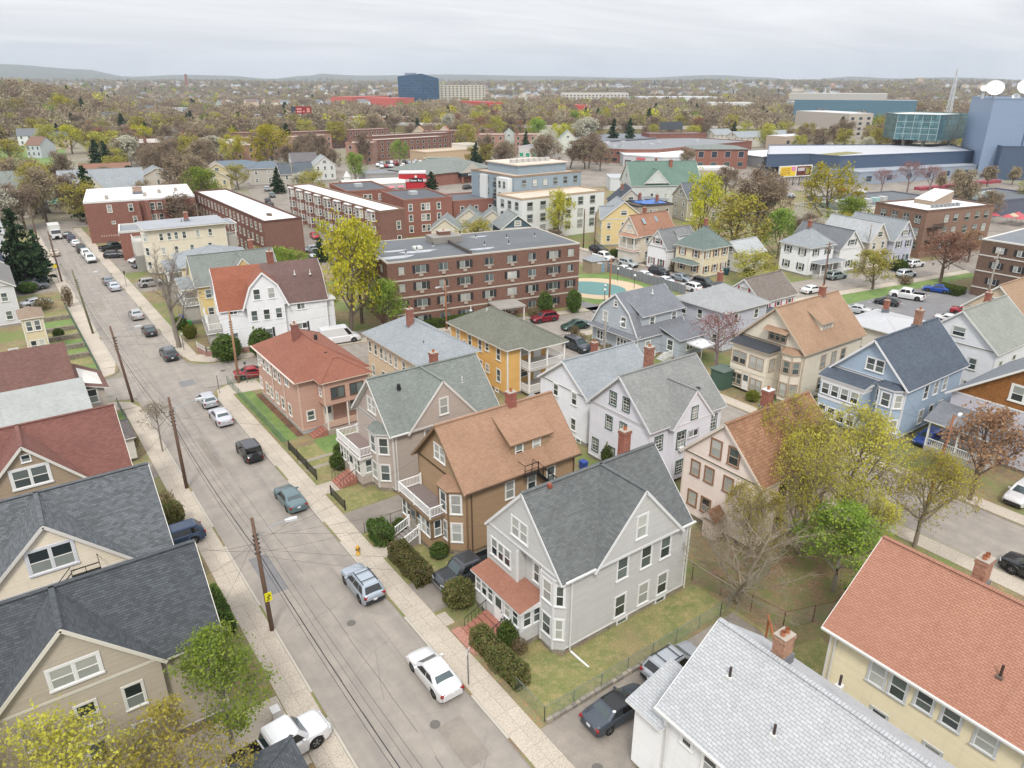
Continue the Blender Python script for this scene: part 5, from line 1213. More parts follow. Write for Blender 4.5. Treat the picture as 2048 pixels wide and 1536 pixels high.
H.done(roofmats=[H.roofm,shingle('6b5450','7c6460')])
# D: yellow house(s) with grey roofs behind it
H = SH('pale yellow house with sage grey cross-gabled roof and brick chimney behind the bare tree',24.6,119.5,37.5,128.5,6.4,3.8,'x',wall='d5bd7e',roof=S_GRGREEN(),yaw=-6,nf=3,nr=4,name='two_family_house',done=False)
H.gable('y',29.0,35.0,119.2,124,6.4,3.6,ov=.3,rake=.15,ends='0'); H.chimney(34.5,124.5,9.0,11.8,.7,.65)
porch(H,22.6,119.9,24.55,127.8,.8,2.4,[(22.7,120),(22.7,123.8),(22.7,127.7)]); porch(H,22.6,119.9,24.55,127.8,3.55,2.3,[(22.7,120),(22.7,123.8),(22.7,127.7)]); H.done()
H = SH('cream house with silver-grey hip roof and two skylight domes behind the yellow one',25.5,133.0,37.5,144.5,6.6,2.3,'hip',wall='d0c3a0',roof=S_LGREY(),yaw=-6,name='two_family_house',done=False); porch(H,23.4,134,25.4,143.5,3.4,2.3,[(23.5,134.1),(23.5,143.4)]); H.done()
# C: cream triple-decker
H = House('triple_decker','cream flat-roofed triple-decker with stacked white porches',25.2,158.2,40.0,167.8,9.2,wall='d8cfba',trim='dcd9d0',roof=flatroof('9b9ea3'),yaw=-3,group=HM)
H.box(frieze=True); H.bay('F',160.6,3.6,.8,.8,.5,9.0,rise=.02,wins=[7.6,4.8,2.0]); H.r.box(24.6,157.6,9.3,40.5,168.3,9.42,0); H.g.box(24.5,157.5,9.15,40.6,168.4,9.29,0)
H.wins('R',[7.6],[27.6,29.1,30.4,31.9,34.5,36.9],w=.7,h=1.4); H.wins('R',[4.8],[27.6,30,33,36.5],w=.7,h=1.4); H.chimney(33.6,163.5,9.3,11.2,.8,.7); H.vent(32.6,163.4,9.4,.6,.06)
for z in (.6,3.4,6.2): porch(H,23.0,163.0,25.15,167.4,z,2.55 if z < 6 else .1,[(23.1,163.1),(23.1,167.3)] if z < 6 else [],roof=False,deckc='c9c6bf')
for z in (3.4,6.2): porch(H,40.05,159,42.2,165,z,2.6,[(42.1,159.1),(42.1,164.9)],roof=z > 5,sides='R')
H.done()
def windows_grid(H,side,zs,as_,w,h,style='dh',plane=None,**k):
 for z in zs:
  for a in as_: H.win(side,a,z,w=w,h=h,style=style,plane=plane,**k)
def flat_building(name,label,x0,y0,x1,y1,ze,mat,roofc='c9cacc',yaw=0,group='apartment blocks',par=.35,parc=None,cat='apartment building',zb=0,casing='c9c6bd',roofm=None):
 H = House(name,label,x0,y0,x1,y1,ze,roof=roofm or flatroof(roofc),yaw=yaw,group=group,cat=cat,wallmat=mat,casing=casing,zb=zb)
 H.w.box(x0,y0,-.6,x1,y1,ze,0); H.t = MB()
 H.r.face([(x0 + .3,y0 + .3,ze + .02),(x1 - .3,y0 + .3,ze + .02),(x1 - .3,y1 - .3,ze + .02),(x0 + .3,y1 - .3,ze + .02)],0)
 c = MB()
 for (a,b,e,f) in ((x0 - .06,y0 - .06,x1 + .06,y0 + .3),(x0 - .06,y1 - .3,x1 + .06,y1 + .06),(x0 - .06,y0 + .3,x0 + .3,y1 - .3),(x1 - .3,y0 + .3,x1 + .06,y1 - .3)): c.box(a,b,ze - .1,e,f,ze + par,0)
 H.P(c,'parapet',parc or mat)
 return H
BK1 = lambda: brick('80493c','935a4b',bl=.35); BK2 = lambda: brick('73463a','86574a',bl=.35); BK3 = lambda: brick('8a4f3f','9c604f',bl=.3)
WROOF = lambda: flatroof('dedfdf',.1,True)
# A: three-storey brick corner building
H = flat_building('brick_apartments','three-storey brick corner building with white roof and painted ghost sign',19.6,200.8,44.0,226,9.6,BK1(),yaw=-9,roofm=WROOF(),parc=paint('d6d6d4',.6))
windows_grid(H,'R',[8.0],[24.8,29.4],.9,1.7); H.win('R',25.1,4.7,w=.7,h=.6,style='slider'); windows_grid(H,'R',[8.0,5.2,2.2],[34.2,35.8],1.0,1.6); H.win('R',29.9,5.0,w=.8,h=1.7); H.win('R',26.1,1.9,w=.8,h=.8)
windows_grid(H,'F',[8.2,5.2],[203 + i * 2.4 for i in range(9)],1.0,1.5); windows_grid(H,'F',[2.0],[204 + i * 4.5 for i in range(5)],1.8,1.8)
for z in (3.5,6.5): m = MB(); m.box(19.52,200.9,z,19.6,226,z + .25); H.P(m,'stone_band',paint('bcb4a8',.8))
H.chimney(31.5,213,9.7,11.4,2.2,1.6,mat=brick('a08270','b29583'));
for x,y in ((24.5,206),(33,207.5),(36.5,212),(40.5,214)): m = MB(); m.box(x - .4,y - .7,9.6,x + .4,y + .7,10.5); H.P(m,'roof_hatch',paint('9d9389',.7))
m = MB()
for i,x in enumerate(np.linspace(22.0,26.0,9)): m.box(x - .14,200.77,1.5,x + .14,200.79,1.9)
H.P(m,'ghost_sign',paint('b29a90',.9),label='faded illegible painted lettering')
for x in (36.9,33.1,30.9): m = MB(); m.box(x - .5,199.6,-.3,x + .5,200.78,9.4,0); H.P(m,'brick_pier',BK1())
H.done()
H = flat_building('brick_house','small orange-brick flat-roofed building beside the parking pad',22.6,176.3,34.5,186.2,6.1,BK3(),yaw=-9,roofc='85898d',parc=paint('c9c9c4',.6),group=HM,cat='house')
windows_grid(H,'R',[4.6,1.9],[25.9,29.5],1.0,1.0); windows_grid(H,'F',[4.6,1.9],[178.5,183.5],1.0,1.0); m = MB(); m.box(26.5,180,6.1,28.5,182,6.7); H.P(m,'roof_hatch',paint('b9b9b6',.7)); H.done()
# F and G: long brick rows with white roofs
H = flat_building('brick_row_building','long brick row with white roof and a blank end wall facing the camera',46.6,153,54.8,209,9.2,BK2(),yaw=0,roofm=WROOF(),parc=paint('5a3b31',.8))
windows_grid(H,'F',[7.8,5.0,2.1],[155.5 + i * 3.1 for i in range(17)],.9,1.5); m = MB(); m.box(50,160,9.2,50.8,161.6,9.7); H.P(m,'roof_hatch',paint('6b5a4e',.7)); H.done()
H = flat_building('brick_row_building','long bow-fronted brick row with white roof along the diagonal street',71.8,150.6,78.2,206,9.2,BK2(),yaw=1.0,roofm=WROOF(),parc=paint('7b6250',.8))
for i in range(9):
 y = 154.5 + i * 6.1; H.bay('F',y,3.4,.7,.7,.1,9.1,rise=.03,wins=[7.7,4.9,2.0],ww=1.0,wh=1.6,sidew=True); H.wins('F',[7.7,4.9,2.0],[y + 3.05],w=.8,h=1.5)
windows_grid(H,'R',[5.9,2.6],[76.4],.9,1.8); H.done()
for (x0,y0,x1,y1,lb) in ((84.6,163.5,97.5,182,'brick walk-up with black roof between the small grey-roofed houses and the diner'),(79.5,186,92,205,'low brick wing with dark roof next to the bank tower')):
 H = flat_building('brick_apartments',lb,x0,y0,x1,y1,9.0,BK3(),yaw=-9,roofc='54585d'); windows_grid(H,'R',[7.3,4.7,2.0],[x0 + 1.7,x0 + 5.0,x0 + 6.3,x0 + 9.2],.9,1.6,casing='dad8d2'); m = MB(); m.box(x0 + 5,y0 + 9,9.0,x0 + 7,y0 + 11,9.9); H.P(m,'roof_unit',paint('a9adb0',.6)); H.done()
H = flat_building('brick_apartments','dark-roofed brick block right of the walk-up behind the small grey-roofed houses',98.5,163,112,176,7.6,BK3(),yaw=-9,roofc='5c6065'); windows_grid(H,'R',[5.6,2.8],[101,105,109],.9,1.5); H.done()
# K: the big brown brick apartment house
H = flat_building('brick_apartments','wide four-storey brown brick apartment block with pale bands and dark flat roof',47.4,98.2,81.0,114.5,10.9,brick('6b4334','7f5343',bl=.25),yaw=-9.9,par=.12,roofm=flatroof('63676b',.35),parc=paint('b3aca1',.7),casing='a49c90')
for z in (2.55,5.2,7.9): m = MB(); m.box(47.3,98.12,z,81.08,98.2,z + .22); m.box(47.3,98.2,z,47.4,114.6,z + .22); H.P(m,'stone_band',paint('b8b0a4',.8))
xs9 = [49.6,52.7,56.4,60.0,64.2,68.3,72.0,76.0,79.3]; wd = [.9,1.7,1.5,1.7,1.5,1.7,1.4,1.7,1.1]
rk = random.Random(3)
for zi,z in enumerate((9.6,6.95,4.25,1.55)):
 for i,(x,w_) in enumerate(zip(xs9,wd)):
  H.win('R',x,z,w=w_,h=1.15,style='slider' if w_ > 1 else 'dh',casing='3a342f',cw=.05,sash='b5b3ad',pv=rk.randrange(8))
  m = MB(); m.box(x - w_ / 2 - .1,98.1,z - .72,x + w_ / 2 + .1,98.2,z - .6); H.P(m,'sill',paint('b8b0a4',.8))
  if i not in (0,8): m = MB(); m.box(x - .3,97.95,z - 1.15,x + .3,98.2,z - .78); H.P(m,'air_conditioner',paint('a89c8e',.6))
  if zi in (1,2) and i % 2 == zi % 2 or i in (1,3,7):
   for k in (-1,1): m = MB(); m.box(x + k * (w_ / 2 + .28) - .2,98.12,z - .6,x + k * (w_ / 2 + .28) + .2,98.18,z + .6); H.P(m,'shutter',paint('2b2a2c',.6))
windows_grid(H,'F',[9.6,6.95,4.25],[101,105.5,110,113],1.4,1.15,style='slider',casing='3a342f',cw=.05)
m = MB(); m.box(61.0,98.4,10.95,61.4,114.3,11.5); H.P(m,'fire_wall',paint('55504c',.8))
H.chimney(61.2,110.5,10.95,12.6,2.0,1.6,mat=brick('6b4334','7f5343')); m = MB(); m.box(58.4,108,10.95,63.6,111.8,12.0); H.P(m,'stair_head',flatroof('8b8680'))
for x,y in ((52,103),(54.5,105),(58,107),(66,104),(70,103),(72,108),(77,107),(67,110)): H.vent(x,y,11.0,.6,.09,c='4c4c4c')
m = MB(); m.box(54.2,105.4,10.95,55.6,106.6,11.35); H.P(m,'roof_hatch',paint('d3d3d0',.5))
for a,b,c in ((49.5,101.5,2.4),(54.5,104,2.2),(51,106,1.5),(64.5,101.5,1.6),(68,111,1.2)):
 m = MB(); m.face([(a + c * (1 + .3 * math.sin(3 * t)) * math.cos(t) * 1.3,b + c * .5 * (1 + .25 * math.cos(2 * t)) * math.sin(t),10.935) for t in np.linspace(0,6.0,14)]); H.P(m,'roof_puddle',paint('a9adb2',.15))
m = MB(); m.box(63.8,93.6,2.7,68.6,98.1,2.95,0); H.P(m,'entrance_canopy',flatroof('9c9790'))
for x in (64.1,68.3): m = MB(); m.box(x - .1,93.7,-.1,x + .1,93.9,2.7); H.P(m,'canopy_post',paint('cfcbc4',.6))
H.door('R',66.2,.2,w=1.6,c='4b4a48'); H.done()
# modern white and grey block
WH = lambda: paint('d6d8d6',.7,var=.04); G2 = lambda: paint('8a99a3',.7); G3 = lambda: paint('5d6268',.7)
H = flat_building('apartment_block','modern white, blue-grey and charcoal apartment block with balconies and brown cornice',110.0,152,132,172,14.0,G2(),yaw=0,roofc='b8ab9c',parc=paint('8a7765',.7)); H2 = H
windows_grid(H,'R',[12.3,9.4,6.6,3.7],[113 + i * 3.4 for i in range(6)],1.3,1.7,casing='3d4443',cw=.06); windows_grid(H,'F',[12.3,9.4,6.6,3.7],[154 + i * 3.4 for i in range(5)],1.3,1.7,casing='3d4443',cw=.06)
m = MB(); m.box(109.6,160,-.5,110.0,171.8,7.2); H.P(m,'charcoal_cladding',G3()); m = MB(); m.box(108.6,153,-.5,109.99,158,13.7); m.box(109.4,164,7.3,109.99,167,13.6); H.P(m,'white_tower',WH()); windows_grid(H,'F',[12,9.2,6.4,3.6],[154.6,156.6],.9,1.6,plane=108.6,casing='3d4443',cw=.05)
for z in (11,8.2,5.4):
 m = MB(); m.box(108.8,158.2,z,109.98,160,z + .12);
 for t in np.linspace(158.2,160,12): m.box(108.8,t - .02,z + .12,108.84,t + .02,z + 1.1)
 m.box(108.78,158.2,z + 1.08,108.86,160,z + 1.14); H.P(m,'balcony',paint('2e3032',.5))
m = MB(); m.box(114,156,14,130,170,16.2); H.P(m,'penthouse',G2()); m = MB(); m.box(113.6,155.6,16.2,130.4,170.4,16.5); H.P(m,'penthouse_roof',flatroof('cdbfb0'))
for i in range(7): m = MB(); m.box(115 + i * 1.9,160,16.5,116.2 + i * 1.9,161.2,17.4); H.P(m,'roof_unit',paint('b9b6b0',.6))
H.done()
H = flat_building('apartment_block','lower white wing of the modern block with beige roof and dark windows',104.5,141.5,131,151.7,10.2,WH(),yaw=0,roofc='c9bcab',parc=paint('b09b84',.7)); windows_grid(H,'R',[8.5,5.6,2.8],[107 + i * 4.0 for i in range(6)],1.6,1.8,casing='3d4443',cw=.06); windows_grid(H,'F',[8.5,5.6,2.8],[143.5,146.5,149.5],1.3,1.8,casing='3d4443',cw=.06); H.done()
# small grey-roofed houses in a row
rg = lambda: shingle('7c8280','8f9492')
for i,(x,y,lb) in enumerate(((96.6,158.5,'first small cream house with grey roof from the brick walk-up'),(100.2,153.2,'second small cream house with grey roof, dark teal gable beside it'),(84.5,150.0,'low grey-roofed cottage behind the yellow budding tree'),(90.5,145.5,'low cream cottage with twin grey gables nearer the apartment roof'))):
 SH(lb,x,y,x + 6.4,y + 8,4.2,2.4,'y',wall='cfc6b2',roof=rg(),yaw=-35,nf=2,nr=2,group='row of small grey-roofed houses',gw=False)
SH('small house with dark teal gable end and grey roof above the apartment roof edge',96.0,137.5,103.5,146,5.0,2.8,'y',wall='3c545e',roof=rg(),yaw=-20,nf=1,nr=2,group='row of small grey-roofed houses',trim='dadad6')
# houses on the parallel street
H = SH('pale yellow house with grey cross-gabled roof beside the utility pole',117.2,127.0,127.5,134.8,6.5,3.9,'y',wall='dac58f',roof=S_LGREY(),yaw=-30,nf=3,nr=3,done=False); H.gable('x',116.9,122,127.3,131.5,6.4,2.6,ov=.25,rake=.1,ends='0'); H.done()
H = SH('cream house with orange-tan roof, two skylights and rounded corner porches',110.6,108.4,121.5,114.0,6.4,3.6,'x',wall='d8cdb8',roof=shingle('9c735e','ab826d'),yaw=0,nf=2,nr=2,done=False,chim=(115.2,111.6,9.4))
for z in (.6,3.5): porch(H,108.9,107.9,110.5,112.5,z,2.5,[(109,108),(109,110.2),(109,112.4)],roofm=shingle('b27f63','c08d70'),deckc='c9c3b8')
for x,y in ((113,109.9),(117,110.2)): m = MB(); m.face([(x,y - .5,8.33),(x + .8,y - .5,8.33),(x + .8,y + .35,9.4),(x,y + .35,9.4)]); H.P(m,'skylight',glass('8a949b',.1))
H.done()
H = SH('small white gabled house with red shutters and grey dormered roof',110.4,100.0,119.5,105.3,5.0,3.3,'x',wall='e0e0e0',roof=shingle('77797a','888a8b'),yaw=0,nf=2,nr=2,shut='6e3a30',chim=None,done=False); H.shed_dormer(114.5,117.5,100.6,5.4,7.2,102.6,8.2); H.done()
H = SH('cream hip-roofed house with green-grey pyramid roof and brown shutters',111.9,92.0,119.6,98.9,6.0,3.6,'hip',wall='d9cdae',roof=shingle('667470','788580'),yaw=0,nf=2,nr=3,shut='7c5546',done=False,chim=(116.2,95.6,9.2)); H.hip(110.2,111.8,92.8,98.4,3.0,.7,ov=.3); H.done()
H = SH('long pale shed-like house behind the yellow-green tree',121.5,90.5,129.5,96,4,2.2,'x',wall='c6c4bf',roof=S_PALE(),nf=1,nr=2);
H = SH('white hip-roofed house with black shutters and picket-fenced porch',130.4,80.9,137.4,88.0,6.0,3.2,'hip',wall='e2e3e4',roof=S_LGREY(),yaw=-6,nf=2,nr=2,shut='22262e',done=False,chim=(133.8,84.6,8.6)); porch(H,131.5,78.6,138.5,80.8,.6,2.4,[(131.6,78.7),(135,78.7),(138.4,78.7)],roofm=S_LGREY(),sides='R'); H.done()
SH('white gabled house with dark shuttered triple window and grey roof',138.2,79.2,144.5,92,5.0,3.4,'y',wall='dfdfdd',roof=shingle('6f7276','818489'),yaw=-9,nf=2,nr=1,shut='23272b')
H = SH('beige house with pale roof and brown rake next to the lavender house',146.2,77.6,151.4,90,6.0,3.4,'y',wall='ccc0ae',roof=S_PALE(),yaw=-9,nf=2,nr=2);
H = SH('lavender grey gabled house with turquoise door and dark shutters',151.6,75.4,157.4,88,6.0,3.6,'y',wall='b9bbc9',roof=S_LGREY(),yaw=-9,nf=2,nr=2,shut='2b2e38',done=False); H.door('R',156.4,.5,c='2f8f96'); H.done()
H = SH('big house with sage green roof, white triangular gable and two brick chimneys',157,158,178,172,8.0,6.0,'x',wall='ccd0ca',roof=shingle('5f786c','71897d'),yaw=-30,nf=4,nr=5,name='large_house',done=False,chim=(166,165.4,13.0)); H.gable('y',161,168,157.6,165,8.6,3.6,ov=.3,rake=.1,ends='0'); H.chimney(170,163.4,11.0,14.6,.9,.8); H.done()
H = SH('beige house with charcoal roof, skylights and twin brick chimneys',137.5,145,147,156,5.8,4.0,'y',wall='bfb6a8',roof=shingle('3f454d','525861'),yaw=-35,nf=2,nr=2,chim=(140.5,150,8.6))
H = SH('turquoise flat-walled house between the charcoal roof and dormered roof',149.5,143.5,157,151,5.6,.6,'hip',wall='7fa9b0',roof=flatroof('777b80'),nf=2,nr=2)
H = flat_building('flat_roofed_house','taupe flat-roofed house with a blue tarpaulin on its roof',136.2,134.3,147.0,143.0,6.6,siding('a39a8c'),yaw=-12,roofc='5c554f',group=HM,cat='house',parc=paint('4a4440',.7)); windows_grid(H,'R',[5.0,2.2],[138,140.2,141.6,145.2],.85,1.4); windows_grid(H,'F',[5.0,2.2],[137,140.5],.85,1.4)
m = MB(); rr = random.Random(2); g_ = [[(139 + i * 1.2,136 + j * 1.3,6.75 + rr.random() * .22) for j in range(6)] for i in range(7)]
for i in range(6):
 for j in range(5): m.face([g_[i][j],g_[i + 1][j],g_[i + 1][j + 1],g_[i][j + 1]])
H.P(m,'tarpaulin',paint('3f6db3',.5)); H.chimney(141.5,141.8,6.7,8.8,.6,.6); H.chimney(144,137.5,6.7,8.8,.6,.6); H.done()
H = SH('tan house with slate roof and two white gabled dormers behind the tall yellow tree',158,137,168,146,6.5,3.6,'x',wall='a89f8c',roof=shingle('5d6268','70757b'),yaw=-20,nf=2,nr=3,done=False)
for x in (160.3,163.2): H.gable('y',x - .7,x + .7,137.6,141,8.0,.9,ov=.15,rake=.1,ends='0'); H.w.box(x - .7,137.6,6.6,x + .7,139.5,8.0); H.win('R',x,7.3,w=.7,h=.9,plane=137.6)
H.done()
SH('small white cottage with grey gable left of the charcoal roof',128.5,147,134,154,4.5,2.6,'y',wall='c9cdd0',roof=S_LGREY(),yaw=-30,nf=1,nr=1)
# brown brick apartment with corner balconies
H = flat_building('brick_apartments','brown brick apartment house with white roof, corner balconies and stair head',165.4,76.5,187.0,90,10.2,brick('7d5a47','90705c',bl=.2),yaw=-12,roofm=WROOF(),parc=paint('6b5245',.7)); windows_grid(H,'R',[8.4,5.6,2.7],[171.8,174.8,178.5,181.8,184.8],1.4,1.7,casing='4a4440',cw=.06); windows_grid(H,'F',[8.4,5.6,2.7],[78.5,81.5,84.5,87.5],1.5,1.7,style='double',casing='4a4440',cw=.06)
for z in (6.6,3.8):
 m = MB(); m.box(166.2,75.1,z,169.6,76.48,z + .15)
 for t in np.linspace(166.2,169.6,22): m.box(t - .02,75.1,z + .15,t + .02,75.14,z + 1.1)
 m.box(166.2,75.08,z + 1.08,169.6,75.16,z + 1.14); H.P(m,'balcony',paint('2f2826',.5))
m = MB(); m.v = [(174,82,10.2),(180,82,10.2),(180,87,10.2),(174,87,10.2),(174,82,11.2),(180,82,13.2),(180,87,13.2),(174,87,11.2)]; m.f = [(0,1,5,4),(1,2,6,5),(2,3,7,6),(3,0,4,7),(4,5,6,7)]; m.m = [0,0,0,0,1]; H.P(m,'stair_head',[paint('a08d7c',.7),paint('dedcd6',.6)])
for i in range(7): m = MB(); m.box(171 + i * 1.3,79.5,10.2,171.8 + i * 1.3,80.3,10.9); H.P(m,'roof_unit',paint('8d8f90',.6))
H.done()
# apartment at the right edge
H = flat_building('brick_apartments','dark brown brick apartment block with white bands cut by the right edge',143.6,38,162,56.0,10.2,brick('5f4638','735848',bl=.25),yaw=0,roofc='75797e',parc=paint('cfcdc8',.6),par=.15)
for z in (1.6,4.6,7.4): m = MB(); m.box(143.5,38,z,143.6,56.1,z + .2); m.box(143.5,56,z,162,56.1,z + .2); H.P(m,'stone_band',paint('cbc7bf',.7))
for z in (8.7,6.0,3.1):
 for y in (52.8,49.4,45.8,42):
  H.win('F',y,z,w=1.3,h=1.1,style='slider',casing='4a4440',cw=.05)
  for k in (-1,1): m = MB(); m.box(143.52,y + k * .95 - .17,z - .55,143.58,y + k * .95 + .17,z + .55); H.P(m,'shutter',paint('26282b',.6))
H.done()
# houses of the block right of the back street
H = House('dutch_colonial_house','grey-blue gambrel house with white trim and sunroom beside the white canopy',69.3,66.8,78.6,76.0,3.5,wall='a3abb1',trim='dcdddd',roof=shingle('72757b','83868c'),group=HM,found=paint('a08f80',.85))
H.box(); H.gambrel('x',69.3,78.6,66.8,76.0,3.5,3.0,2.2,1.7,ov=.3); H.w.box(70.6,67.4,3.6,78.6,70,6.2); H.slab([(70.3,67.0,6.25),(78.9,67.0,6.25),(78.9,71.3,8.6),(70.3,71.3,8.6)],.12); H.slab([(68.9,66.4,3.3),(69.35,66.4,3.3),(69.35,76.4,4.0),(68.9,76.4,3.3)][:0] or [(68.5,66.4,3.3),(69.5,66.4,3.8),(69.5,76.4,3.8),(68.5,76.4,3.3)],.12)
H.wins('F',[1.9],[74.0,69.8],w=1.9,h=1.3,style='triple'); H.wins('F',[5.0],[73.4,69.7],w=.9,h=1.4); H.win('F',71.4,7.3,w=.6,h=.8); H.wins('R',[5.1],[72.6,77.0],w=.9,h=1.4,plane=67.4); H.win('R',71.4,1.9,w=.9,h=1.4)
H.w.box(74.0,63.4,.5,79.2,66.79,3.2); H.f.box(74,63.4,-.3,79,66.7,.5); H.slab([(73.7,63.0,3.25),(79.5,63.0,3.25),(79.5,67.3,4.3),(73.7,67.3,4.3)],.12); H.win('R',76.9,2.0,w=2.6,h=1.3,style='quad',plane=63.4); H.win('F',65,2.0,w=1.0,h=1.5,plane=74.0)
m = MB(); m.box(71.6,66.2,.3,72.5,66.6,1.2); H.P(m,'heat_pump',paint('d0d0cc',.5)); H.vent(75,70,8.2,.6,.08,c='d6d6d6'); H.done()
st = empty('side_stairs'); st.parent = H.root; st.location = (-69.3,-66.8,0); stair_run(st,0,0,72.2,73.9,64.4,65.8,.1,.8,5,'x+',paint('c9c9c5',.7)); m = MB(); railing(m,(72.2,64.3),(73.8,64.3),.5); m.obj('railing',paint('e4e4e2',.5),st)
H = SH('lavender grey house with pale hip roof behind the pink flowering tree',81.4,61.8,90.6,71.0,6.2,2.6,'hip',wall='b6b9c2',roof=shingle('989a9b','a8aaaa'),nf=3,nr=2,chim=(86.6,67.6,8.2),name='two_family_house')
H = SH('white cottage with red shutters and mottled brown-grey roof',95.6,66.2,104.5,73.2,4.4,2.8,'x',wall='d9dadc',roof=shingle('726861','8c837b'),nf=1,nr=3,shut='a8434a',zs=[3.0],done=False); H.w.box(93.8,61.6,.5,97.8,66.1,3.0); H.hip(93.6,98,61.4,66.1,3.0,.9,ov=.2,m=1); H.done(roofmats=[H.roofm,shingle('4b525a','5a616a')])
H = House('three_family_house','cream house with tan roof, dark-roofed double sun porch and wood framed windows',74.2,44.6,86.4,53.6,6.9,wall='d3cab8',trim='b9a995',roof=shingle('9d7f66','ac8e75'),group=HM,casing='9d8a78',wsash='bdb3a4')
H.box(); H.gable('x',74.2,86.4,44.6,53.6,6.9,4.3,ov=.35,rake=.4); H.win('F',48.5,7.9,w=2.3,h=1.3,style='triple',casing='7a6152'); H.slab([(73.3,46.9,8.55),(74.25,46.9,8.95),(74.25,50.1,8.95),(73.3,50.1,8.55)],.06)
H.bay('F',46.2,2.7,.9,.7,.5,6.4,rise=.5,wins=[1.9,4.75],ww=.8,wh=1.5); H.w.box(72.4,48.2,.5,74.19,53.4,6.0); H.g.box(72.1,47.9,6.0,74.19,53.7,6.15); H.w.box(72.36,48.15,2.9,72.4,53.45,3.5)
m = MB(); m.face([(72.05,47.85,6.17),(74.18,47.85,6.7),(74.18,53.75,6.7),(72.05,53.75,6.17)]); m.face([(72.05,47.85,6.17),(74.18,47.85,6.17),(74.18,47.85,6.7)]); H.P(m,'porch_roof',shingle('3b3f45','4a4e54'),label='charcoal shingled porch roof')
H.wins('F',[4.4],[52.2,49.7],w=1.9,h=1.5,style='double',plane=72.4,cw=.08); H.wins('F',[1.6],[52.3,49.4],w=1.5,h=1.4,style='double',plane=72.4,cw=.08); H.door('F',50.9,.5,plane=72.4); H.wins('R',[4.9,2.0],[78.3,80.5,82.5],w=.8,h=1.5); H.win('R',73.3,4.4,w=.8,h=1.4,plane=48.2)
H.shed_dormer(79.0,81.4,45.9,7.9,9.2,48.6,10.6); H.win('R',80.2,8.5,w=1.4,h=1.0,style='double',plane=45.9); H.chimney(83.4,49.2,10.6,12.4,.7,.6); H.done()
H = House('two_family_house','sky blue house with slate blue roof, white trim and enclosed double porch',74.4,32.6,87.0,40.9,6.5,wall='99aabc',trim='dedfe2',roof=shingle('4b5460','5e6874'),group=HM)
H.box(); H.gable('x',74.4,87.0,32.6,40.9,6.5,4.1,ov=.4,rake=.45); H.win('F',36.4,7.85,w=1.9,h=1.35,style='double'); H.bay('F',34.2,3.0,.8,.7,.5,6.0,rise=.5,wins=[1.9,4.8],ww=.9,wh=1.5,fw=None)
H.w.box(72.6,36.2,.5,74.39,41.2,5.6); H.t.box(72.56,36.15,4.9,74.39,41.25,5.6); H.t.box(72.56,36.15,3.0,74.39,41.25,3.3); H.r.face([(72.3,35.9,5.65),(74.38,35.9,6.3),(74.38,41.5,6.3),(72.3,41.5,5.65)]); H.g.box(72.35,35.95,5.5,74.38,41.45,5.63)
H.wins('F',[4.2],[40.5,39.35,38.2,37.05],w=.85,h=1.3,plane=72.6,cw=.1,pv=0); H.wins('F',[1.5],[40.5,39.35,38.2,37.05],w=.85,h=1.3,plane=72.6,cw=.1); H.wins('R',[4.9,1.95],[78.9,81.1,83.1],w=.85,h=1.6); H.chimney(83.0,36.9,10.2,12.4,.7,.65,mat=brick('9a6a52','ac7d66')); H.done()
H = SH('tall white house with sage-grey roof filling the right edge behind the blue house',92.0,31.4,103,40.5,7.0,3.9,'x',wall='cfd1d3',roof=shingle('8b8e86','9b9e96'),nf=2,nr=3,name='three_family_house',chim=(98.5,36.2,10.2))
H = House('two_family_house','house with orange-brown shingled gable, white trim and lilac porch at the right edge',77.8,17.0,92,29.6,6.4,wall='a9adb3',trim='dcdcda',roof=shingle('74787e','868a90'),group=HM,wallmat=shingle('8a5a2c','a9743f',w=.2,h=.16,blotch=.5))
H.w.box(77.8,17.0,.5,92,29.6,6.3,1); H.gable('x',77.8,92,17.0,29.6,6.4,4.6,ov=.5,rake=.5,wm=0); H.win('F',23.3,8.0,w=2.2,h=1.5,style='double',cw=.2); H.f.box(77.9,17.1,-.4,91.9,29.5,.5)
H.slab([(74.6,23.5,3.7),(77.9,23.5,5.0),(77.9,30.4,5.0),(74.6,30.4,3.7)],.14)
for z in (.7,): porch(H,75.0,23.9,77.75,30.0,z,2.9,[(75.1,24),(75.1,27),(75.1,29.9)],roof=False)
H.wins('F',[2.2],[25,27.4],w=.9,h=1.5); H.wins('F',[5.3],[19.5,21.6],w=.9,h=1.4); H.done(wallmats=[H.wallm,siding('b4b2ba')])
H = SH('low house with streaked pale flat-pitched roof at the apartment lot',99.6,46.4,109,54.6,3.5,.9,'hip',wall='c9c2b6',roof=flatroof('b3b4b6',.25),nf=2,nr=2,chim=(107,52.5,4.0),zs=[2.0])
H = SH('tan house behind the white one at the right edge',112,36,124,44,6.4,3.6,'x',wall='bfae97',roof=shingle('9a7f66','ab9077'),nf=2,nr=3)
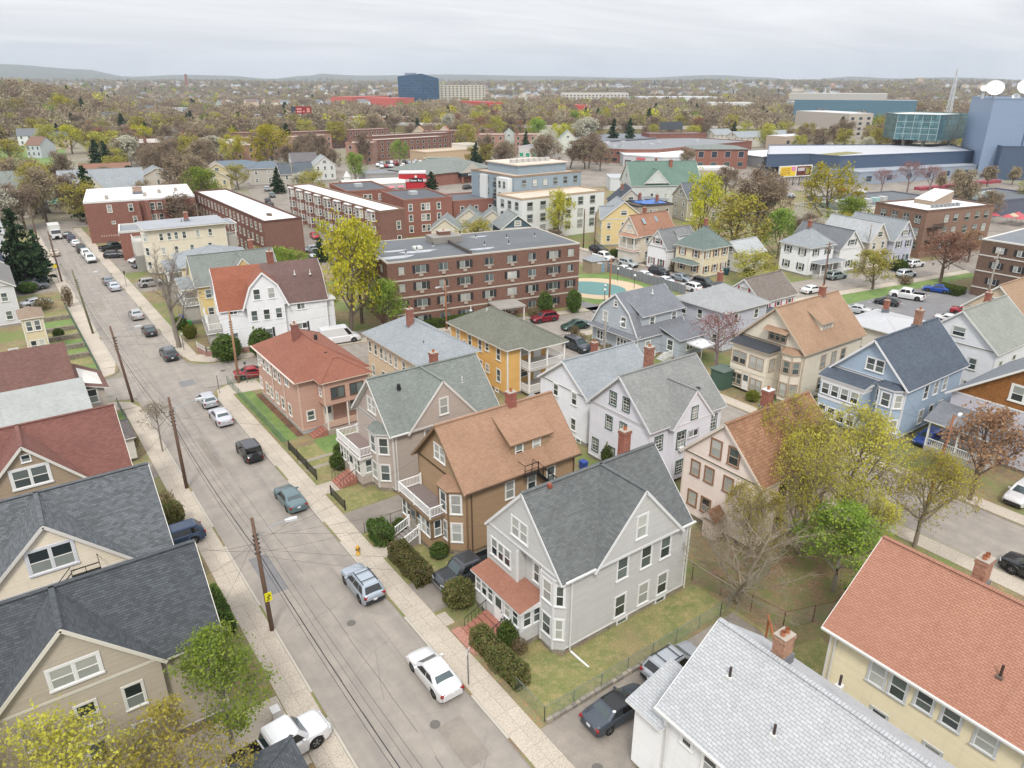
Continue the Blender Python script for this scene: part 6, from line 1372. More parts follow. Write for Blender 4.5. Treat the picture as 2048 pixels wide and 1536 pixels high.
# far left side of the main street
SH('cream house with tan roof and stacked corner bays beyond the crossing',-9,104.5,0.8,120.5,6.4,2.9,'y',wall='cdbf9c',roof=shingle('8d7a68','9c8977'),nf=3,nr=3,name='two_family_house',done=False)
H = House('bay_wing','white framed two-storey window bay of the cream house beyond the crossing',.85,117.5,3.4,122.4,5.8,wall='cdbf9c',trim='d8d6cf',roof=shingle('8d7a68','9c8977'),group=HM,cat='house wing'); H.box(); H.hip(.85,3.4,117.5,122.4,5.8,.8,ov=.3); H.wins('R',[4.6,1.8],[1.6,2.6],w=.7,h=1.4); H.done()
SH('grey white house with stepped bays by the left parking pad',-8,136,1.2,152,6.6,3,'y',wall='c7c7c8',roof=shingle('7d7a78','8c8987'),nf=3,nr=3,name='two_family_house')
SH('navy roofed house with blue walls at the left edge',-9,153,.6,169,7.2,3.4,'y',wall='6f8297',roof=shingle('2f3848','3d4657'),nf=3,nr=2,name='two_family_house')
SH('pale house with white flat dormer at the left edge beyond the navy roof',-10,178,2.2,200,8.0,2.6,'y',wall='c9c9c9',roof=S_PALE(),nf=3,nr=3,name='three_family_house')
SH('tall cream house with grey gable on the far left corner',-6,253,11,268,8,4.6,'x',wall='c9bfae',roof=S_GRGREEN(),nf=3,nr=5,name='large_house',yaw=-9)
H = SH('large cream house with wide grey roof and front gable behind the brick corner building',19.5,254.5,42,270,6.5,5.0,'x',wall='d2c9b2',roof=S_LGREY(),nf=3,nr=6,name='large_house',yaw=-9,done=False); H.gable('y',22.5,31.5,254.2,262,6.5,4.8,ov=.3,rake=.15,ends='0'); H.win('R',26,8.0,w=.9,h=1.3,plane=254.2); H.win('R',28.6,8.0,w=.9,h=1.3,plane=254.2); H.done()
for (x,y,c,rc,lb) in ((11.2,262.5,'9d9389','a0a2a3','taupe double garage with pale hip roof'),(16.4,258.0,'cfc6ae','6f9a86','cream garage with faded green hip roof')):
 H = SH(lb,x,y,x + 4.8,y + 6,2.7,1.2,'hip',wall=c,roof=shingle(rc,rc),nf=0,nr=0,name='garage',yaw=-9,done=False); m = MB(); m.box(x + .5,y - .05,.1,x + 4.3,y,2.2); H.P(m,'garage_door',paint('d2c9b8',.6)); H.done()
for (x,y,L_,W_,c,rc,k,lb) in ((30,300,16,10,'b9a58f','8d6a58','x','long low house with brown and grey roof below the park lawn'),(44,276,13,10,'c4b9a8','8a8f93','y','house with lavender-grey gable and brick chimney above the brick corner building'),(60,262,10,9,'d0c19b','a08f7b','y','pale yellow gabled house behind the dark spruce'),(66,280,10,9,'d0bf90','9b8f80','y','second pale yellow house farther behind the dark spruce'),(88,262,12,8,'cbc5b8','5a6168','x','white house with charcoal roof left of the diagonal street'),(84,285,14,10,'b9b4ab','6b7680','hip','hip roofed grey house left of the parked cars'),(74,318,26,14,'a0a4a6','6b7885','hip','long low blue-grey roofed building below the red brick rows'),(106,300,10,9,'d9dcdf','6f6a6c','x','white Victorian house with grey-brown roof right of the diagonal street'),(109,284,8,8,'d5d6d2','9aa09f','y','small white gabled house beside the white Victorian')):
 SH(lb,x,y,x + L_,y + W_,6.2 if k != 'hip' or L_ < 20 else 4,3.2 if k != 'hip' else 2.2,k,wall=c,roof=shingle(rc,rc),nf=2,nr=3,yaw=random.choice((-9,-5,-12)))

# ------------------------------------------------------------------ trees
def quads(P,size,rng,flat=.0,aspect=1.0):
 """random leaf quads (two triangles each) centred on the points P"""
 n = len(P); a = rng.normal(size=(n,3)); a[:,2] *= (1 - flat); a /= np.linalg.norm(a,axis=1)[:,None] + 1e-9
 b = rng.normal(size=(n,3)); b -= (a * b).sum(1)[:,None] * a; b /= np.linalg.norm(b,axis=1)[:,None] + 1e-9
 s = (size * rng.uniform(.6,1.3,n))[:,None]
 a = a * s * aspect; b = b * s
 return np.stack([P - a,P - b * .7,P + a,P + b * .7],1).reshape(-1,3)
def np_mesh(name,tube,Q,qm,mats):
 """joins an MB (branches) and an array of quads into one mesh"""
 nv0 = len(tube.v); V = np.array(tube.v,dtype=np.float32).reshape(-1,3)
 Vq = Q.astype(np.float32) if len(Q) else np.zeros((0,3),np.float32)
 me = bpy.data.meshes.new(name); nq = len(Vq) // 4
 allv = np.concatenate([V,Vq]) if nv0 else Vq
 me.vertices.add(len(allv)); me.vertices.foreach_set('co',allv.ravel())
 ls = [len(f) for f in tube.f]; li = [i for f in tube.f for i in f]
 tot = np.array(ls + [4] * nq,dtype=np.int32); idx = np.concatenate([np.array(li,dtype=np.int32),np.arange(nq * 4,dtype=np.int32) + nv0])
 me.loops.add(len(idx)); me.loops.foreach_set('vertex_index',idx)
 me.polygons.add(len(tot)); st = np.concatenate([[0],np.cumsum(tot)[:-1]]).astype(np.int32)
 me.polygons.foreach_set('loop_start',st); me.polygons.foreach_set('loop_total',tot)
 for m in mats: me.materials.append(m)
 me.polygons.foreach_set('material_index',np.concatenate([np.array(tube.m,dtype=np.int32),np.array(qm,dtype=np.int32)]))
 me.update(calc_edges=True); return me
def make_tree(seed,H=10,Rr=4,th=.28,limbs=7,sub=5,tw=4,fine=3,up=.55,thick=.025,lm=None,per=6,lsize=.22,spread=.45,barkc='6b6258',dropout=.0,aspect=1.0,multi=1,finew=.018,droop=0,clumpv=.5,clampit=True):
 """a tapered trunk with three generations of branches; leaf quads in clumps at the ends"""
 rg = random.Random(seed); rn = np.random.default_rng(seed); T = MB(); K = MB(); tips = []
 cz = H * (th + 1) / 2; hz_ = H * (1 - th) / 2 * 1.05
 def clampv(p):
  if not clampit: return p
  q = Vector((p.x / Rr,p.y / Rr,(p.z - cz) / hz_)); l = q.length
  lim = .92 + .14 * noise.noise(q.normalized() * 1.7 + Vector((seed,0,0)))
  if l > lim: q *= lim / l; p = Vector((q.x * Rr,q.y * Rr,q.z * hz_ + cz))
  return p
 def path(p,d,L,r0,r1,n,wob,lift,mb,sides):
  pts = [p.copy()]; rs = [r0]
  for i in range(n):
   d = (d + Vector((rg.gauss(0,wob),rg.gauss(0,wob),rg.gauss(0,wob) + lift))).normalized()
   p = clampv(p + d * L / n); pts.append(p.copy()); rs.append(r0 + (r1 - r0) * (i + 1) / n)
  mb.tube(pts,rs,sides,0,cap=False); return pts,rs,d
 R0 = H * thick
 for q in range(multi):
  base = Vector((rg.uniform(-.2,.2) * (multi > 1),rg.uniform(-.2,.2) * (multi > 1),-.2))
  d0 = Vector((rg.gauss(0,.05 + .18 * (multi > 1)),rg.gauss(0,.05 + .18 * (multi > 1)),1)).normalized()
  tp,tr,td = path(base,d0,H * .78,R0 * 1.25,R0 * .3,7,.07,.05,T,7)
  for i in range(limbs):
   t = th + (.95 - th) * (i + rg.random() * .6) / limbs; f = t * 7 * .95; k = min(6,int(f)); p = tp[k].lerp(tp[k + 1],f - k)
   a = 2.4 * i + rg.random() * .9; u_ = up + .5 * t
   d = Vector((math.cos(a),math.sin(a),u_)).normalized(); L = Rr * (1.15 - .55 * t) * rg.uniform(.8,1.1)
   lp,lr,ld = path(p,d,L,R0 * (.62 - .35 * t),R0 * .14,4,.14,.06 - droop,T,5)
   for j in range(sub):
    s = .25 + .75 * (j + rg.random()) / sub; k2 = min(3,int(s * 3.99)); p2 = lp[k2].lerp(lp[k2 + 1],s * 4 - k2 if s * 4 - k2 <= 1 else 1)
    d2 = (ld + Vector((rg.gauss(0,.7),rg.gauss(0,.7),rg.gauss(.15 - droop * 2,.5)))).normalized()
    sp,sr,sd = path(p2,d2,L * rg.uniform(.4,.6),R0 * .16,R0 * .06,3,.2,.05 - droop,K,3)
    for w in range(tw):
     p3 = sp[rg.randrange(1,4)]; d3 = (sd + Vector((rg.gauss(0,.7),rg.gauss(0,.7),rg.gauss(.1 - droop * 3,.6)))).normalized()
     wp,wr,wd = path(p3,d3,L * rg.uniform(.16,.3),max(finew,R0 * .05),finew * .6,2,.25,0,K,3)
     tips.append(wp[-1]);
     for x in range(fine):
      d4 = (wd + Vector((rg.gauss(0,.8),rg.gauss(0,.8),rg.gauss(0,.7)))).normalized(); e = clampv(wp[1 + x % 2] + d4 * L * .14)
      K.tube([wp[1 + x % 2],e],[finew * .7,finew * .5],3,0,cap=False); tips.append(e)
 Q = np.zeros((0,3)); qm = []
 if per:
  tips = [t for t in tips if rg.random() > dropout]
  tp_ = np.array([[*t] for t in tips]); C = np.repeat(tp_,per,axis=0) + rn.normal(size=(len(tp_) * per,3)) * spread
  mi = np.repeat([1 + int(abs(noise.noise(Vector(t) * clumpv)) * 5.5 + rg.random() * .8) % len(lm) for t in tips],per)
  Q = quads(C,lsize,rn,aspect=aspect); qm = mi
 tm = T.mesh([bark(barkc)],'trunk',uv=False,smooth=True); cm = np_mesh('crown',K,Q,qm,[bark(barkc)] + list(lm or []))
 return tm,cm,H,Rr
def make_conifer(seed,H=12,Rr=3,lm=None,whorls=16,dens=1.0,lsize=.34):
 rn = np.random.default_rng(seed); rg = random.Random(seed); T = MB(); K = MB(); T.tube([(0,0,-.2),(0,0,H * .5),(0,0,H)],[H * .02,H * .012,.02],6,0); C = []
 for w in range(whorls):
  t = w / whorls; z = H * (.1 + .88 * t); r_ = Rr * (1 - t) ** .8 * rg.uniform(.85,1.12) + .15
  for b in range(int((9 if t < .6 else 6) * dens)):
   a = rg.random() * 6.28; L = r_ * rg.uniform(.7,1.1)
   for s in np.linspace(.2,1,max(3,int(L * 3))):
    for q in range(3): C.append((math.cos(a) * L * s + rg.gauss(0,.14 * L * s + .05),math.sin(a) * L * s + rg.gauss(0,.14 * L * s + .05),z - L * s * .22 + rg.gauss(0,.14)))
   K.tube([(0,0,z),(math.cos(a) * L * .8,math.sin(a) * L * .8,z - L * .18)],[.03,.015],3,0,cap=False)
 C = np.array(C); Q = quads(C,lsize,rn,aspect=1.3)
 qm = [1 + (int(abs(noise.noise(Vector(c) * .9)) * 6) % len(lm)) for c in C]
 return T.mesh([bark('5b4b3f')],'trunk',uv=False,smooth=True),np_mesh('crown',K,Q,qm,[bark('5b4b3f')] + lm),H,Rr
def make_shrub(seed,Rx=1.2,H=1.8,lm=None,n=1800,lsize=.1,box=False):
 rn = np.random.default_rng(seed); P = rn.normal(size=(n,3)); P /= np.linalg.norm(P,axis=1)[:,None]
 if box: P = np.sign(P) * np.abs(P) ** .35; P /= np.abs(P).max(1)[:,None] ** .7
 rad = rn.uniform(.78,1.02,n)[:,None] * (1 + .09 * np.array([noise.noise(Vector(p) * 2.2 + Vector((seed,0,0))) for p in P]))[:,None]
 P = P * rad * np.array([Rx,Rx,H / 2]) + np.array([0,0,H / 2]); P[:,2] = np.abs(P[:,2]) + .03
 Q = quads(P,lsize,rn); K = MB()
 for i in range(7):
  a = i * .9; K.tube([(0,0,-.1),(math.cos(a) * Rx * .5,math.sin(a) * Rx * .5,H * .75)],[.04,.015],4,0,cap=False)
 # dark twiggy heart so the shrub is not see-through
 P2 = rn.normal(size=(n // 3,3)) * .33 * np.array([Rx,Rx,H / 2]) + np.array([0,0,H / 2]); P2[:,2] = np.abs(P2[:,2]) + .02
 Q = np.concatenate([Q,quads(P2,lsize * 1.9,rn)])
 qm = [1 + (int(abs(noise.noise(Vector(p) * 2.5)) * 6) % len(lm)) for p in np.concatenate([P,P2])]
 return np_mesh('foliage',K,Q,qm,[bark('5a4c40')] + lm)
YL = [leaf('bdb73e'),leaf('a8a83a'),leaf('c4b948')]; GL = [leaf('869a42'),leaf('758c3e'),leaf('9aab50')]; BUD = [leaf('a09a52'),leaf('8d8a4c'),leaf('948060')]; BRN = [leaf('998872'),leaf('8b7d6c'),leaf('a4937a')]
RUST = [leaf('a27f68',.45),leaf('94725d',.45),leaf('ad8c72',.45)]; CON = [leaf('36472f',.1),leaf('2c3c2a',.1),leaf('44553a',.1)]; BLO = [leaf('c9c6b6',.4),leaf('b7b5a2',.4)]; PNK = [leaf('98696b'),leaf('8a5f5c'),leaf('a27e7b')]; YB = [leaf('b3aa4e'),leaf('a39a52'),leaf('989c48')]
PROTO = {
 'bare': [make_tree(11,14,6,.3,8,6,5,4,1.1,.026,None,0,barkc='8a8177',finew=.025,clampit=False)],
 'ymaple': [make_tree(s,12,5,.13,9,6,4,2,.6,.02,YL,8,.17,.34,'6b6156',.3) for s in (21,22)],
 'bud': [make_tree(s,12,5,.12,9,6,5,3,.7,.02,YB,4,.2,.4,'6d6154',.35) for s in (31,32)],
 'green': [make_tree(s,10,5,.1,9,6,4,2,.6,.02,GL,8,.17,.34,'6b6156',.25) for s in (41,42)],
 'brown': [make_tree(s,12,5,.12,9,6,5,4,.75,.02,BRN,4,.17,.4,'716557',.2,finew=.04) for s in (51,52)],
 'rust': [make_tree(61,9,4,.2,9,6,5,3,.6,.022,RUST,3,.16,.38,'6b5d52',.25)],
 'con': [make_conifer(s,12,3.2,CON) for s in (71,72)],
 'blossom': [make_tree(81,8,4,.2,8,5,4,2,.6,.02,BLO,8,.22,.4,'6d6154',.1)],
 'pink': [make_tree(91,8,4,.25,8,6,5,3,.5,.025,PNK,2,.1,.4,'8b7a76',.3)],
 'pear': [make_tree(95,8,2.2,.15,9,5,4,2,1.2,.015,[leaf('b3a78c'),leaf('a09478')],6,.2,.3,'6d6154',.1)],
 'sap': [make_tree(97,5.5,2.2,.3,8,6,5,3,.9,.014,[leaf('9b8c7a')],1,.07,.2,'8b7f73',.4)],
 'nearbud': [make_tree(s,10,4.8,.14,10,7,6,4,.8,.018,[leaf('c4bd55',.5),leaf('b2ac55',.5),leaf('cbc65f',.5),leaf('a9a150',.5)],5,.09,.26,'8a7f72',.35,finew=.014) for s in (101,102)],
 'neargreen': [make_tree(111,8.5,3.4,.2,10,7,6,3,.9,.016,[leaf('8fa048',.5),leaf('7f9244',.5),leaf('a3ae52',.5)],6,.1,.24,'8b8478',.2,finew=.014)],
 'nearbare': [make_tree(121,8.5,5.0,.12,9,6,4,3,.45,.02,[leaf('9a8c72')],1,.06,.25,'8d8270',.6,finew=.013,multi=2,clampit=False)],
}
TREEN = dict(con='conifer_tree',blossom='flowering_tree',pink='flowering_tree',sap='young_tree')
def tree(kind,u,v,h,r_,label,group,z=None,rot=None,i=None,parts=True):
 pr = PROTO[kind]; tm,cm,H,Rr = pr[random.randrange(len(pr)) if i is None else i % len(pr)]
 e = empty(TREEN.get(kind,'deciduous_tree'),(u,v,(ht(u,v) if z is None else z) + .08),random.random() * 6.28 if rot is None else rot,label=label,cat='tree',group=group)
 e.scale = (r_ / Rr,r_ / Rr,h / H); link('trunk',tm,e); link('crown',cm,e); return e
TN = 'trees near the camera'
tree('nearbud',-3.2,31.0,9.6,4.8,'yellow-green budding tree at the very bottom left corner',TN,i=0,z=0); tree('nearbud',.9,29.4,8.6,4.2,'budding tree in front of the taupe gable window, right of the corner one',TN,i=1,z=0); tree('nearbud',-7.6,34.0,9.3,3.8,'thin budding tree against the dark slate roof at the left edge',TN,i=1,z=0)
tree('nearbud',51.8,31.5,11,4.6,'yellow budding tree spreading over the brown shingle roof edge',TN,i=1,z=0,rot=2.2); tree('neargreen',4.9,35.0,8.0,2.9,'bright lime green tree with white blossoms at the corner of the slate-roofed house',TN,z=0)
tree('nearbare',39.4,26.0,7.2,5.2,'wide pale bare tree behind the light grey house',TN,z=0,rot=1); tree('neargreen',46.2,22.3,7.2,3.7,'vivid green leafing tree above the fallen leaves',TN,z=0,rot=2)
tree('nearbud',53.5,26.4,11.5,5.2,'tall budding tree against the brown shingle roof, farthest right of its cluster',TN,i=0,z=0); tree('nearbud',48.2,26.6,10.8,3.9,'yellow flowering tree in the middle of the cluster by the blush house',TN,i=1,z=0); tree('nearbud',57.0,21.6,8.6,4.2,'low spreading budding tree by the back street pavement',TN,i=0,z=0,rot=3); tree('nearbud',43.2,28.0,7.5,2.8,'small budding tree against the blush house corner',TN,i=1,z=0,rot=5); tree('nearbud',50.0,23.0,7.5,3.6,'low yellow-green tree behind the vivid green one',TN,i=1,z=0,rot=4)
TREES = [
('bare',18.9,110.0,15.0,5.4,'large leafless tree at the kerb beside the white gambrel house'),('sap',9.7,76.6,5.6,2.1,'bare sapling in a square cut in the left pavement'),
('con',3.6,162.9,15.2,4.1,'dark spruce at the left edge above the parked wagons'),('con',6.9,175.0,9,2.4,'smaller spruce right behind the tall one at the left pavement'),
('pink',74.6,57.2,8.2,4.0,'pink budding tree between the grey gambrel and cream houses'),('ymaple',41.8,100.6,18.8,6.4,'tall yellow-green maple left of the brown apartment block'),('ymaple',45.6,105,16,4.9,'tall thinly leafed tree touching the brown apartment block'),('green',46,96.2,9,3.4,'lower greenish tree by the apartment corner'),
('green',44,132,7.5,4.5,'low green tree behind the white gambrel house'),('ymaple',127.8,107.0,19.0,5.4,'tall lime yellow maple behind the orange-roofed house'),('bud',131.9,100.6,13.6,7.6,'olive green budding mass behind the cream hip-roofed house'),('brown',143.4,103.6,18.6,7.2,'large brown budding tree beside the lime yellow maple'),
('ymaple',178.8,106.9,17.6,8.2,'big golden tree before the studio building'),('green',172,97,10.2,6.0,'green tree at the foot of the golden tree'),('green',140,94.5,10.8,4.4,'green tree left of the white hip-roofed house'),('bud',117.0,84.0,7.0,4.8,'low yellow tree on the corner lawn by the cream hip-roofed house'),
('bud',132.4,68.2,7.4,4.5,'willow-like yellow green tree on the apartment lawn strip'),('rust',148.0,63.3,9.4,5.3,'rust-red budding tree beside the bright blue car'),('rust',170.6,68.3,6.6,3.3,'small rust tree by the brown brick apartment'),('rust',68.6,22.4,9.0,3.9,'reddish brown street tree before the orange-brown gable at the right edge'),
('green',132.4,160.6,12.2,5.4,'green tree before the white modern wing'),('ymaple',112,137,13,4.6,'loose yellow-green tree against the white modern wing'),('brown',107.5,134,4.0,3.6,'low reddish brown thicket behind the teal gable'),('bud',90.4,139.5,7.6,5.2,'yellow budding tree over the small grey-roofed houses'),
('green',116.1,262.3,12.0,5.2,'round green tree behind the bank tower'),('green',162.7,316.1,11.6,4.9,'round green tree before the brick rows, near the car lot'),('brown',152.3,329.0,14.6,5.4,'brown tree before the pale brick row end'),('green',54,232,13,7.2,'green tree over the white roof of the brick corner building'),('brown',41.1,196.5,10.6,6.6,'brown twiggy tree beside the brick corner building'),
('brown',57.7,304.3,16.4,6.8,'tall brown tree left of the blue-grey roof'),('brown',55.9,252.3,15.2,6.8,'tall brown tree behind the green one at the white roof'),('con',41.8,273.7,11.2,5.4,'broad dark pine behind the brick corner building'),('bud',57.1,420.8,13.8,12.3,'wide yellowing tree at the foot of the park'),
('ymaple',46.5,475.4,15.6,8.4,'bright yellow tree on the park lawn, right one'),('bud',35.3,469.1,15.6,6.6,'olive tree on the park lawn left of the bright yellow one'),('ymaple',68,700,18.4,9.4,'lone yellow tree above the park, near the far houses'),('bud',14.9,389.7,13.4,8.9,'olive tree below the park at the left edge'),
('brown',16.5,304.8,11.6,7.9,'reddish brown tree behind the grey garage'),('bud',18.8,288.9,12.4,5.9,'olive tree above the faded green garage roof'),('bud',6.1,285.0,15.2,4.8,'thin olive tree behind the tall cream corner house'),('ymaple',108.8,334.2,20.0,11.0,'largest bright yellow maple by the white Victorian house'),
('ymaple',95.8,345,15.4,6.7,'yellow maple left of the largest one up the diagonal street'),('ymaple',124.1,450.9,13.0,7.5,'yellow maple behind the white blossom trees'),('blossom',98.5,384.4,11.4,6.5,'white blossom tree by the red brick rows'),('blossom',102.5,366.9,10.0,6.1,'second white blossom tree nearer the diagonal street'),('blossom',94.1,258.0,6.4,4.5,'small white blossom tree at the white gabled house'),
('blossom',150.1,190,7.2,4.3,'white blossom tree behind the modern block'),('con',85.8,260,9.2,2.6,'narrow dark pine by the diagonal street'),('con',128,226,8,3.0,'dark pine before the brick pharmacy'),('con',316.6,357.2,15.6,4.6,'first of three dark pines behind the brick warehouse'),('con',303.1,322.3,17.8,4.2,'second of three dark pines behind the brick warehouse'),('con',308.5,314.4,17.4,3.8,'third of three dark pines behind the brick warehouse'),
('con',278.3,558.8,12.4,4.0,'dark pine before the blue glass tower'),('pink',251.3,133.1,8.6,4.4,'reddish tree before the grey studio wall, left one'),('pink',256.5,126.8,11.4,5.2,'tallest reddish tree before the grey studio wall'),('pink',262.3,122.3,10.0,4.6,'reddish tree right of the tallest at the studio wall'),
('pear',277.6,125.8,7.4,2.4,'pale narrow tree at the studio wall, leftmost of four'),('pear',289.4,125.3,7.6,2.8,'pale narrow tree at the studio wall, second of four'),('pear',306.3,122.5,8,3.2,'pale narrow tree at the studio wall, third of four'),('pear',318.8,119.1,7,2.7,'pale narrow tree at the navy wall, rightmost of four'),
('brown',200.7,158.2,11.2,5.1,'brown tree by the fuel station sign'),('bud',162,92,8,4,'thin olive tree left of the brown brick apartment house'),('brown',150,95,9,4.5,'brown twiggy tree behind the white gabled house'),('ymaple',338.8,442.8,13.6,6.9,'yellow tree before the red warehouse roof, left one'),('ymaple',314.7,473.5,14.6,8.6,'yellow tree left of the pale green gabled house'),('ymaple',442.1,349.3,15.6,7.4,'yellow tree behind the twin white buildings'),('ymaple',421.0,456.3,18.0,5.5,'narrow yellow tree between dark pines'),
('bud',85.5,226,11.8,4.4,'olive tree at the bend of the diagonal street'),('green',46.5,146.5,5.2,4.1,'green thicket left of the long brick row end wall'),('bud',43.6,188,5.8,3.6,'yellow thicket along the long brick row'),('con',57.5,151.0,5.4,2.0,'small dark evergreen at the long brick row corner'),('bud',43,150,5.0,3.2,'yellow bush tree at the blank end wall'),
('brown',118.7,303.8,16.0,6.5,'tall brown tree behind the white gabled house'),('bud',35,31,4,1.5,'x')]
for t in TREES[:-1]: tree(*t,'street and garden trees')
# shrubs and hedges
EV = [leaf('586b36',.25),leaf('495c32',.25),leaf('69793b',.25)]; HB = [leaf('6f7044',.3),leaf('7d7450',.3),leaf('5f6d3c',.3)]
SHR = {k: make_shrub(*a) for k,a in dict(ev=(1,1.2,1.9,EV,1900,.09),hb=(2,1.2,1.9,HB,2100,.085),olive=(3,1.3,2.0,[leaf('7a7b36',.2),leaf('68702f',.2)],1700,.1),tw=(4,1.2,1.8,[leaf('8a7a60',.2),leaf('75704a',.2)],1300,.06)).items()}
def make_hedge(seed,X,Y,Hh,lm,dens=230,ls=.075):
 rn = np.random.default_rng(seed); A = 2 * (X + Y) * 2 * Hh + 4 * X * Y; n = int(A * dens); P = []
 w = np.array([2 * Y * Hh,2 * Y * Hh,2 * X * Hh,2 * X * Hh,4 * X * Y]); f = rn.choice(5,n,p=w / w.sum()); u = rn.uniform(-1,1,n); v = rn.uniform(-1,1,n)
 x = np.where(f == 0,-X,np.where(f == 1,X,u * X)); y = np.where(f == 2,-Y,np.where(f == 3,Y,np.where(f == 4,v * Y,u * Y))); z = np.where(f == 4,Hh,(v + 1) / 2 * Hh)
 P = np.stack([x,y,z],1); P[:,:2] *= (1 - .06 * (P[:,2:] / Hh) ** 4); P += np.array([[noise.noise(Vector(p) * 1.1) * .22,noise.noise(Vector(p) * 1.3 + Vector((7,0,0))) * .2,noise.noise(Vector(p) * .8 + Vector((0,9,0))) * .18] for p in P]) + rn.normal(size=(n,3)) * .035
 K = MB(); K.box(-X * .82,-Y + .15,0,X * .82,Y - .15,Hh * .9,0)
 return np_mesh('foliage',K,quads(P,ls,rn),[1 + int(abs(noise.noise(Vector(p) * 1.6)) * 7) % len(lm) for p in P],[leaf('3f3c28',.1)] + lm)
def hedge(u,v,X,Y,Hh,lm,label,rot=0.0):
 return link('hedge',make_hedge(int(u * 7 + v),X,Y,Hh,lm),None,(u,v,.1),rot,label=label,cat='hedge',group='shrubs and hedges')
def shrub(me,u,v,rx,h,label,name='shrub',ry=None,group='shrubs and hedges',z=.1,rot=0.0,R0=1.2,H0=1.9):
 o = link(name,me,None,(u,v,z),rot,label=label,cat='hedge' if name == 'hedge' else 'shrub',group=group); o.scale = (rx / R0,(ry or rx) / R0,h / H0); return o
S = shrub
S(SHR['hb'],22.2,37.6,1.25,2.2,'round clipped bush beside the grey pickup and brick steps'); S(SHR['ev'],22.9,32.2,.85,1.8,'round green bush right of the brick steps'); S(SHR['tw'],22.9,31.0,.6,1.3,'thin brown bush at the porch corner')
hedge(21.15,31.0,.55,2.6,1.6,HB,'long brown-green clipped hedge beside the pavement by the light grey house'); hedge(21.2,43.4,.7,2.4,1.6,HB,'long clipped hedge before the brown house'); hedge(21.2,48.6,.75,1.1,1.6,EV,'shorter green hedge left of the white-railed steps'); S(SHR['ev'],24.0,43.6,.8,1.3,'rounded bush under the bay of the brown house'); S(SHR['ev'],23.2,48.9,.7,1.1,'small bush beside the white-railed steps')
S(SHR['ev'],23.4,62.2,1.0,1.8,'dark bush at the white balcony of the taupe house'); S(SHR['ev'],24.6,63.8,1.1,2.0,'second dark bush behind the first by the taupe house'); S(SHR['ev'],23.2,100.4,2.0,3.6,'large round evergreen at the crossing, left of a pair'); S(SHR['ev'],27.6,99.2,1.6,4.0,'tall oval evergreen at the crossing, right of a pair'); S(SHR['olive'],21.3,113.5,1.0,1.9,'small olive bush by the yellow house porch'); S(SHR['ev'],21.1,118.8,1.1,2.0,'dark bush behind the big bare tree')
hedge(7.1,46.6,.75,2.3,1.5,EV,'dark rectangular hedge by the left pavement'); S(SHR['tw'],7.4,63.8,.95,2.2,'first brown-green globe bush by the picket fence'); S(SHR['hb'],7.3,60.8,1.1,2.6,'taller globe bush nearer the navy car'); S(SHR['ev'],7.4,53.0,.5,.9,'little bush at the corner post'); S(SHR['tw'],7.3,79.4,.8,1.5,'scruffy bush at the red-roofed house corner'); S(SHR['ev'],5.1,124.8,.8,1.6,'small round bush on the terraced yard'); S(SHR['tw'],4.8,144,1.5,2.2,'loose brown shrub before the white sedan'); S(SHR['tw'],8.4,143,.9,4,'bare thin shrub tree at the left pavement'); S(SHR['ev'],3.5,158,1.6,2.0,'dark shrub under the spruce')
S(SHR['ev'],45.6,46.6,.9,2.6,'fresh green forsythia behind the lilac house'); S(SHR['olive'],71.0,48.6,.8,1.3,'round green bush at the cream house front path'); S(SHR['olive'],37.2,xs(37,9.6),.9,1.4,'round bush at the back of the white van yard')
for i,(x,y) in enumerate(((77.2,89.6),(72.4,91.3))): S(SHR['ev'],x,y,1.3,3.9,['cone-shaped evergreen right of the entrance canopy, nearer the corner','cone-shaped evergreen next to the entrance canopy'][i])
hedge(75.5,95.8,5.2,.9,1.3,EV,'dark clipped hedge along the apartment base right of the canopy',rot=R(-9.4)); hedge(55,96.2,6.2,.9,1.3,EV,'dark clipped hedge along the apartment base left of the canopy',rot=R(-9.4)) ; S(SHR['tw'],70.4,91.6,1.3,1.8,'reddish twiggy shrub by the canopy')
for i,(x,y,rx,h) in enumerate(((68.4,77.6,1.0,1.4),(68.5,74.8,1.0,1.2),(68.5,72,1,1.3),(68.6,79.2,.8,2.2))): S(SHR['tw'],x,y,rx,h,['second bush','third bush','bush nearest the dark minivan','bush nearest the cross street'][i] + ' in the scrubby line before the grey gambrel house')
for x,y,rx,h in ((139.6,47,1.6,2.2),(137,44.5,1.8,2.4),(139,42,1.8,2.6),(141,45,1.6,2.6),(134.5,43,1.5,2.2)): S(SHR['olive'],x,y,rx,h,f'olive clipped shrub at the right end of the apartment lot, {["nearest the pole","left front","lowest","rightmost","leftmost"][int(x*7)%5]} of five')
hedge(141.6,58.6,1.6,2.2,1.3,EV,'clipped green hedge at the corner of the banded apartment block'); S(SHR['ev'],150.5,72.6,1.4,2.4,'dark bush before the lavender house'); S(SHR['tw'],141,66.6,1.4,1.8,'dark scruffy bush left of the rust tree'); S(SHR['ev'],112.0,116.8,1.3,1.7,'square green bush left of the orange-roofed house'); S(SHR['ev'],122,88.6,1.0,1.6,'bush on the lawn by the yellow tree'); S(SHR['tw'],112.3,100.2,1.0,2.4,'bare shrub between the white and cream houses')

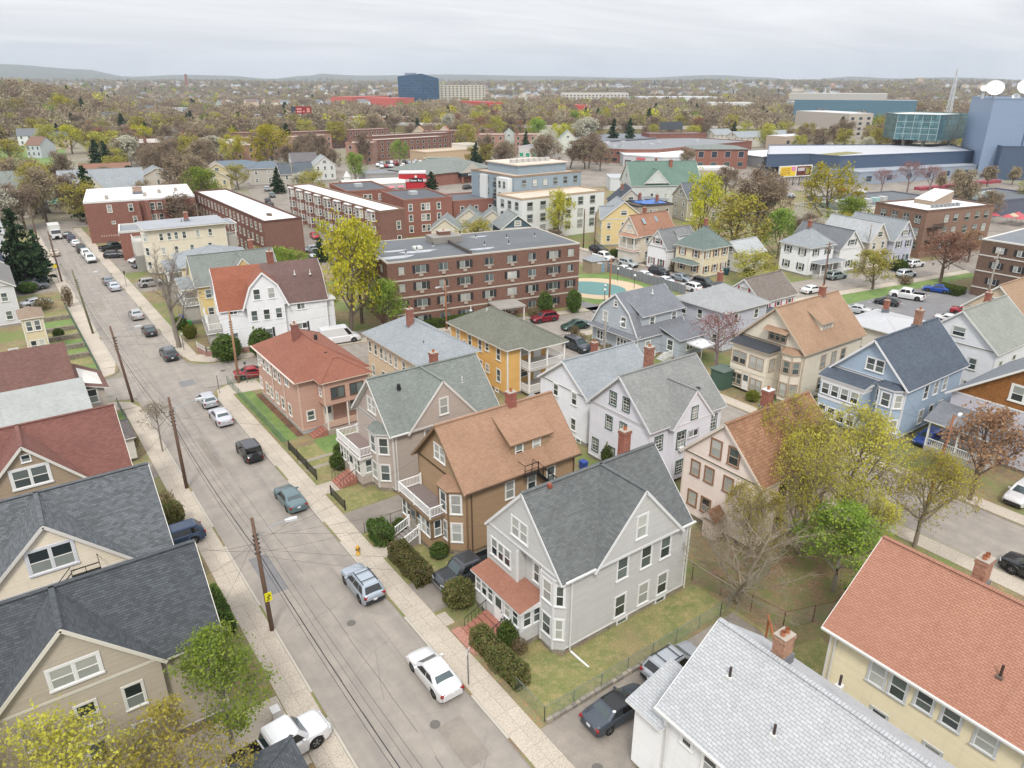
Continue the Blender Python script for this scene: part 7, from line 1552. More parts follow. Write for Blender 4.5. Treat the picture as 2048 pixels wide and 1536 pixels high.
# ------------------------------------------------------------------ poles, wires, signs, fences, small things
POLES = {}
def pole(key,u,v,h,label,arm=None,lean=(0,0),cross=False,transf=False,gz=.12,c='6b5446'):
 e = empty('utility_pole',(u,v,gz),0,label=label,cat='utility pole',group='wooden utility poles')
 m = MB(); m.tube([(0,0,-.3),(lean[0] * .5,lean[1] * .5,h * .5),(lean[0],lean[1],h)],[.17,.15,.11],9,0); m.obj('shaft',wood(c),e,smooth=True)
 if arm:
  ax,ay = arm; m = MB(); z = h - 1.6; L = math.hypot(ax,ay); bx,by = lean[0] * z / h,lean[1] * z / h
  m.tube([(bx,by,z),(bx + ax * .3,by + ay * .3,z + .45),(bx + ax * .7,by + ay * .7,z + .75),(bx + ax,by + ay,z + .8)],.035,6); m.obj('lamp_arm',paint('9b9ea0',.4,.5),e)
  m = MB(); a = math.atan2(ay,ax); c_,s_ = math.cos(a),math.sin(a); P = [(-.1,.07),(.35,.17),(.7,.12),(.75,0),(.7,-.12),(.35,-.17),(-.1,-.07)]
  m.prism([(bx + ax + p * c_ - q * s_,by + ay + p * s_ + q * c_) for p,q in P],z + .72,z + .88); m.obj('lamp_head',paint('c3c6c8',.4),e)
 if cross:
  for z in ((h - .35,h - 1.3) if cross == 2 else (h - .35,)):
   m = MB(); m.box(lean[0] - 1.2,lean[1] - .06,z - .06,lean[0] + 1.2,lean[1] + .06,z + .06); m.obj('crossarm',wood('7d6c5c'),e)
   for x in (-1.1,-.6,.6,1.1):
    m = MB(); m.tube([(lean[0] + x,lean[1],z + .06),(lean[0] + x,lean[1],z + .25)],.05,6); m.obj('insulator',paint('b9b9b4',.3),e)
 if transf:
  m = MB(); m.tube([(lean[0] + .4,lean[1],h - 2.6),(lean[0] + .4,lean[1],h - 1.7)],.24,10); m.obj('transformer',paint('9a9ea1',.5),e)
 m = MB()
 for k in range(5): m.box(-.2 + lean[0] * .7,-.06 + lean[1] * .7,h * .7 + k * .35,.2 + lean[0] * .7,.06 + lean[1] * .7,h * .7 + k * .35 + .1)
 m.obj('bracket',paint('3a3a3c',.6),e)
 POLES[key] = (u,v,h + gz,lean); return e
p1 = pole('a',10.0,43.1,9.2,'wooden pole with yellow warning plate and a fan of service wires',arm=(2.1,-.3),lean=(-.1,.25)); pole('b',9.9,67.2,9.4,'wooden pole with lamp arm beside the two globe bushes',arm=(2.3,0),lean=(0,.2))
pole('c',9.6,92.4,9.6,'leaning wooden pole with lamp arm at the crossing',arm=(2.6,.8),lean=(-.6,.6)); pole('d',9.6,124.5,10.0,'leaning mossy pole with lamp arm beyond the crossing',arm=(2.6,.4),lean=(-.8,.5),c='6f6f52'); pole('e',9.4,163.6,9.8,'pole with a round yellow sign near the left parking pad',arm=(2.4,0),lean=(-.3,.2))
pole('f',21.9,91.0,9.6,'tan pole on the corner by the red sedan',c='9a765a',lean=(.2,.3)); pole('g',8.9,205,9.5,'distant pole by the spruce on the left pavement',lean=(0,.2)); pole('h',62.6,23.6,9.6,'orange-brown leaning pole at the back street, ivy on its foot',arm=(2.2,.4),c='8a5f48',lean=(1.0,0)); pole('i',58.6,62,9.2,'grey pole with lamp arm beside the pink tree',arm=(2.4,0),c='8b857c')
pole('j',112.2,103.6,8.5,'pole before the small white gabled house',transf=1); pole('k',120.9,xs(121,-5.2),9.6,'dark leaning pole with double crossarms beside the white sedan',cross=2,lean=(.5,.6)); pole('l',84.5,xs(84.5,5.6),8.5,'orange pole beside the pool deck',arm=(-1.6,.6),c='9a6a4c'); pole('m',55.2,xs(55,5.4),7.8,'pole with lamp arm against the brown apartment block',arm=(-1.2,-.2),c='9a6a4c'); pole('n',138.0,50.9,9.6,'grey pole with crossarms rising behind the brick chimney',cross=2,c='9b958b',transf=1)
pole('o',112.6,128,9,'pole nearest the pale yellow house'); pole('p',111.6,123,9,'second pole of a pair at the pale yellow house'); pole('q',146,xs(146,5.4),9.5,'tall thin pole before the lavender house',c='9b958b'); pole('r',92,262,10,'pole with double crossarms left of the bank',cross=2,c='a59a8c')
m = MB(); m.box(-.2,-.24,2.65,.28,-.2,3.35,0); m.obj('yellow_sign',paint('d8cf1c',.5),p1)
m = MB()
for y0,z0,y1,z1 in ((-.13,2.75,.04,2.88),(.04,2.88,-.1,3.0),(-.1,3.0,.12,3.12),(.12,3.12,.0,3.22)): m.beam((y0 + .05,-.25,z0),(y1 + .05,-.25,z1),.07,.03)
m.obj('sign_marking',paint('1c1c14',.6),p1)
def wire(a,b,sag,r,name='overhead_wire',label='thin overhead wire',n=10,group='overhead wires',col='2a2a2c'):
 a,b = Vector(a),Vector(b); pts = [a.lerp(b,i / n) - Vector((0,0,sag * 4 * (i / n) * (1 - i / n))) for i in range(n + 1)]
 m = MB(); m.tube(pts,r,3,0,cap=False); return m.obj(name,paint(col,.7),label=label,cat='wire',group=group,uv=False)
def tip(k,z): u,v,h,l = POLES[k]; f = z / h; return (u + l[0] * f,v + l[1] * f,z)
chain = [('z0',(10.1,14,9.2)),('a',None),('b',None),('c',None),('d',None),('e',None),('g',None)]
def cp(i,z): k,p = chain[i]; return (p[0],p[1],z) if p else tip(k,z)
for i in range(len(chain) - 1):
 s = ['before the yellow-plate pole','between the yellow-plate pole and the globe bushes','from the globe bushes to the crossing','over the crossing','beyond the crossing','far up the street'][i]
 wire(cp(i,8.9),cp(i + 1,8.9),.5,.010,label='high power line ' + s); wire(cp(i,6.7),cp(i + 1,6.7),.55,.028,'telephone_cable','thick black telephone bundle ' + s); wire(cp(i,6.0),cp(i + 1,6.1),.7,.015,'telephone_cable','lower telephone cable ' + s); wire(cp(i,7.9),cp(i + 1,7.8),.45,.010,label='middle power line ' + s)
for i,(k,z,q,lb) in enumerate((('a',8.2,(25.2,37.3,6.2),'to the light grey house corner'),('a',7.9,(25.9,42.4,6.0),'to the brown house corner'),('a',7.6,(25.9,49.8,6.0),'to the far corner of the brown house'),('a',7.2,(25.6,54.8,6.0),'to the taupe house corner'),('a',6.9,(24.3,33.7,6.0),'to the bay of the light grey house'),('a',6.6,(25.9,43.0,5.0),'low to the brown house wall'),('a',6.4,(23.2,36.8,3.2),'to the salmon porch roof'),('a',8.0,(5.5,38.5,6.2),'to the slate-roofed house'),('a',7.6,(5.5,43.5,6.2),'to the rear corner of the slate-roofed house'),('a',7.4,(5.2,48.8,5.8),'to the charcoal-roofed house'),('a',6.8,(5.2,50.5,5.6),'low to the charcoal-roofed house'),
  ('b',7.6,(25.7,58,6),'to the front of the taupe house'),('b',7.4,(5.0,63,6),'to the red-roofed house'),('b',7.2,(24,73,6),'to the salmon house corner'),('c',8.4,tip('f',8.8),'across the street to the corner pole'),('c',7.4,tip('f',7.2),'lower across the street to the corner pole'),('f',8.8,tip('m',7.4),'along the cross street to the apartment pole'),('f',7.2,tip('m',6.4),'lower along the cross street to the apartment pole'),('m',7.5,tip('l',7.8),'along the apartment front'),('m',6.6,tip('l',6.9),'lower along the apartment front'),('l',7.8,tip('k',8.6),'from the pool pole to the leaning pole'),('k',9.2,tip('q',9.2),'from the leaning pole to the lavender house'),('k',8.4,tip('q',8.4),'lower from the leaning pole to the lavender house'),('k',9.0,tip('n',9.0),'from the leaning pole over the apartment lot'),('h',8.8,tip('i',8.6),'along the back street'),('h',7.2,tip('i',7.0),'lower along the back street'),('h',8.6,(77.8,22,6.2),'to the orange-brown gable'),('h',7.4,(74.5,33,6),'to the sky blue house'),('i',7.6,(72.4,50,6.0),'to the dark-roofed sun porch'),('j',7.8,tip('o',8.0),'along the parallel street'),('j',8.0,tip('k',8.0),'from the white gabled house to the leaning pole'),('h',7.0,(61.8,-10,7.2),'toward the viewer on the back street'))):
 wire(tip(k,z),q,.35 + .012 * i,.009,label='thin service wire ' + lb)
def sign_post(u,v,h,w,hh,c,label,shape='rect',ry=0,txt=None,pc='6b6e70'):
 e = empty('street_sign',(u,v,.12),ry,label=label,cat='street sign',group='street signs'); m = MB(); m.box(-.03,-.03,-.2,.03,.03,h); m.obj('post',paint(pc,.5,.4),e)
 m = MB()
 if shape == 'oct': m.tube([(0,-.06,h - w / 2),(0,-.03,h - w / 2)],w / 2,8)
 else: m.box(-w / 2,-.06,h - hh,w / 2,-.035,h)
 m.obj('sign_plate',paint(c,.5),e)
 if txt:
  m = MB()
  for i in range(txt): m.box(-w * .36,-.07,h - hh * (.22 + i * .22),-w * .36 + w * (.72 if i % 2 == 0 else .5),-.062,h - hh * (.16 + i * .22))
  m.obj('sign_lettering',paint('7c2f2f',.6),e)
 return e
sign_post(18.6,30.7,2.9,.42,.34,'d9dadb','white parking sign on a thin post beside the white sedan',txt=3,ry=R(35)); sign_post(18.9,89.0,2.7,.4,.3,'d0d4d2','white street sign beside the silver hatchback',ry=R(30)); sign_post(19.0,152.5,3.0,.75,.75,'2a2426','dark backed octagonal stop sign seen from behind by the parking pad','oct',R(60)); sign_post(6.9,96.6,2.9,.6,.6,'5b5d5f','dark backed octagonal sign at the left corner','oct',R(80)); sign_post(67.6,79.5,2.8,.55,.16,'3f8f7c','green street name sign at the yellow house corner',ry=R(30)); sign_post(22.8,90.4,2.9,.3,.3,'4a4a4c','dark sign post right of the tan corner pole'); sign_post(19.2,108.4,2.6,.35,.35,'cfd2d4','white sign beside the large leafless tree',ry=R(30)); sign_post(8.8,163.2,3.6,.8,.8,'d8c02a','round yellow warning sign facing down the street','oct',R(20))
# hydrant
e = empty('fire_hydrant',(18.75,47.8,.12),0,label='yellow fire hydrant standing at the kerb before the brown house',cat='fire hydrant'); m = MB(); m.tube([(0,0,0),(0,0,.06),(0,0,.07),(0,0,.62),(0,0,.66),(0,0,.8),(0,0,.86)],[.19,.19,.13,.13,.17,.11,.03],10); m.obj('barrel',paint('c99a2e',.5),e,smooth=True)
for d in ((.2,0),(-.2,0),(0,-.2)): m = MB(); m.tube([(0,0,.48),(d[0],d[1],.48)],.07,8); m.obj('nozzle',paint('6e4a2c',.5),e)
# chain link fence round the light grey house lawn
def chainlink(pts,h,label,post='7e8a82',mesh='6f8077',step=2.4,z=.12):
 e = empty('chain_link_fence',(0,0,0),label=label,cat='fence',group='fences'); ms = MB(); rl = MB()
 for (a,b) in zip(pts,pts[1:]):
  A,B = Vector((*a,z)),Vector((*b,z)); L = (B - A).length; n = max(1,round(L / step))
  for i in range(n + 1): p = A.lerp(B,i / n); m = MB(); m.tube([p,p + Vector((0,0,h + .06))],.03,6); m.obj('post',paint(post,.5,.4),e)
  rl.tube([A + Vector((0,0,h)),B + Vector((0,0,h))],.022,5)
  k = int(L / .11)
  for i in range(k):
   p = A.lerp(B,i / k)
   for s in (1,-1):
    t = min(1,max(0,(i / k) + s * h / L)); q = A.lerp(B,t); hh = h * abs(t - i / k) * L / h
    ms.tube([p,Vector((q.x,q.y,z + hh))],.0035,3,0,cap=False)
 rl.obj('top_rail',paint(post,.5,.4),e,uv=False); o = ms.obj('wire_mesh',paint(mesh,.6,.3),e,uv=False); o['kind'] = 'stuff'
chainlink([(20.75,28.6),(20.75,25.5),(37.0,25.5),(44,26.5)],1.15,'green-grey chain link fence around the lawn by the driveway'); chainlink([(20.6,69.0),(20.6,91.4),(26,xs(26,-6.0))],1.1,'chain link fence along the vivid green lawn',mesh='5f7d6c'); chainlink([(38.5,29.5),(39.5,22),(46.5,19.5)],1.5,'old chain link fence in the leaf-strewn back yard',post='6e3b34')
chainlink([(20.5,50.3),(25.5,50.3)],1.0,'thin rail fence between the brown house and the driveway',post='6a5a4c'); chainlink([(7.9,92),(7.9,86.4),(7.9,80.8)],1.1,'dark chain link fence at the left corner',post='3a4038'); chainlink([(7.8,102.6),(7.8,113),(7.8,142)],1.1,'green chain link fence along the terraced yards',post='3f6652'); chainlink([(130,79.2),(139,77.7)],.9,'white fence before the white hip-roofed house',post='e0e0e0',mesh='dddddd')
def railfence(pts,h,label,c,z=.12,sp=.3,name='iron_fence',r=.012):
 e = empty(name,(0,0,0),label=label,cat='fence',group='fences')
 for (a,b) in zip(pts,pts[1:]):
  A,B = Vector((*a,z)),Vector((*b,z)); L = (B - A).length; n = max(1,round(L / 2.2))
  for i in range(n + 1): p = A.lerp(B,i / n); m = MB(); m.box(p.x - .05,p.y - .05,p.z,p.x + .05,p.y + .05,p.z + h + .1); m.obj('post',paint(c,.5),e)
  m = MB(); m.beam(A + Vector((0,0,h - .05)),B + Vector((0,0,h - .05)),.04); m.beam(A + Vector((0,0,.15)),B + Vector((0,0,.15)),.04); k = int(L / sp)
  for i in range(k): p = A.lerp(B,(i + .5) / k); m.box(p.x - r,p.y - r,p.z + .1,p.x + r,p.y + r,p.z + h)
  m.obj('panel',paint(c,.5),e)
railfence([(20.6,54.6),(20.6,57.8)],1.0,'black iron fence piece before the taupe house','222224',sp=.12); railfence([(20.6,61.4),(20.6,69.0)],1.1,'black iron fence with posts along the rough drive','222224',sp=.12); railfence([(6.6,63.2),(6.6,66.2)],1.1,'weathered picket fence behind the globe bush','6a5c50',sp=.16,r=.05,name='picket_fence'); railfence([(20.7,xs(20.7,10.5)),(21.2,xs(21,7.6)),(35,xs(35,7.2))],.75,'low white railing on the brick wall at the crossing','d9dadb',z=.75,sp=.2)
m = MB()
for a,b in (((20.7,xs(20.7,10.5)),(21.2,xs(21,7.6))),((21.2,xs(21,7.6)),(35,xs(35,7.2)))): m.beam((*a,.4),(*b,.4),.22,.75)
m.obj('garden_wall',brick('a0736a','b38a80'),label='low pinkish brick garden wall wrapping the crossing corner',cat='wall')
patch('planting_bed',[(21.3,xs(21,8)),(24,xs(24,7.6)),(24.5,105),(21.3,106)],'mulch',.13)
# pool fence and shed, lamps
e = empty('board_fence',(0,0,0),label='long grey board fence between the pool lawn and the parallel street',cat='fence',group='fences'); A,B = Vector((101.4,107.5,.12)),Vector((101.0,86.2,.12))
for i in range(9):
 a,b = A.lerp(B,i / 9),A.lerp(B,(i + 1) / 9); m = MB(); m.box(a.x - .06,a.y - .06,.1,a.x + .06,a.y + .06,2.0); m.obj('post',paint('7b7d82',.7),e)
 for j in range(8): p,q = a.lerp(b,(j + .04) / 8),a.lerp(b,(j + .96) / 8); m = MB(); m.beam((p.x,p.y,1.02),(q.x,q.y,1.02),.05,1.7); m.obj('board',paint('83868d' if (i + j) % 3 else '7a7d84',.8),e)
e = empty('pool_shed',(97.6,108.0,.12),R(-9),label='small tan brick shed with pale hip roof by the pool',cat='shed'); m = MB(); m.box(0,0,0,3.6,3.6,2.4); m.obj('wall',brick('a08c78','b09c88'),e); m = MB()
for f in ([(-.2,-.2,2.4),(3.8,-.2,2.4),(1.8,1.8,3.4)],[(3.8,-.2,2.4),(3.8,3.8,2.4),(1.8,1.8,3.4)],[(3.8,3.8,2.4),(-.2,3.8,2.4),(1.8,1.8,3.4)],[(-.2,3.8,2.4),(-.2,-.2,2.4),(1.8,1.8,3.4)]): m.face(f)
m.obj('roof',S_LGREY(),e); m = MB(); m.box(2.2,-.05,0,3.1,0,2.0); m.obj('door',paint('7f97a5',.6),e)
for i,(x,y) in enumerate(((96.5,94.8),(87.0,92.6),(97.6,100.5),(85,90.5))):
 e = empty('garden_lamp',(x,y,.12),label='black post lamp with white globe beside the pool, ' + ['at its right end','before its left part','behind it','nearest the street'][i],cat='lamp',group='globe lamps round the pool'); m = MB(); m.tube([(0,0,0),(0,0,2.3)],.045,6); m.obj('post',paint('2c2e30',.5),e)
 m = MB(); m.tube([(0,0,2.28),(0,0,2.35),(0,0,2.5),(0,0,2.65),(0,0,2.72)],[.06,.17,.22,.17,.05],10); m.obj('globe',paint('e3e4e2',.3),e,smooth=True)
# bins, garden furniture, oddments
def bin_(u,v,c,label,rz=0,s=1):
 e = empty('wheelie_bin',(u,v,.12),rz,label=label,cat='bin',group='rubbish bins'); m = MB()
 m.v = [(-.25 * s,-.28 * s,0),(.25 * s,-.28 * s,0),(.25 * s,.28 * s,0),(-.25 * s,.28 * s,0),(-.3 * s,-.35 * s,.95 * s),(.3 * s,-.35 * s,.95 * s),(.3 * s,.38 * s,.95 * s),(-.3 * s,.38 * s,.95 * s)]; m.f = [(0,1,5,4),(1,2,6,5),(2,3,7,6),(3,0,4,7),(3,2,1,0)]; m.m = [0] * 5; m.obj('bin_body',paint(c,.5),e)
 m = MB(); m.box(-.32 * s,-.38 * s,.95 * s,.32 * s,.42 * s,1.03 * s); m.obj('lid',paint(c,.4),e)
bin_(6.2,61.8,'2d4a8e','blue bin between the picket fence and the globe bushes'); bin_(6.5,62.6,'28384a','dark bin next to the blue one by the picket fence'); bin_(43.0,47.6,'2f4a9a','blue bin at the corner behind the brown house'); bin_(43.5,46.2,'4a7d7a','teal bin behind the brown house'); bin_(22.6,104.8,'2b4fb0','bright blue bin beside the evergreen at the crossing'); bin_(23.0,106.2,'23262a','black bin under the gambrel house porch'); bin_(22.3,123,'3345a0','blue bin at the yellow house steps'); bin_(22.6,119.2,'3c8a4a','green bin by the small olive bush'); bin_(119,91.5,'27505c','dark teal dumpster bin beside the cream hip-roofed house',s=1.3); bin_(45.6,19.9,'6b6668','grey bin lying open in the back yard',s=1.1); bin_(46.2,20.9,'2c3440','dark barrel beside the grey bin in the back yard'); bin_(46.9,20.1,'8e2a3a','red container by the grey bin in the back yard',s=.7); bin_(7.6,35.2,'d0d0ce','white box under the lime green tree',s=.8)
e = empty('garden_table',(41.4,44.2,.12),label='white round wrought iron garden table behind the brown house',cat='table'); m = MB(); m.tube([(0,0,.7),(0,0,.73)],.6,14); m.obj('tabletop',paint('dcdcd8',.4),e)
for a in (0,2.1,4.2): m = MB(); m.tube([(0,0,.7),(.4 * math.cos(a),.4 * math.sin(a),0)],.02,5); m.obj('leg',paint('dcdcd8',.4),e)
for i,(x,y) in enumerate(((40.6,43.4),(42.3,43.5),(40.7,45.1))):
 e = empty('garden_chair',(x,y,.12),i * 2.1,label='white wrought iron garden chair ' + ['left of','right of','behind'][i] + ' the round table',cat='chair',group='chairs at the garden table'); m = MB(); m.box(-.22,-.22,.42,.22,.22,.46); m.obj('seat',paint('dcdcd8',.4),e); m = MB(); m.box(-.22,.2,.46,.22,.23,.95); m.obj('backrest',paint('dcdcd8',.4),e)
 for sx in (-.19,.19):
  for sy in (-.19,.19): m = MB(); m.box(sx - .02,sy - .02,0,sx + .02,sy + .02,.42); m.obj('leg',paint('dcdcd8',.4),e)
e = empty('swing_frame',(34.2,20.5,.12),label='rust-orange beam on one post standing in the back lawn',cat='swing frame'); m = MB(); m.beam((-.5,-2.2,2.2),(3.3,1.6,2.2),.12,.14); m.obj('top_beam',wood('a5643a'),e)
for x,y in ((-.4,-2.1),(3.0,1.3)): m = MB(); m.box(x - .05,y - .05,0,x + .05,y + .05,2.15); m.obj('post',wood('a5643a'),e)
e = empty('wooden_deck',(32.3,16.6,.12),label='small tan wooden deck with railing between the pale and coral roofs',cat='deck')
for i in range(14): m = MB(); m.box(i * .19,0,.9,i * .19 + .17,3.0,.95); m.obj('plank',wood('a5805c'),e)
m = MB(); railing(m,(0,3.0),(2.7,3.0),.95); railing(m,(0,0),(0,3.0),.95); m.obj('railing',wood('b3854f'),e)
for x,y in ((.1,.1),(2.5,.1),(.1,2.9),(2.5,2.9)): m = MB(); m.box(x - .06,y - .06,0,x + .06,y + .06,.9); m.obj('post',wood('a5805c'),e)
e = empty('canopy_tent',(75.5,60.6,.12),R(0),label='white flat-topped canopy tent beside the grey gambrel house',cat='canopy'); m = MB(); m.prism([(0,0),(3.2,0),(3.2,3.0),(0,3.0)],2.2,2.4); m.face([(0,0,2.41),(3.2,0,2.41),(1.6,1.5,2.75)]); m.face([(3.2,0,2.41),(3.2,3,2.41),(1.6,1.5,2.75)]); m.face([(3.2,3,2.41),(0,3,2.41),(1.6,1.5,2.75)]); m.face([(0,3,2.41),(0,0,2.41),(1.6,1.5,2.75)]); m.obj('fabric',paint('e3e4e6',.8),e)
for x in (.1,3.1):
 for y in (.1,2.9): m = MB(); m.box(x - .04,y - .04,0,x + .04,y + .04,2.2); m.obj('leg',paint('c5c5c5',.5),e)
e = empty('board_fence',(0,0,0),label='white solid fence at the back of the white narrow house',cat='fence',group='fences')
for i in range(9): m = MB(); m.box(59.0 + i * 1.65,60.2,.1,60.6 + i * 1.65,60.26,1.95) if i > 5 else m.box(58.7,47 + i * 2.2,.1,58.76,49.1 + i * 2.2,1.95); m.obj('panel',paint('dcdcdc',.5),e)
e = empty('garden_shed',(66.0 + 4.5,52.8,.12),label='dark green shed behind the pink tree',cat='shed'); m = MB(); m.box(0,0,0,2.2,2.0,2.4); m.obj('wall',paint('3f5a4c',.7),e); m = MB(); m.prism([(-.15,-.15),(2.35,-.15),(2.35,2.15),(-.15,2.15)],2.41,2.52); m.obj('roof',paint('5b6a62',.7),e)
for i,(x,y,lb) in enumerate(((15.3,29.3,'nearest the white sedan'),(21.5,97,'in the cross street mouth'),(21.2,21.2,'at the driveway edge'),(14.9,40.6,'in mid-road by the silver-blue crossover'))):
 m = MB(); m.tube([(x,y,.003 if i != 2 else .12),(x,y,.012 if i != 2 else .135)],.33,16); m.obj('manhole_cover',paint('6e6964',.7,.3),label='round iron manhole cover ' + lb,cat='manhole cover',group='manhole covers')
e = empty('retaining_wall',(0,0,0),label='low fieldstone retaining wall along the near driveway',cat='wall'); rg = random.Random(5); x = 20.8
while x < 31:
 w_ = rg.uniform(.3,.6); m = MB(); m.box(x,25.22 + rg.uniform(-.03,.03),.1,x + w_ - .03,25.46,.36 + rg.uniform(-.04,.05)); m.obj('stone',paint(rg.choice(['8b857b','7c776f','9a9184']),.9),e); x += w_
for i,(x,y) in enumerate(((30.4,107),(31.0,105.6)),): pass
# terraced walls in the left yards
for i,y in enumerate((113.6,118.5,123.8,128.8,135.6)):
 m = MB(); m.box(2.0,y - .25,.1,7.7,y + .25,.75); m.obj('garden_wall',rubble('6e675e','948b7e'),label=['lowest','second','third','fourth','highest'][i] + ' low stone terrace wall in the left yards counting from the crossing',cat='wall',group='terrace walls')

# ------------------------------------------------------------------ the commercial strip, the far town, woods
def solid(name,label,poly,z0,z1,mat,top,cat='building',group='buildings of the commercial strip',par=True):
 e = empty(name,(*poly[0],0),label=label,cat=cat,group=group); ox,oy = poly[0]
 m = MB(); m.prism([(x - ox,y - oy) for x,y in poly],z0,z1,0,cap=False); m.obj('wall',mat,e)
 m = MB(); m.prism([(x - ox,y - oy) for x,y in poly],z1 - .02,z1,0); m.obj('roof',top,e)
 if par:
  m = MB(); P = [(x - ox,y - oy) for x,y in poly]
  for i in range(len(P)): m.beam((*P[i],z1 + .15),(*P[(i + 1) % len(P)],z1 + .15),.3,.5)
  m.obj('parapet',mat,e)
 return e
def rot(x0,y0,L,D,yaw):
 c,s = math.cos(R(yaw)),math.sin(R(yaw)); return [(x0,y0),(x0 + L * c,y0 + L * s),(x0 + L * c - D * s,y0 + L * s + D * c),(x0 - D * s,y0 + D * c)]
def wgrid(e,a,b,zs,n,w,h,mat='2f3a3d',frame='cfcbc2',ofs=.06,name='window'):
 """windows along the wall foot line a-b (world coordinates), each an object under the building e"""
 A,B = Vector((*a,0)),Vector((*b,0)); d = (B - A); L = d.length; d /= L; nrm = Vector((d.y,-d.x,0)); ang = math.atan2(d.y,d.x); key = (w,h,mat,frame)
 if key not in WIN:
  m = MB(); m.box(-w / 2 - .1,-.04,-h / 2 - .1,w / 2 + .1,.03,h / 2 + .1,0); p = MB(); p.face([(-w / 2,-.05,-h / 2),(w / 2,-.05,-h / 2),(w / 2,-.05,h / 2),(-w / 2,-.05,h / 2)]); WIN[key] = (m.mesh([paint(frame,.6)],'window',uv=False),p.mesh([glass(mat)],'pane',uv=False))
 for z in zs:
  for i in range(n):
   p = A + d * L * (i + .5) / n + nrm * .01 - Vector(e.location); o = link(name,WIN[key][0],e,(p.x,p.y,z - e.location.z),ang); link('pane',WIN[key][1],o)
# bank tower and diner
e = solid('bank_building','bright red bank tower with white band and dark name plate',rot(121.5,237.5,9.5,8,-30),0,6.6,paint('b3202b',.5),flatroof('d8c9c9'),par=False)
P0,P1 = rot(121.5,237.5,9.5,8,-30)[:2]; A,B = Vector((*P0,0)),Vector((*P1,0)); dd = (B - A).normalized(); nn = Vector((dd.y,-dd.x,0)); O = Vector(e.location)
def wallbox(e,A,dd,nn,s0,s1,z0,z1,o0,o1,c,name,**k):
 O = Vector(e.location); m = MB(); P = [A + dd * s0 + nn * o0,A + dd * s1 + nn * o0,A + dd * s1 + nn * o1,A + dd * s0 + nn * o1]; m.prism([(p.x - O.x,p.y - O.y) for p in P],z0 - O.z,z1 - O.z); return m.obj(name,c if not isinstance(c,str) else paint(c,.6),e,**k)
wallbox(e,A,dd,nn,-.1,9.6,3.6,4.5,0,.08,'c9bfc3','white_band'); wallbox(e,A,dd,nn,-.1,9.6,6.3,6.75,0,.15,'cfc6c8','cornice'); wallbox(e,A,dd,nn,3.7,8.4,3.4,4.8,.08,.16,'231f24','name_plate')
for i in range(9):
 if i != 5: wallbox(e,A,dd,nn,4.1 + i * .44,4.42 + i * .44,3.75,4.45 if i in (0,6) else 4.2,.16,.2,'dcdcdc','lettering')
m = MB(); c_ = A + dd * 6 + nn * .1 - O; m.tube([(c_.x,c_.y,5.35),(c_.x + nn.x * .1,c_.y + nn.y * .1,5.35)],.45,12); m.obj('round_emblem',paint('dfd9da',.5),e)
e = solid('diner','long low diner with barrel-vaulted white roof and pink awnings',rot(101.5,240.0,22,7,-12),0,3.4,paint('a9a9a6',.5),paint('d0cdc4',.6),par=False); m = MB(); c,s = math.cos(R(-12)),math.sin(R(-12))
for i in range(8):
 a0,a1 = math.pi * i / 8,math.pi * (i + 1) / 8; y0,z0,y1,z1 = 3.5 - 3.6 * math.cos(a0),3.4 + 1.5 * math.sin(a0),3.5 - 3.6 * math.cos(a1),3.4 + 1.5 * math.sin(a1)
 m.face([(0 * c - y0 * s,y0 * c,z0),(22 * c - y0 * s,22 * s + y0 * c,z0),(22 * c - y1 * s,22 * s + y1 * c,z1),(-y1 * s,y1 * c,z1)])
m.obj('vault',paint('d6d3ca',.5),e)
for i in range(6): m = MB(); x = 3 + i * 3.2; m.v = [(x * c,x * s,2.6),((x + 2.2) * c,(x + 2.2) * s,2.6),((x + 2.2) * c + .9 * s,(x + 2.2) * s - .9 * c,2.0),(x * c + .9 * s,x * s - .9 * c,2.0)]; m.f = [(0,3,2,1)]; m.m = [0]; m.obj('awning',paint('c98088',.7),e)
e = empty('cupola',(104.5,243,0),label='white hexagonal roof lantern left of the diner vault',cat='roof lantern'); m = MB(); m.tube([(0,0,0),(0,0,6.0)],1.1,6); m.obj('drum',paint('d3d3d0',.6),e); m = MB(); m.tube([(0,0,6.0),(0,0,8.0)],[1.4,.05],6); m.obj('cap',paint('c9cac8',.6),e)
# pharmacy
e = solid('pharmacy','brick pharmacy with grey hipped roof, gabled entrance and dark sign',rot(137,244,34,26,8),0,4.4,BK3(),S_GRGREEN(),par=False); m = MB(); q = rot(0,0,34,26,8); z = 4.4; i0 = rot(0,0,1,1,8)
def loc8(x,y): return (x * math.cos(R(8)) - y * math.sin(R(8)),x * math.sin(R(8)) + y * math.cos(R(8)))
R0_,R1_ = (*loc8(11,13),8.4),(*loc8(24,13),8.4); C = [(*loc8(*p),4.4) for p in ((-.6,-.6),(34.6,-.6),(34.6,26.6),(-.6,26.6))]
for f in ([C[0],C[1],R1_,R0_],[C[1],C[2],R1_],[C[2],C[3],R0_,R1_],[C[3],C[0],R0_]): m.face(f)
m.obj('hip_roof',S_GRGREEN(),e)
m = MB(); g = [(*loc8(x,y),z) for x,y,z in ((14,-2.5,4.0),(25,-2.5,4.0),(19.5,-2.5,7.6),(19.5,9,7.6),(14,3,4.0),(25,3,4.0))]; m.face([g[0],g[1],g[2]],1); m.face([g[1],g[5],g[3],g[2]],0); m.face([g[4],g[0],g[2],g[3]],0); m.prism([loc8(14.3,-2.4),loc8(24.7,-2.4),loc8(24.7,1),loc8(14.3,1)],2.6,4.0,2); m.obj('gabled_entrance',[S_GRGREEN(),paint('b5b0a6',.7),paint('2a2c33',.6)],e)
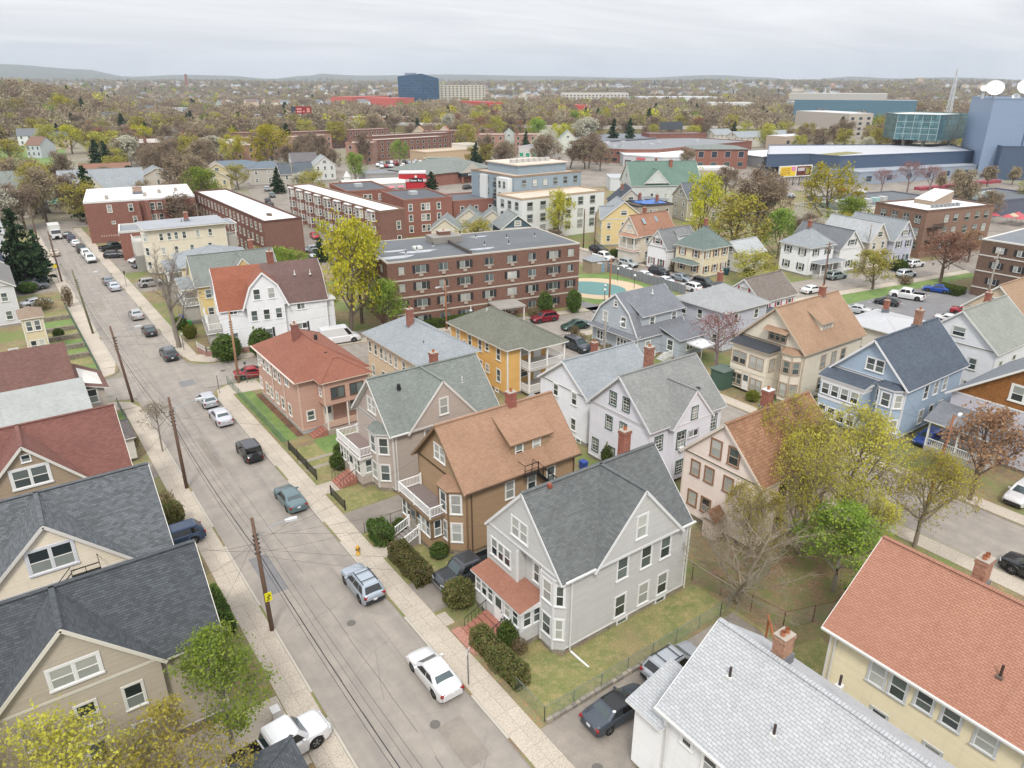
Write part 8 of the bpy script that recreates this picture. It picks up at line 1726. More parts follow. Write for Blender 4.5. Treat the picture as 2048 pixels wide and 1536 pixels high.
for x in (14.6,24.4): m = MB(); m.box(loc8(x,-2.3)[0] - .3,loc8(x,-2.3)[1] - .3,0,loc8(x,-2.3)[0] + .3,loc8(x,-2.3)[1] + .3,2.6); m.obj('entrance_pillar',BK3(),e)
for i in range(6): m = MB(); p = loc8(17.4 + i * .7,-2.46); m.box(p[0],p[1] - .05,3.0,p[0] + .42,p[1],3.6); m.obj('lettering',paint('d8d8d8',.6),e)
# brick warehouse, shops
e = solid('brick_warehouse','long low brick warehouse with grey roof and roof units',[(247.5,287),(256,262),(268,254),(350,262),(345,300),(300,318)],0,6.2,BK1(),flatroof('83868a')); wgrid(e,(247.5,287),(256,262),[4.6],8,1.6,1.4,'2f3638','b89a88'); wgrid(e,(247.5,287),(256,262),[1.6],6,2.8,1.6,'2f3638','b89a88')
rg = random.Random(8)
for i in range(12): m = MB(); x,y = rg.uniform(10,70),rg.uniform(-20,8); m.box(x,y,6.2,x + 2.4,y + 2,7.5); m.obj('roof_unit',paint('b4b6b8',.5),e)
e = solid('brick_warehouse','farther dark-roofed warehouse hall behind the brick one',[(268,330),(270,305),(320,305),(345,330),(330,352)],0,6.6,paint('6f6e70',.8),flatroof('767a80')); e = solid('brick_warehouse','red brick rear hall with a rooftop billboard frame',rot(322,312,34,16,-28),0,8.4,BK1(),flatroof('6f6c6a'))
m = MB(); m.box(14,4,8.4,14.3,4.3,11); m.box(24,-2,8.4,24.3,-1.7,11); m.beam((13,4.6,12.5),(25,-2,12.5),.3,4.5); m.obj('billboard_frame',paint('4a4f55',.6),e)
e = solid('shop','white fronted shop with green shop windows left of the brick warehouse',rot(229,313,14,22,-62),0,5.6,paint('c9c5c2',.7),flatroof('7d8085')); wgrid(e,rot(229,313,14,22,-62)[0],rot(229,313,14,22,-62)[1],[2.0],4,2.0,1.8,'3aa37c','cfd6d2')
e = solid('shop','white framed showroom with big windows and a pink sign',[(246,254),(251,234),(263,226),(292,258),(262,275)],0,5.0,paint('c4c6c8',.7),flatroof('e2e4e6',.05)); wgrid(e,(246,254),(251,234),[1.9],4,3.4,2.4,'5b4a4c','d8dadc'); wallbox(e,Vector((246,254,0)),Vector((5,-20,0)).normalized(),Vector((-20,-5,0)).normalized(),7,11.5,3.4,4.5,.05,.2,'c7666e','sign_panel')
e = solid('brick_office','red brick hall with four tall arched-grid windows and grey hip roof',rot(264.5,228,24,20,-35),0,8.4,BK3(),S_GRGREEN(),par=False); q = rot(264.5,228,24,20,-35); wgrid(e,q[0],q[1],[6.2],4,2.4,2.6,'3a3f4c','d5cdc6'); wgrid(e,q[0],q[1],[2.0],4,2.4,1.8,'4a5a5c','b8b2aa')
m = MB(); c = [(Vector((*p,0)) - Vector((*q[0],0))) for p in q]; ce = (c[0] + c[2]) / 2
for i in range(4): a,b = c[i],c[(i + 1) % 4]; a = ce + (a - ce) * 1.06; b = ce + (b - ce) * 1.06; m.face([(a.x,a.y,8.4),(b.x,b.y,8.4),(ce.x,ce.y,10)])
m.obj('hip_roof',S_GRGREEN(),e)
e = solid('warehouse','white-roofed shed right of the brick hall',rot(292,212,46,30,-12),0,4.6,paint('8f9294',.7),flatroof('e0e1e2',.05))
e = empty('fuel_price_sign',(220.9,202.1,0),R(-60),label='tall white and red fuel station sign',cat='sign'); m = MB(); m.box(-.9,-.15,0,.9,.15,7); m.obj('panel',paint('dcdcdc',.5),e); m = MB(); m.box(-.7,-.2,3.6,.7,-.15,4.9); m.obj('red_band',paint('c0303a',.5),e)
for z in (2.6,5.7): m = MB(); m.box(-.6,-.2,z,.6,-.15,z + .7); m.obj('price_panel',paint('b9a7a7',.5),e)
e = solid('fuel_canopy','flat white fuel station canopy',rot(228,196,16,10,-30),4.4,5.2,paint('cfd0d2',.5),flatroof('c9c9c7'),par=False)
for x,y in ((2,2),(12,-5)): m = MB(); m.box(x,y,0,x + .5,y + .5,4.4); m.obj('column',paint('c9c9c9',.5),e)
for (x,y,L,D,yw,z,c,rc,lb) in ((178,318,28,14,5,5,'c0a98c','b9ab98','beige garage building with dark bays and orange-edged roof'),(203,322,10,12,5,7,'d5cfc4','b0a79b','taller cream block behind the beige garage'),(168,300,12,9,-20,3.6,'b9b3a4','2f5a4e','small green-roofed kiosk at the car lot'),(258,330,22,12,-25,5,'d6d2c6','c9c3b6','cream L-shaped building behind the shops'),(120,262,26,12,-12,4,'9a9a98','7c8085','low grey building behind the diner'),(184,196,20,10,-35,4.5,'c9ccd0','a9adb0','white walled shed with a row of service doors'),(352,214,18,14,-20,5,'b5a691','8e8b86','low tan building beyond the white-roofed shed')):
 solid('shop',lb,rot(x,y,L,D,yw),0,z,paint(c,.7),flatroof(rc))
for i,(x,y,L,lb) in enumerate(((380,312,14,'left'),(372,288,40,'right'))):
 H = SH('white two-storey gabled block, ' + lb + ' of a pair behind the brown trees',x,y,x + L,y + 12,6,3,'x',wall='d2cdc2',roof=S_LGREY(),nf=2,nr=4 + i * 5,yaw=-12,group='buildings of the commercial strip',name='apartment_house')
# rooftop of the studio: blue-grey building complex
SG,SB,SN = paint('8f9aa8',.6),paint('8799b2',.5,.1),paint('4b5b72',.5,.1)
e = solid('studio_building','long grey-blue studio building with flat roof and dark slate upper wall',[(271,153),(345,137.5),(352,168),(276,180)],0,4.6,SG,flatroof('9ba1a8')); wgrid(e,(271,153),(345,137.5),[2.2],7,2.6,1.8,'2d4560','6f7d8c')
e = solid('studio_building','upper storey of the studio with pale flat roof and slate walls',[(259,186),(275.5,178),(276.5,165),(344,146),(372,168),(300,215)],4.6,9.2,SN,flatroof('b3b5ba',.15)); m = MB(); m.box(18,-17,9.2,40,-10,9.35); m.obj('green_roof',ground('lawn'),e)
e = solid('studio_tower','tall periwinkle blue windowless studio tower with satellite dishes',rot(334,138.5,60,40,-55),0,30,SB,flatroof('6b7078'));
q = rot(334,138.5,60,40,-55); A = Vector((*q[0],0)); dd = (Vector((*q[1],0)) - A).normalized(); nn = Vector((dd.y,-dd.x,0)); wallbox(e,A,dd,nn,13,13.4,0,30,-.1,.12,'3c4f70','wall_seam'); wallbox(e,A,dd,nn,14,44,0,30,.0,.3,SB,'wall_panel')
e = solid('studio_building','dark navy cladded hall below the blue tower',rot(333,131,60,9,-50),0,12.5,SN,flatroof('5a5f66'))
e = solid('glass_wing','teal glazed studio wing raised on concrete legs',[(346,182),(351,165.5),(380,166),(384,196),(358,194)],12,22.5,glassgrid('54797f',2.2,2.6),flatroof('c3c4c0'));
for i in range(6): wallbox(e,Vector((346,182,0)),Vector((5,-16.5,0)).normalized(),Vector((-16.5,-5,0)).normalized(),i * 3.4,i * 3.4 + .2,12,22.5,0,.1,'9fb0b0','mullion')
for z in (14.5,17,19.6): wallbox(e,Vector((346,182,0)),Vector((5,-16.5,0)).normalized(),Vector((-16.5,-5,0)).normalized(),0,17.2,z,z + .2,0,.12,'9fb0b0','transom')
for p in ((354,172),(370,168),(352,180)): m = MB(); m.box(p[0] - 346,p[1] - 182,0,p[0] - 344.8,p[1] - 180.8,12); m.obj('column',CONCM(),e)
def dish(x,y,z,r_,az_,el,label):
 e = empty('satellite_dish',(x,y,z),R(az_),label=label,cat='satellite dish',group='satellite dishes on the studio tower'); m = MB(); n = 20; rings = 5; ce_ = Vector((0,0,3.2 + r_ * .3)); ax = Vector((math.cos(R(el)),0,math.sin(R(el)))); u_ = Vector((0,1,0)); w_ = ax.cross(u_)
 for k in range(rings + 1):
  rr_ = r_ * k / rings
  for j in range(n): a = 2 * math.pi * j / n; m.v.append(tuple(ce_ + (u_ * math.cos(a) + w_ * math.sin(a)) * rr_ + ax * (rr_ * rr_ / r_ * .3)))
 for k in range(rings):
  for j in range(n): a,b = k * n + j,k * n + (j + 1) % n; m.f.append((a,b,b + n,a + n)); m.m.append(0)
 m.obj('reflector',paint('e6e7e8',.4),e,smooth=True); m = MB(); m.tube([(0,0,0),(0,0,3.2)],.5,8); m.tube([tuple(ce_),tuple(ce_ + ax * r_ * .9)],.12,5); m.obj('mount',paint('b5b8ba',.5),e)
dish(339,141.4,29.4,3.3,-150,35,'large white satellite dish, left one on the blue tower'); dish(345.4,132.6,29.8,3.3,-150,35,'large white satellite dish, right one on the blue tower'); dish(334.8,143.5,30,1.4,-150,40,'small white dish at the tower roof edge'); dish(344,135,27,1.5,-150,40,'small white dish below the right large one')
e = empty('lattice_mast',(397,184,0),label='white lattice broadcasting mast behind the glass wing',cat='mast'); m = MB()
for k in range(14):
 z0,z1 = k * 3.0,(k + 1) * 3.0; w0,w1 = 2.6 - k * .16,2.6 - (k + 1) * .16
 for a in range(4):
  c0,c1 = math.pi / 2 * a + .8,math.pi / 2 * (a + 1) + .8; p0,p1,q0,q1 = (w0 * math.cos(c0),w0 * math.sin(c0),z0),(w0 * math.cos(c1),w0 * math.sin(c1),z0),(w1 * math.cos(c0),w1 * math.sin(c0),z1),(w1 * math.cos(c1),w1 * math.sin(c1),z1)
  m.beam(p0,q0,.2); m.beam(p0,q1,.12); m.beam(p1,q0,.12); m.beam(q0,q1,.12)
m.obj('lattice',paint('c5c9cc',.5),e)
e = empty('billboard',(242.8,167.8,0),R(-13),label='wide double billboard, yellow poster left and dark red poster right',cat='billboard'); m = MB(); m.box(-.4,-.1,3.4,15.2,.5,7.4); m.obj('frame',paint('d5d2cc',.6),e)
m = MB(); m.box(0,-.16,3.8,7.2,-.1,7.1); m.obj('yellow_poster',paint('d9be2e',.6),e); m = MB(); m.box(5.2,-.2,5.6,7.0,-.16,7.1); m.obj('pink_patch',paint('cf7fae',.6),e); m = MB(); m.box(7.8,-.16,3.8,14.6,-.1,7.1); m.obj('red_poster',paint('5e2522',.6),e); m = MB(); m.box(8.2,-.2,5.4,11.4,-.16,6.6); m.obj('pale_panel',paint('b9b0b4',.6),e); m = MB(); m.box(12,-.2,4.2,13.6,-.16,6.6); m.obj('bottle_pictures',paint('8e8a5a',.6),e)
for z in (6.3,5.6,4.9,4.3): m = MB(); m.box(.5,-.2,z,4.6 if z > 4.5 else 3.0,-.16,z + .25); m.obj('lettering',paint('b3752e',.6),e)
m = MB();
for x in (1,4,7,10,13.5): m.beam((x,.3,-.1),(x,.3,3.4),.25); m.beam((x,.3,0),(x + 2,.3,3.3),.15)
m.obj('scaffold',paint('54504c',.7),e)
e = empty('billboard',(222.5,599.0,0),R(-55),label='red digital billboard on a pale column by the motorway',cat='billboard'); m = MB(); m.tube([(0,0,0),(0,0,13)],.9,8); m.obj('column',paint('b5bcc0',.5),e); m = MB(); m.box(-3.5,-.5,13,10.5,.5,18.5); m.obj('panel',paint('8e2226',.5),e); m = MB(); m.box(-8,-.2,13,-3.4,.3,18.5); m.obj('side_panel',paint('3c4252',.6),e)
for x,w_,z in ((-2.4,4.4,16),(-2.4,4.4,14),(6.8,2.8,16),(6.8,2.8,14.4),(3.3,1.4,14.2)): m = MB(); m.box(x,-.56,z,x + w_,-.5,z + 1.2); m.obj('lettering',paint('d99a90',.5),e)
# three-storey brick rows of the housing estate
RB = 'long brick rows of the estate'
rows_ = [(98,352,10,62,-6,'pale brick row end facing the white Victorian house'),(146,338,13,11,-34,'pale brick row end behind the round green tree'),(160,345,50,10,6,'long brick row behind the car lot'),(170,372,60,10,4,'second long brick row behind the first'),(118,388,46,10,10,'brick row with white dormer left of the pale end'),(92,405,48,10,-8,'brick row behind the white blossom trees'),(96,450,60,10,-14,'far brick row above the yellow maples'),(150,430,66,10,0,'far brick row left of the motorway billboard'),(220,392,44,10,-10,'brick row below the tan gabled roofs'),(228,352,16,12,-36,'brick block with white windows, left of the pale green gable'),(246,340,20,12,-36,'brick block with balconies, right of the pale green gable'),(66,392,12,36,-10,'brick row end among blossom trees')]
for x,y,L,D,yw,lb in rows_:
 p = rot(x,y,L,D,yw); e = solid('brick_row_building',lb,p,0,9.4,BK2() if 'pale' not in lb else brick('a5796a','b58c7c'),flatroof('b3aca3'),group=RB,cat='apartment building'); n = max(2,int(L / 3.4)); wgrid(e,p[0],p[1],[2,4.9,7.7],n,1.1,1.5,'333b3e','cfcac0'); n2 = max(2,int(D / 3.6)); wgrid(e,p[3],p[0],[2,4.9,7.7],n2,1.1,1.5,'333b3e','cfcac0')
 m = MB(); m.box(3,2,9.4,4.2,3.2,12.2) ; m.obj('chimney',BK2(),e)
for (x,y,c,rc,lb) in ((244,352,'c4cfc6','7d958a','pale green gabled house between the brick blocks'),(262,322,'d2d6c8','7c8f88','white house with green-grey cross gables by the shops'),(214,402,'c9b89c','b08a68','tan gabled house above the brick rows'),(228,396,'c9b8a6','a86f58','salmon roofed house above the brick rows')):
 SH(lb,x,y,x + 11,y + 9,7,5,'y',wall=c,roof=shingle(rc,rc),nf=2,nr=3,yaw=-36,group='buildings of the commercial strip')
# motorway deck
m = MB(); HW = [(165,1010),(215,824),(240,746),(268,596),(285,554),(330,480),(420,390),(560,300)]
for (a,b) in zip(HW,HW[1:]):
 A,B = Vector((*a,5)),Vector((*b,5)); d = (B - A).normalized(); n = Vector((d.y,-d.x,0)) * 13
 m.face([A - n,A + n,B + n,B - n][::-1],0); m.face([A + n - Vector((0,0,5.2)),B + n - Vector((0,0,5.2)),B + n,A + n],1); m.face([A - n - Vector((0,0,5.2)),B - n - Vector((0,0,5.2)),B - n,A - n][::-1],1); m.beam(A + n + Vector((0,0,.5)),B + n + Vector((0,0,.5)),.4,.9,2); m.beam(A - n + Vector((0,0,.5)),B - n + Vector((0,0,.5)),.4,.9,2)
m.obj('motorway',[ground('asphalt_drive'),ground('yard_dirt'),paint('b0aaa0',.8)],kind='structure')
rg = random.Random(12); MC = [car_meshes('suv',c)[1]['body'] for c in ('cfcfcf','30343a','8a2020','9aa0a6')]
for i in range(16):
 k = rg.randrange(1,6); t = rg.random(); A,B = Vector(HW[k]),Vector(HW[k + 1]); p = A.lerp(B,t); d = (B - A).normalized(); o = rg.choice((-8,-4,4,8)); ci = i % 4
 link('passing_car',MC[ci],None,(p.x + d.y * o,p.y - d.x * o,5.05),math.atan2(d.y,d.x),label=['pale','black','dark red','grey'][ci] + ' car driving on the motorway',cat='car',group='cars on the motorway')
for i in range(34):
 a,b = rg.uniform(0,1),rg.randrange(4); x,y = 150 + a * 34,306 + b * 6.5; ci = rg.randrange(4); link('parked_car',MC[ci],None,(x,y,.05),R(70),label=['pale','black','dark red','grey'][ci] + ' car in the dealer lot',cat='car',group='cars in the dealer lot')
for i in range(30):
 ci = rg.randrange(4); x,y = rg.uniform(300,345),rg.uniform(236,262); link('parked_car',MC[ci],None,(x,y,.05),R(60),label=['pale','black','dark red','grey'][ci] + ' car parked behind the brick hall',cat='car',group='cars behind the brick hall')
for i in range(26):
 ci = rg.randrange(4); x,y = rg.uniform(186,250),rg.uniform(104,150); link('parked_car',MC[ci],None,(x,y,.16),R(rg.choice((60,80))),label=['pale','black','dark red','grey'][ci] + ' car in the yard before the studio',cat='car',group='cars before the studio')
m = MB(); m.prism(rot(275,131,48,3,-8),.1,1.2); m.obj('red_canopy_row',paint('9a4650',.7),label='long dull red canopy row before the studio wall',cat='canopy')
for i,(x,y,L,D,z,lb) in enumerate(((196,106,34,22,4.2,'dark-roofed low workshop with roof units behind the brown brick apartments'),(176,104,16,14,5.5,'white walled workshop behind the beige house'),(232,92,30,18,4.5,'dark-roofed hall with a mural wall and red parasols'))):
 e = solid('workshop',lb,rot(x,y,L,D,-12),0,z,paint(('6b6d72','d8d3c6','5b5f70')[i],.7),flatroof('62666b'))
 for j in range(4): m = MB(); m.box(4 + j * 4,5,z,6 + j * 4,7,z + 1.3); m.obj('roof_unit',paint(('9dbab6','b9b9b6')[j % 2],.6),e)
for i in range(7):
 x,y = 226 + (i % 3) * 3.2,80 + (i // 3) * 3.4; e = empty('parasol',(x,y,.14),label=['red','tan'][i == 4] + ' parasol in the beer garden at the right edge',cat='parasol',group='parasols by the mural hall'); m = MB(); m.tube([(0,0,2.1),(0,0,2.9)],[1.6,.05],8); m.obj('canopy',paint('b4525a' if i != 4 else 'b9a88c',.7),e); m = MB(); m.tube([(0,0,0),(0,0,2.1)],.04,5); m.obj('pole',paint('8a8a8a',.5),e)
# landmarks on the skyline
e = empty('glass_tower',(575,1108,0),R(-20),label='dark blue glass office tower with wedge-shaped roofline',cat='tower'); m = MB(); P = [(0,0),(36,-9),(66,4),(60,34),(8,30)]
zz = [42,45,52,48,44,]
zz = [45,49,42,42,44]
for i in range(5): j = (i + 1) % 5; m.face([(*P[i],0),(*P[j],0),(*P[j],zz[j]),(*P[i],zz[i])],0)
m.face([(*P[i],zz[i]) for i in range(5)],1); m.obj('curtain_wall',[glassgrid('2a5272',3,3.7),paint('4a5566',.6)],e)
for k in range(11):
 z = 3 + k * 3.7; m = MB()
 for i in range(3): m.beam((*[P[i][0] * 1.004,P[i][1] * 1.02 - .2],z),(*[P[i + 1][0] * 1.004,P[i + 1][1] * 1.02 - .2],z),.3,.35)
 m.obj('floor_band',paint('3d5f88',.5),e)
m = MB(); m.prism([(14,4),(30,2),(30,16),(14,18)],44,50); m.obj('plant_room',paint('7d8794',.6),e)
FB = [(658,1120,76,22,-25,0,32,'b9b3a4','cream hotel block right of the blue glass tower',1),(560,830,20,92,-8,0,12.5,'b4483e','long red-roofed shed right of the blue tower',0),(602,704,14,60,-18,0,11,'b4483e','nearer piece of the red-roofed shed',0),(500,1200,40,110,-60,0,14.5,'b5584c','red-roofed mall left of the blue tower',0),(505,1090,60,50,-60,0,14.5,'b5584c','gabled red mall front left of the blue tower',0),(820,1000,110,40,-36,0,20,'c4bfb6','long white apartment block beyond the red shed',1),(930,930,130,60,-36,0,14,'c9cacb','long white warehouse on the right',0),(835,700,60,30,-36,0,11,'c5c5c0','white shed behind the woods on the right',0),(610,2560,230,50,-38,0,22,'5f7f78','green glazed factory hall far left',0),(560,2500,60,40,-38,0,18,'9a4f45','red brick factory at the tall stack',0),(884,604,52,30,-36,0,13,'b5b5b0','stepped parking deck left of the studio',0),(688,470,110,40,-60,0,20,'4f6f80','glazed office block behind the studio wing',1),(692,480,90,30,-60,20,26,'b3aea6','pale top floor of the glazed office block',0),(505,300,20,60,-20,0,16,'b3aaa0','white and grey apartment block left of the glass wing',1),(548,330,16,40,-20,0,15,'8d8480','brown wing of the apartment block left of the glass wing',1),(170,1010,60,20,-36,0,8,'b5b8bc','white low buildings left of the motorway',0),(300,680,60,14,-36,0,6,'8f5a4a','brick school beyond the motorway',0),(244,790,26,10,-50,0,6,'3f7fb5','bright blue containers by the motorway',0),(362,250,26,12,0,0,9,'b0a090','grey and cream row houses at the studio lot',1)]
for x,y,L,D,yw,z0,z1,c,lb,wn_ in FB:
 p = rot(x,y,L,D,yw); e = solid('large_building',lb,p,z0,z1,paint(c,.7),paint(c if c.startswith('b4') or c.startswith('b55') else 'c3c4c4',.7),group='large buildings beyond the woods',par=False)
 if 'glazed' in lb and z0 < 5: e.children[0].data.materials[0] = glassgrid(c,3,3.4)
 if wn_ and 'glazed' not in lb: wgrid(e,p[0],p[1],[2.5 + 3.4 * k for k in range(int((z1 - 1) / 3.4))],int(L / 6),2.6,1.7,'3a4650',c)
e = empty('chimney_stack',(647,2760,0),label='tall brick factory stack on the left skyline',cat='chimney'); m = MB(); m.tube([(0,0,0),(0,0,62)],[5.5,4],10); m.obj('shaft',paint('8e5a50',.8),e)
def azp(az,d): t = R(54.3 - az); return d * math.cos(t),d * math.sin(t)
x,y = azp(27.6,3000); e = empty('apartment_tower',(x,y,0),R(20),label='tan apartment tower on the right skyline',cat='tower'); m = MB(); m.box(0,0,0,46,20,42); m.box(8,3,42,30,16,52); m.obj('wall',paint('b5a08a',.8),e);
for k in range(10): m = MB(); m.box(-.3,-.4,4 + k * 3.9,46.3,0,5.4 + k * 3.9); m.obj('window_band',paint('8d7d6e',.7),e)
x,y = azp(22.3,2600); e = empty('church_tower',(x,y,2),0,label='distant tan tower left of the parking deck',cat='tower'); m = MB(); m.box(0,0,0,12,12,27); m.tube([(6,6,27),(6,6,33)],[6,.3],4); m.obj('wall',paint('b08e78',.8),e); m = MB(); m.box(-50,10,0,60,30,12); m.obj('nave',paint('a99c8c',.8),e)
MARKS = [(607,1115,'the blue glass tower'),(570,860,'the long red-roofed shed'),(870,1010,'the long white block'),(700,2600,'the green factory hall'),(505,1150,'the red mall roofs'),(700,1150,'the cream hotel block'),(740,460,'the glazed office block'),(200,1015,'the motorway'),(-60,700,'the park crest'),(1000,900,'the white warehouse'),(500,1900,'the far middle rise'),(1500,1500,'the far right rise'),(100,1900,'the far left rise'),(1000,1900,'the rise above the hotel'),(128,240,'the red bank tower'),(155,262,'the brick pharmacy'),(112,305,'the white Victorian house'),(112,240,'the barrel-roofed diner'),(146,340,'the pale brick row end'),(180,350,'the long brick rows'),(120,392,'the dormered brick row'),(110,440,'the far left brick rows'),(165,322,'the dealer car lot'),(245,352,'the pale green gable'),(222,400,'the tan and salmon roofs'),(300,285,'the brick warehouse'),(275,228,'the tall-windowed brick hall'),(225,205,'the fuel station'),(305,150,'the studio building'),(400,300,'the twin white blocks'),(222,599,'the red digital billboard'),(31,262,'the large cream house'),(30,305,'the long low house'),(0,262,'the tall cream corner house'),(46,470,'the park lawn'),(60,540,'the park top'),(66,400,'the blossom trees'),(205,112,'the dark-roofed workshop'),(350,180,'the glass wing'),(430,260,'the lattice mast'),(20,360,'the lower park edge'),(268,470,'the motorway bend'),(340,420,'the three dark pines')]
def near_mark(x,y,h):
 (a,b,n),(_,_,n2) = sorted(MARKS,key=lambda q: (q[0] - x) ** 2 + (q[1] - y) ** 2)[:2]; A0_,D0_ = az_dist(a,b)[:2]; A1_,D1_ = az_dist(x,y)[:2]; da,dd_ = (A1_ - A0_) * D0_ / 57,D1_ - D0_
 p = ('behind' if dd_ > 0 else 'before') if abs(dd_) > abs(da) else 'right of' if da > 0 else 'left of'
 return random.choice(('broad','slim','rounded','tall','low')),p + ' ' + n + ', towards ' + n2
# ---- far houses: the largest 240 as objects, the rest as one mass
rg = random.Random(77)
def house_mesh(L,W_,h,rise,wc,rc):
 m = MB(); m.box(0,0,-6,L,W_,h,0); m.face([(-.3,-.3,h),(L + .3,-.3,h),(L + .3,W_ / 2,h + rise),(-.3,W_ / 2,h + rise)],1); m.face([(L + .3,W_ + .3,h),(-.3,W_ + .3,h),(-.3,W_ / 2,h + rise),(L + .3,W_ / 2,h + rise)],1); m.face([(0,W_,h),(0,0,h),(0,W_ / 2,h + rise)],0); m.face([(L,0,h),(L,W_,h),(L,W_ / 2,h + rise)],0)
 for i in range(3):
  for z in (1.4,4.2):
   if z < h: m.box(L * (i + .5) / 3 - .5,-.06,z,L * (i + .5) / 3 + .5,-.01,z + 1.4,2)
 return m
WC = ['d4d5d4','cdc4ae','b9bdc2','c9b99a','aab2a8','bca796']; RC = ['6d7074','84807b','7a5f52','5b6066']
HMESH = [house_mesh(rg.uniform(9,13),rg.uniform(8,10),rg.uniform(5.5,7),rg.uniform(3,4.2),0,0).mesh([paint(WC[i % 6],.7),paint(RC[i % 4],.9),paint('4a5055',.5)],'far_house') for i in range(12)]
cn = ['white','cream','pale grey','tan','sage','beige']
cnt = 0
while cnt < 230:
 az_ = rg.uniform(-38,38); d = rg.uniform(430,2300) ** 1.0; x,y = azp(az_,d)
 if d < 1150 and az_ > -24: continue
 if az_ > -24 and d < 1500 and -10 < az_ < 22: continue
 i = rg.randrange(12); o = link('far_house',HMESH[i],None,(x,y,ht(x,y)),R(54 - az_ - 90 + rg.uniform(-50,50)),cat='house',group='far houses among the trees')
 nm_ = near_mark(x,y,12); o['label'] = f"{cn[i % 6]} gabled house " + (nm_[1] if 1 else 'on the wooded park hill at the left' if az_ < -24 and d < 1100 else 'among the far trees left of the motorway' if az_ < -9 else 'among the far trees behind the blue glass tower' if az_ < 8 else 'among the far trees on the right'); cnt += 1
M = MB()
for k in range(2300):
 az_ = rg.uniform(-38,38); d = rg.uniform(1150,5000); x,y = azp(az_,d)
 if d < 2600 and noise.noise(Vector((x,y,0)) * .004) > -.02 and rg.random() < .75: continue
 L,w_,h = rg.uniform(9,22),rg.uniform(8,12),rg.uniform(6,10); a = rg.uniform(0,3.1); c,s = math.cos(a),math.sin(a); z = ht(x,y); wc = rg.randrange(4); base = len(M.v)
 T_ = lambda px_,py_,pz_: (x + px_ * c - py_ * s,y + px_ * s + py_ * c,z + pz_)
 M.v += [T_(0,0,-4),T_(L,0,-4),T_(L,w_,-4),T_(0,w_,-4),T_(0,0,h),T_(L,0,h),T_(L,w_,h),T_(0,w_,h),T_(0,w_ / 2,h + 3.5),T_(L,w_ / 2,h + 3.5)]
 for f,mm in (((0,1,5,4),wc),((2,3,7,6),wc),((1,2,6,9,5),wc),((3,0,4,8,7),wc),((4,5,9,8),4 + wc % 2),((6,7,8,9),4 + wc % 2)): M.f.append(tuple(base + i for i in f)); M.m.append(mm)
M.obj('distant_town',[paint('d8d9d8',.7),paint('c9c2b0',.7),paint('bfc3c8',.7),paint('cbb9a2',.7),paint('74777b',.9),paint('7b6558',.9)],label='pale houses of the distant town scattered through the wooded rise',cat='town',kind='stuff',uv=False)
# ---- single trees of the middle distance
rg = random.Random(5); random.seed(21); n_ = 0
def blocked(x,y):
 for (a,b,r_) in ((128,240,26),(155,262,26),(300,285,55),(262,245,28),(310,160,60),(250,130,40),(165,320,34),(235,312,20),(275,225,22),(320,250,30),(220,200,24),(160,165,30),(31,262,17),(38,305,14),(50,281,11),(65,267,9),(71,285,9),(94,266,10),(90,292,11),(88,325,20),(111,304,10),(113,288,8)):
  if (x - a) ** 2 + (y - b) ** 2 < r_ * r_: return True
 for (A,B) in zip(HW,HW[1:]):
  A,B = Vector(A),Vector(B); t = max(0,min(1,(Vector((x,y)) - A).dot(B - A) / (B - A).length_squared)); q = A.lerp(B,t)
  if (q - Vector((x,y))).length < 19: return True
 for (x0,y0,L,D,yw,_) in rows_:
  c,s = math.cos(R(yw)),math.sin(R(yw)); u_,v_ = (x - x0) * c + (y - y0) * s,-(x - x0) * s + (y - y0) * c
  if -3 < u_ < L + 3 and -4 < v_ < D + 4: return True
 if 69 < x < 112 and 205 < y < 350 and abs((x - 75) - (y - 225) * .28) < 9: return True
 return False
LBL = {'brown': 'bare brown tree','bud': 'olive budding tree','ymaple': 'yellow-green tree','green': 'fresh green tree','con': 'dark evergreen','blossom': 'white flowering tree','rust': 'rusty tree'}
tries = 0; seen_ = {}
while n_ < 290 and tries < 9000:
 tries += 1; az_ = rg.uniform(-38,37); d = rg.uniform(225,640); x,y = azp(az_,d)
 if rg.random() < .3: az_ = rg.uniform(-38,-20); x,y = azp(az_,d)
 if d < 330 and -25 < az_ < 30 and rg.random() < .86: continue
 if blocked(x,y) or (az_ < -29 and 320 < d < 560): continue
 k = rg.choices(['brown','bud','ymaple','green','con','blossom','rust'],[52,27,6,5,6,1,4])[0]; h = rg.uniform(9,16)
 nm_ = near_mark(x,y,h)
 side = 'on the park hill' if az_ < -24 else 'around the brick rows' if az_ < 0 else 'behind the commercial strip' if az_ < 20 else 'behind the studio'
 lb_ = f'{nm_[0]} {LBL[k]} {nm_[1]}'
 if lb_ in seen_: continue
 seen_[lb_] = 1; tree(k,x,y,h,h * rg.uniform(.38,.55) * (.6 if k == 'con' else 1),lb_,f'trees {side}'); n_ += 1
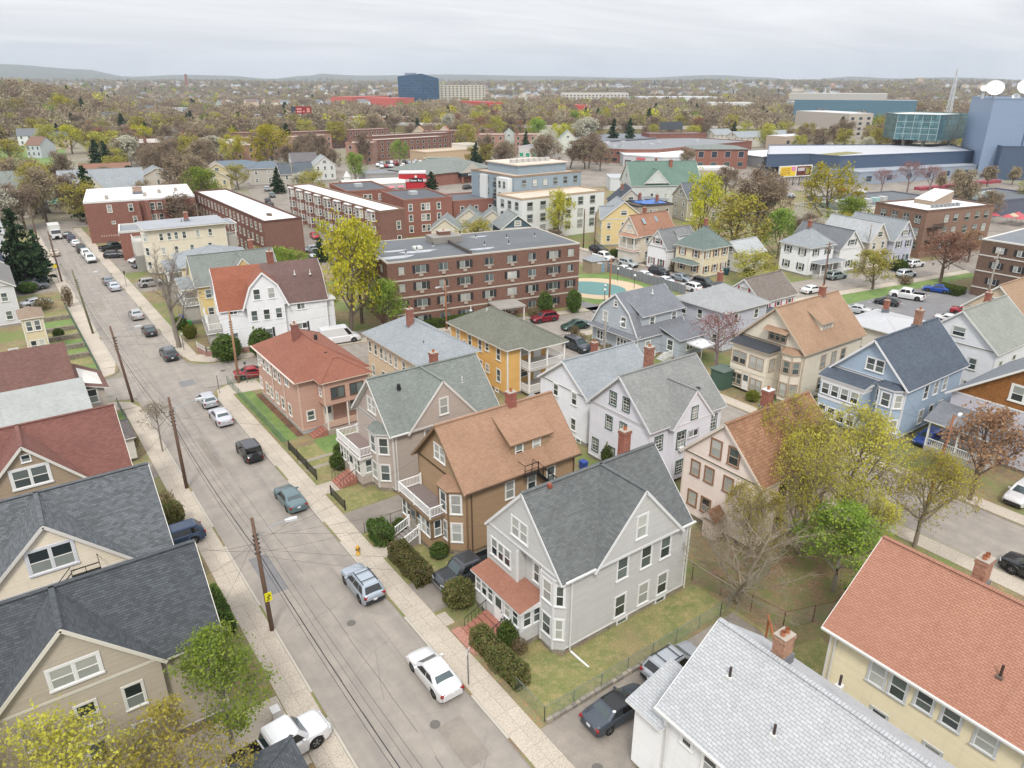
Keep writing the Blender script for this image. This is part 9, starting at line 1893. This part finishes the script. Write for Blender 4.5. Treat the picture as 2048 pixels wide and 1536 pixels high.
# ---- the woods: low-poly tree crowns scattered as one mass
def lowtree(seed,lm,H=12,Rr=5.2,n=150,con=False):
 rn = np.random.default_rng(seed); P = rn.normal(size=(n,3)); P /= np.linalg.norm(P,axis=1)[:,None]; P *= rn.uniform(.45,1,n)[:,None] ** .6 * (1 + .18 * rn.normal(size=n))[:,None]
 P = P * [Rr,Rr,H * .42] + [0,0,H * .56]
 if con: t = rn.uniform(0,1,n); a = rn.uniform(0,6.28,n); r_ = Rr * .6 * (1 - t) + .2; P = np.stack([r_ * np.cos(a),r_ * np.sin(a),H * (.1 + .95 * t)],1)
 Q = quads(P,.8,rn); T = MB(); T.tube([(0,0,-3),(0,0,H * .7)],[.3,.1],4,0,cap=False)
 for i in range(6): a = i * 1.05; T.tube([(0,0,H * .3),(math.cos(a) * Rr * .6,math.sin(a) * Rr * .6,H * .8)],[.14,.05],3,0,cap=False)
 me = np_mesh('wood_tree',T,Q,1 + rn.integers(0,len(lm),n),[bark('6b6055')] + lm); return bpy.data.objects.new('wood_tree',me)
LOWC = bpy.data.collections.new('wood_kinds')
for s,lm in enumerate([BRN,BRN,BRN,[leaf('958b76'),leaf('a3967e')],BUD,YL,GL[:2],CON]): LOWC.objects.link(lowtree(s + 200,lm,con=s == 7,n=230))
FA = []
for (bx,by,L,Dp,yw,z0,z1,c,lb,w_) in FB:
 q = [az_dist(*p) for p in rot(bx,by,L,Dp,yw)]; FA.append((min(p[0] for p in q),max(p[0] for p in q),min(p[1] for p in q)))
FA += [(-9.5,-6,1240)]
pts = []; sc_ = []; ids = []; rn_ = np.random.default_rng(4)
for (d0,d1,sp) in ((560,1300,12.5),(1300,2600,21),(2600,4300,38),(4300,5600,60)):
 area = .5 * (d1 * d1 - d0 * d0) * R(80); n = int(area / sp ** 2)
 D = np.sqrt(rn_.uniform(d0 * d0,d1 * d1,n)); AZ = rn_.uniform(-40,40,n)
 for d,a in zip(D,AZ):
  x,y = azp(a,d)
  if d < 1250:
   if blocked(x,y): continue
   bad = False
   for (bx,by,L,Dp,yw,z0,z1,c,lb,w_) in FB:
    cc,ss = math.cos(R(yw)),math.sin(R(yw)); u_,v_ = (x - bx) * cc + (y - by) * ss,-(x - bx) * ss + (y - by) * cc
    if -4 < u_ < L + 4 and -12 < v_ < Dp + 4: bad = True; break
   if bad or any(a0 - .3 < a < a1 + .3 and dm - 260 < d < dm and (dm - d < 70 or rn_.random() < .4) for a0,a1,dm in FA): continue
   if a > 14 and 600 < d < 900 and rn_.random() < .35: continue
  nv = noise.noise(Vector((x,y,0)) * .004)
  if d > 1000 and nv < -.1: continue
  pts.append((x,y,ht(x,y) - .5)); sc_.append(rn_.uniform(.75,1.35) * (1 if d < 2600 else 1.3 if d < 4300 else 1.6))
  w = rn_.random(); ids.append(int(rn_.choice(8,p=[.22,.21,.19,.24,.07,.03,.015,.025])))
pm = bpy.data.meshes.new('woods'); pm.vertices.add(len(pts)); pm.vertices.foreach_set('co',np.array(pts,dtype=np.float32).ravel())
for nm,ty,dat in (('sc','FLOAT',sc_),('kid','INT',ids),('rz','FLOAT',list(rn_.uniform(0,6.28,len(pts))))): at = pm.attributes.new(nm,ty,'POINT'); at.data.foreach_set('value',dat)
wo_ = link('woods',pm,label='brown and olive spring woods filling the far plain and hills',cat='woods',kind='stuff')
ng = bpy.data.node_groups.new('scatter_woods','GeometryNodeTree'); ng.interface.new_socket('Geometry',in_out='INPUT',socket_type='NodeSocketGeometry'); ng.interface.new_socket('Geometry',in_out='OUTPUT',socket_type='NodeSocketGeometry')
gi,go = ng.nodes.new('NodeGroupInput'),ng.nodes.new('NodeGroupOutput'); ip = ng.nodes.new('GeometryNodeInstanceOnPoints'); ci = ng.nodes.new('GeometryNodeCollectionInfo'); ci.inputs['Collection'].default_value = LOWC; ci.inputs['Separate Children'].default_value = True; ci.inputs['Reset Children'].default_value = True
def na(n,t): q = ng.nodes.new('GeometryNodeInputNamedAttribute'); q.data_type = t; q.inputs['Name'].default_value = n; return q.outputs[0]
cx_ = ng.nodes.new('ShaderNodeCombineXYZ'); ng.links.new(na('rz','FLOAT'),cx_.inputs[2]); ng.links.new(gi.outputs[0],ip.inputs['Points']); ng.links.new(ci.outputs[0],ip.inputs['Instance']); ip.inputs['Pick Instance'].default_value = True; ng.links.new(na('kid','INT'),ip.inputs['Instance Index']); ng.links.new(cx_.outputs[0],ip.inputs['Rotation']); ng.links.new(na('sc','FLOAT'),ip.inputs['Scale']); ng.links.new(ip.outputs[0],go.inputs[0])
md = wo_.modifiers.new('scatter','NODES'); md.node_group = ng
# park lawn on the hill slope
m = MB(); G = [[azp(a,d) for a in np.linspace(-38,-30.5,14)] for d in np.linspace(400,560,12)]
for i in range(11):
 for j in range(13):
  q = [G[i][j],G[i][j + 1],G[i + 1][j + 1],G[i + 1][j]]; m.face([(x,y,ht(x,y) + .12) for x,y in q][::-1])
m.obj('park_lawn',ground('green_lawn'),kind='structure')
# ---- air
hb = MB(); hb.box(-9500,-9500,-1.4,9500,9500,262); HZ = bpy.data.materials.new('haze'); HZ.use_nodes = True; t_ = HZ.node_tree; t_.nodes.clear(); pv = t_.nodes.new('ShaderNodeVolumePrincipled'); pv.inputs['Density'].default_value = 1.0e-4; pv.inputs['Color'].default_value = (.77,.87,1,1); pv.inputs['Anisotropy'].default_value = .1; om = t_.nodes.new('ShaderNodeOutputMaterial'); t_.links.new(pv.outputs[0],om.inputs['Volume'])
hb.obj('haze',HZ,uv=False,kind='stuff',label='thin pale blue air over the town',cat='haze')
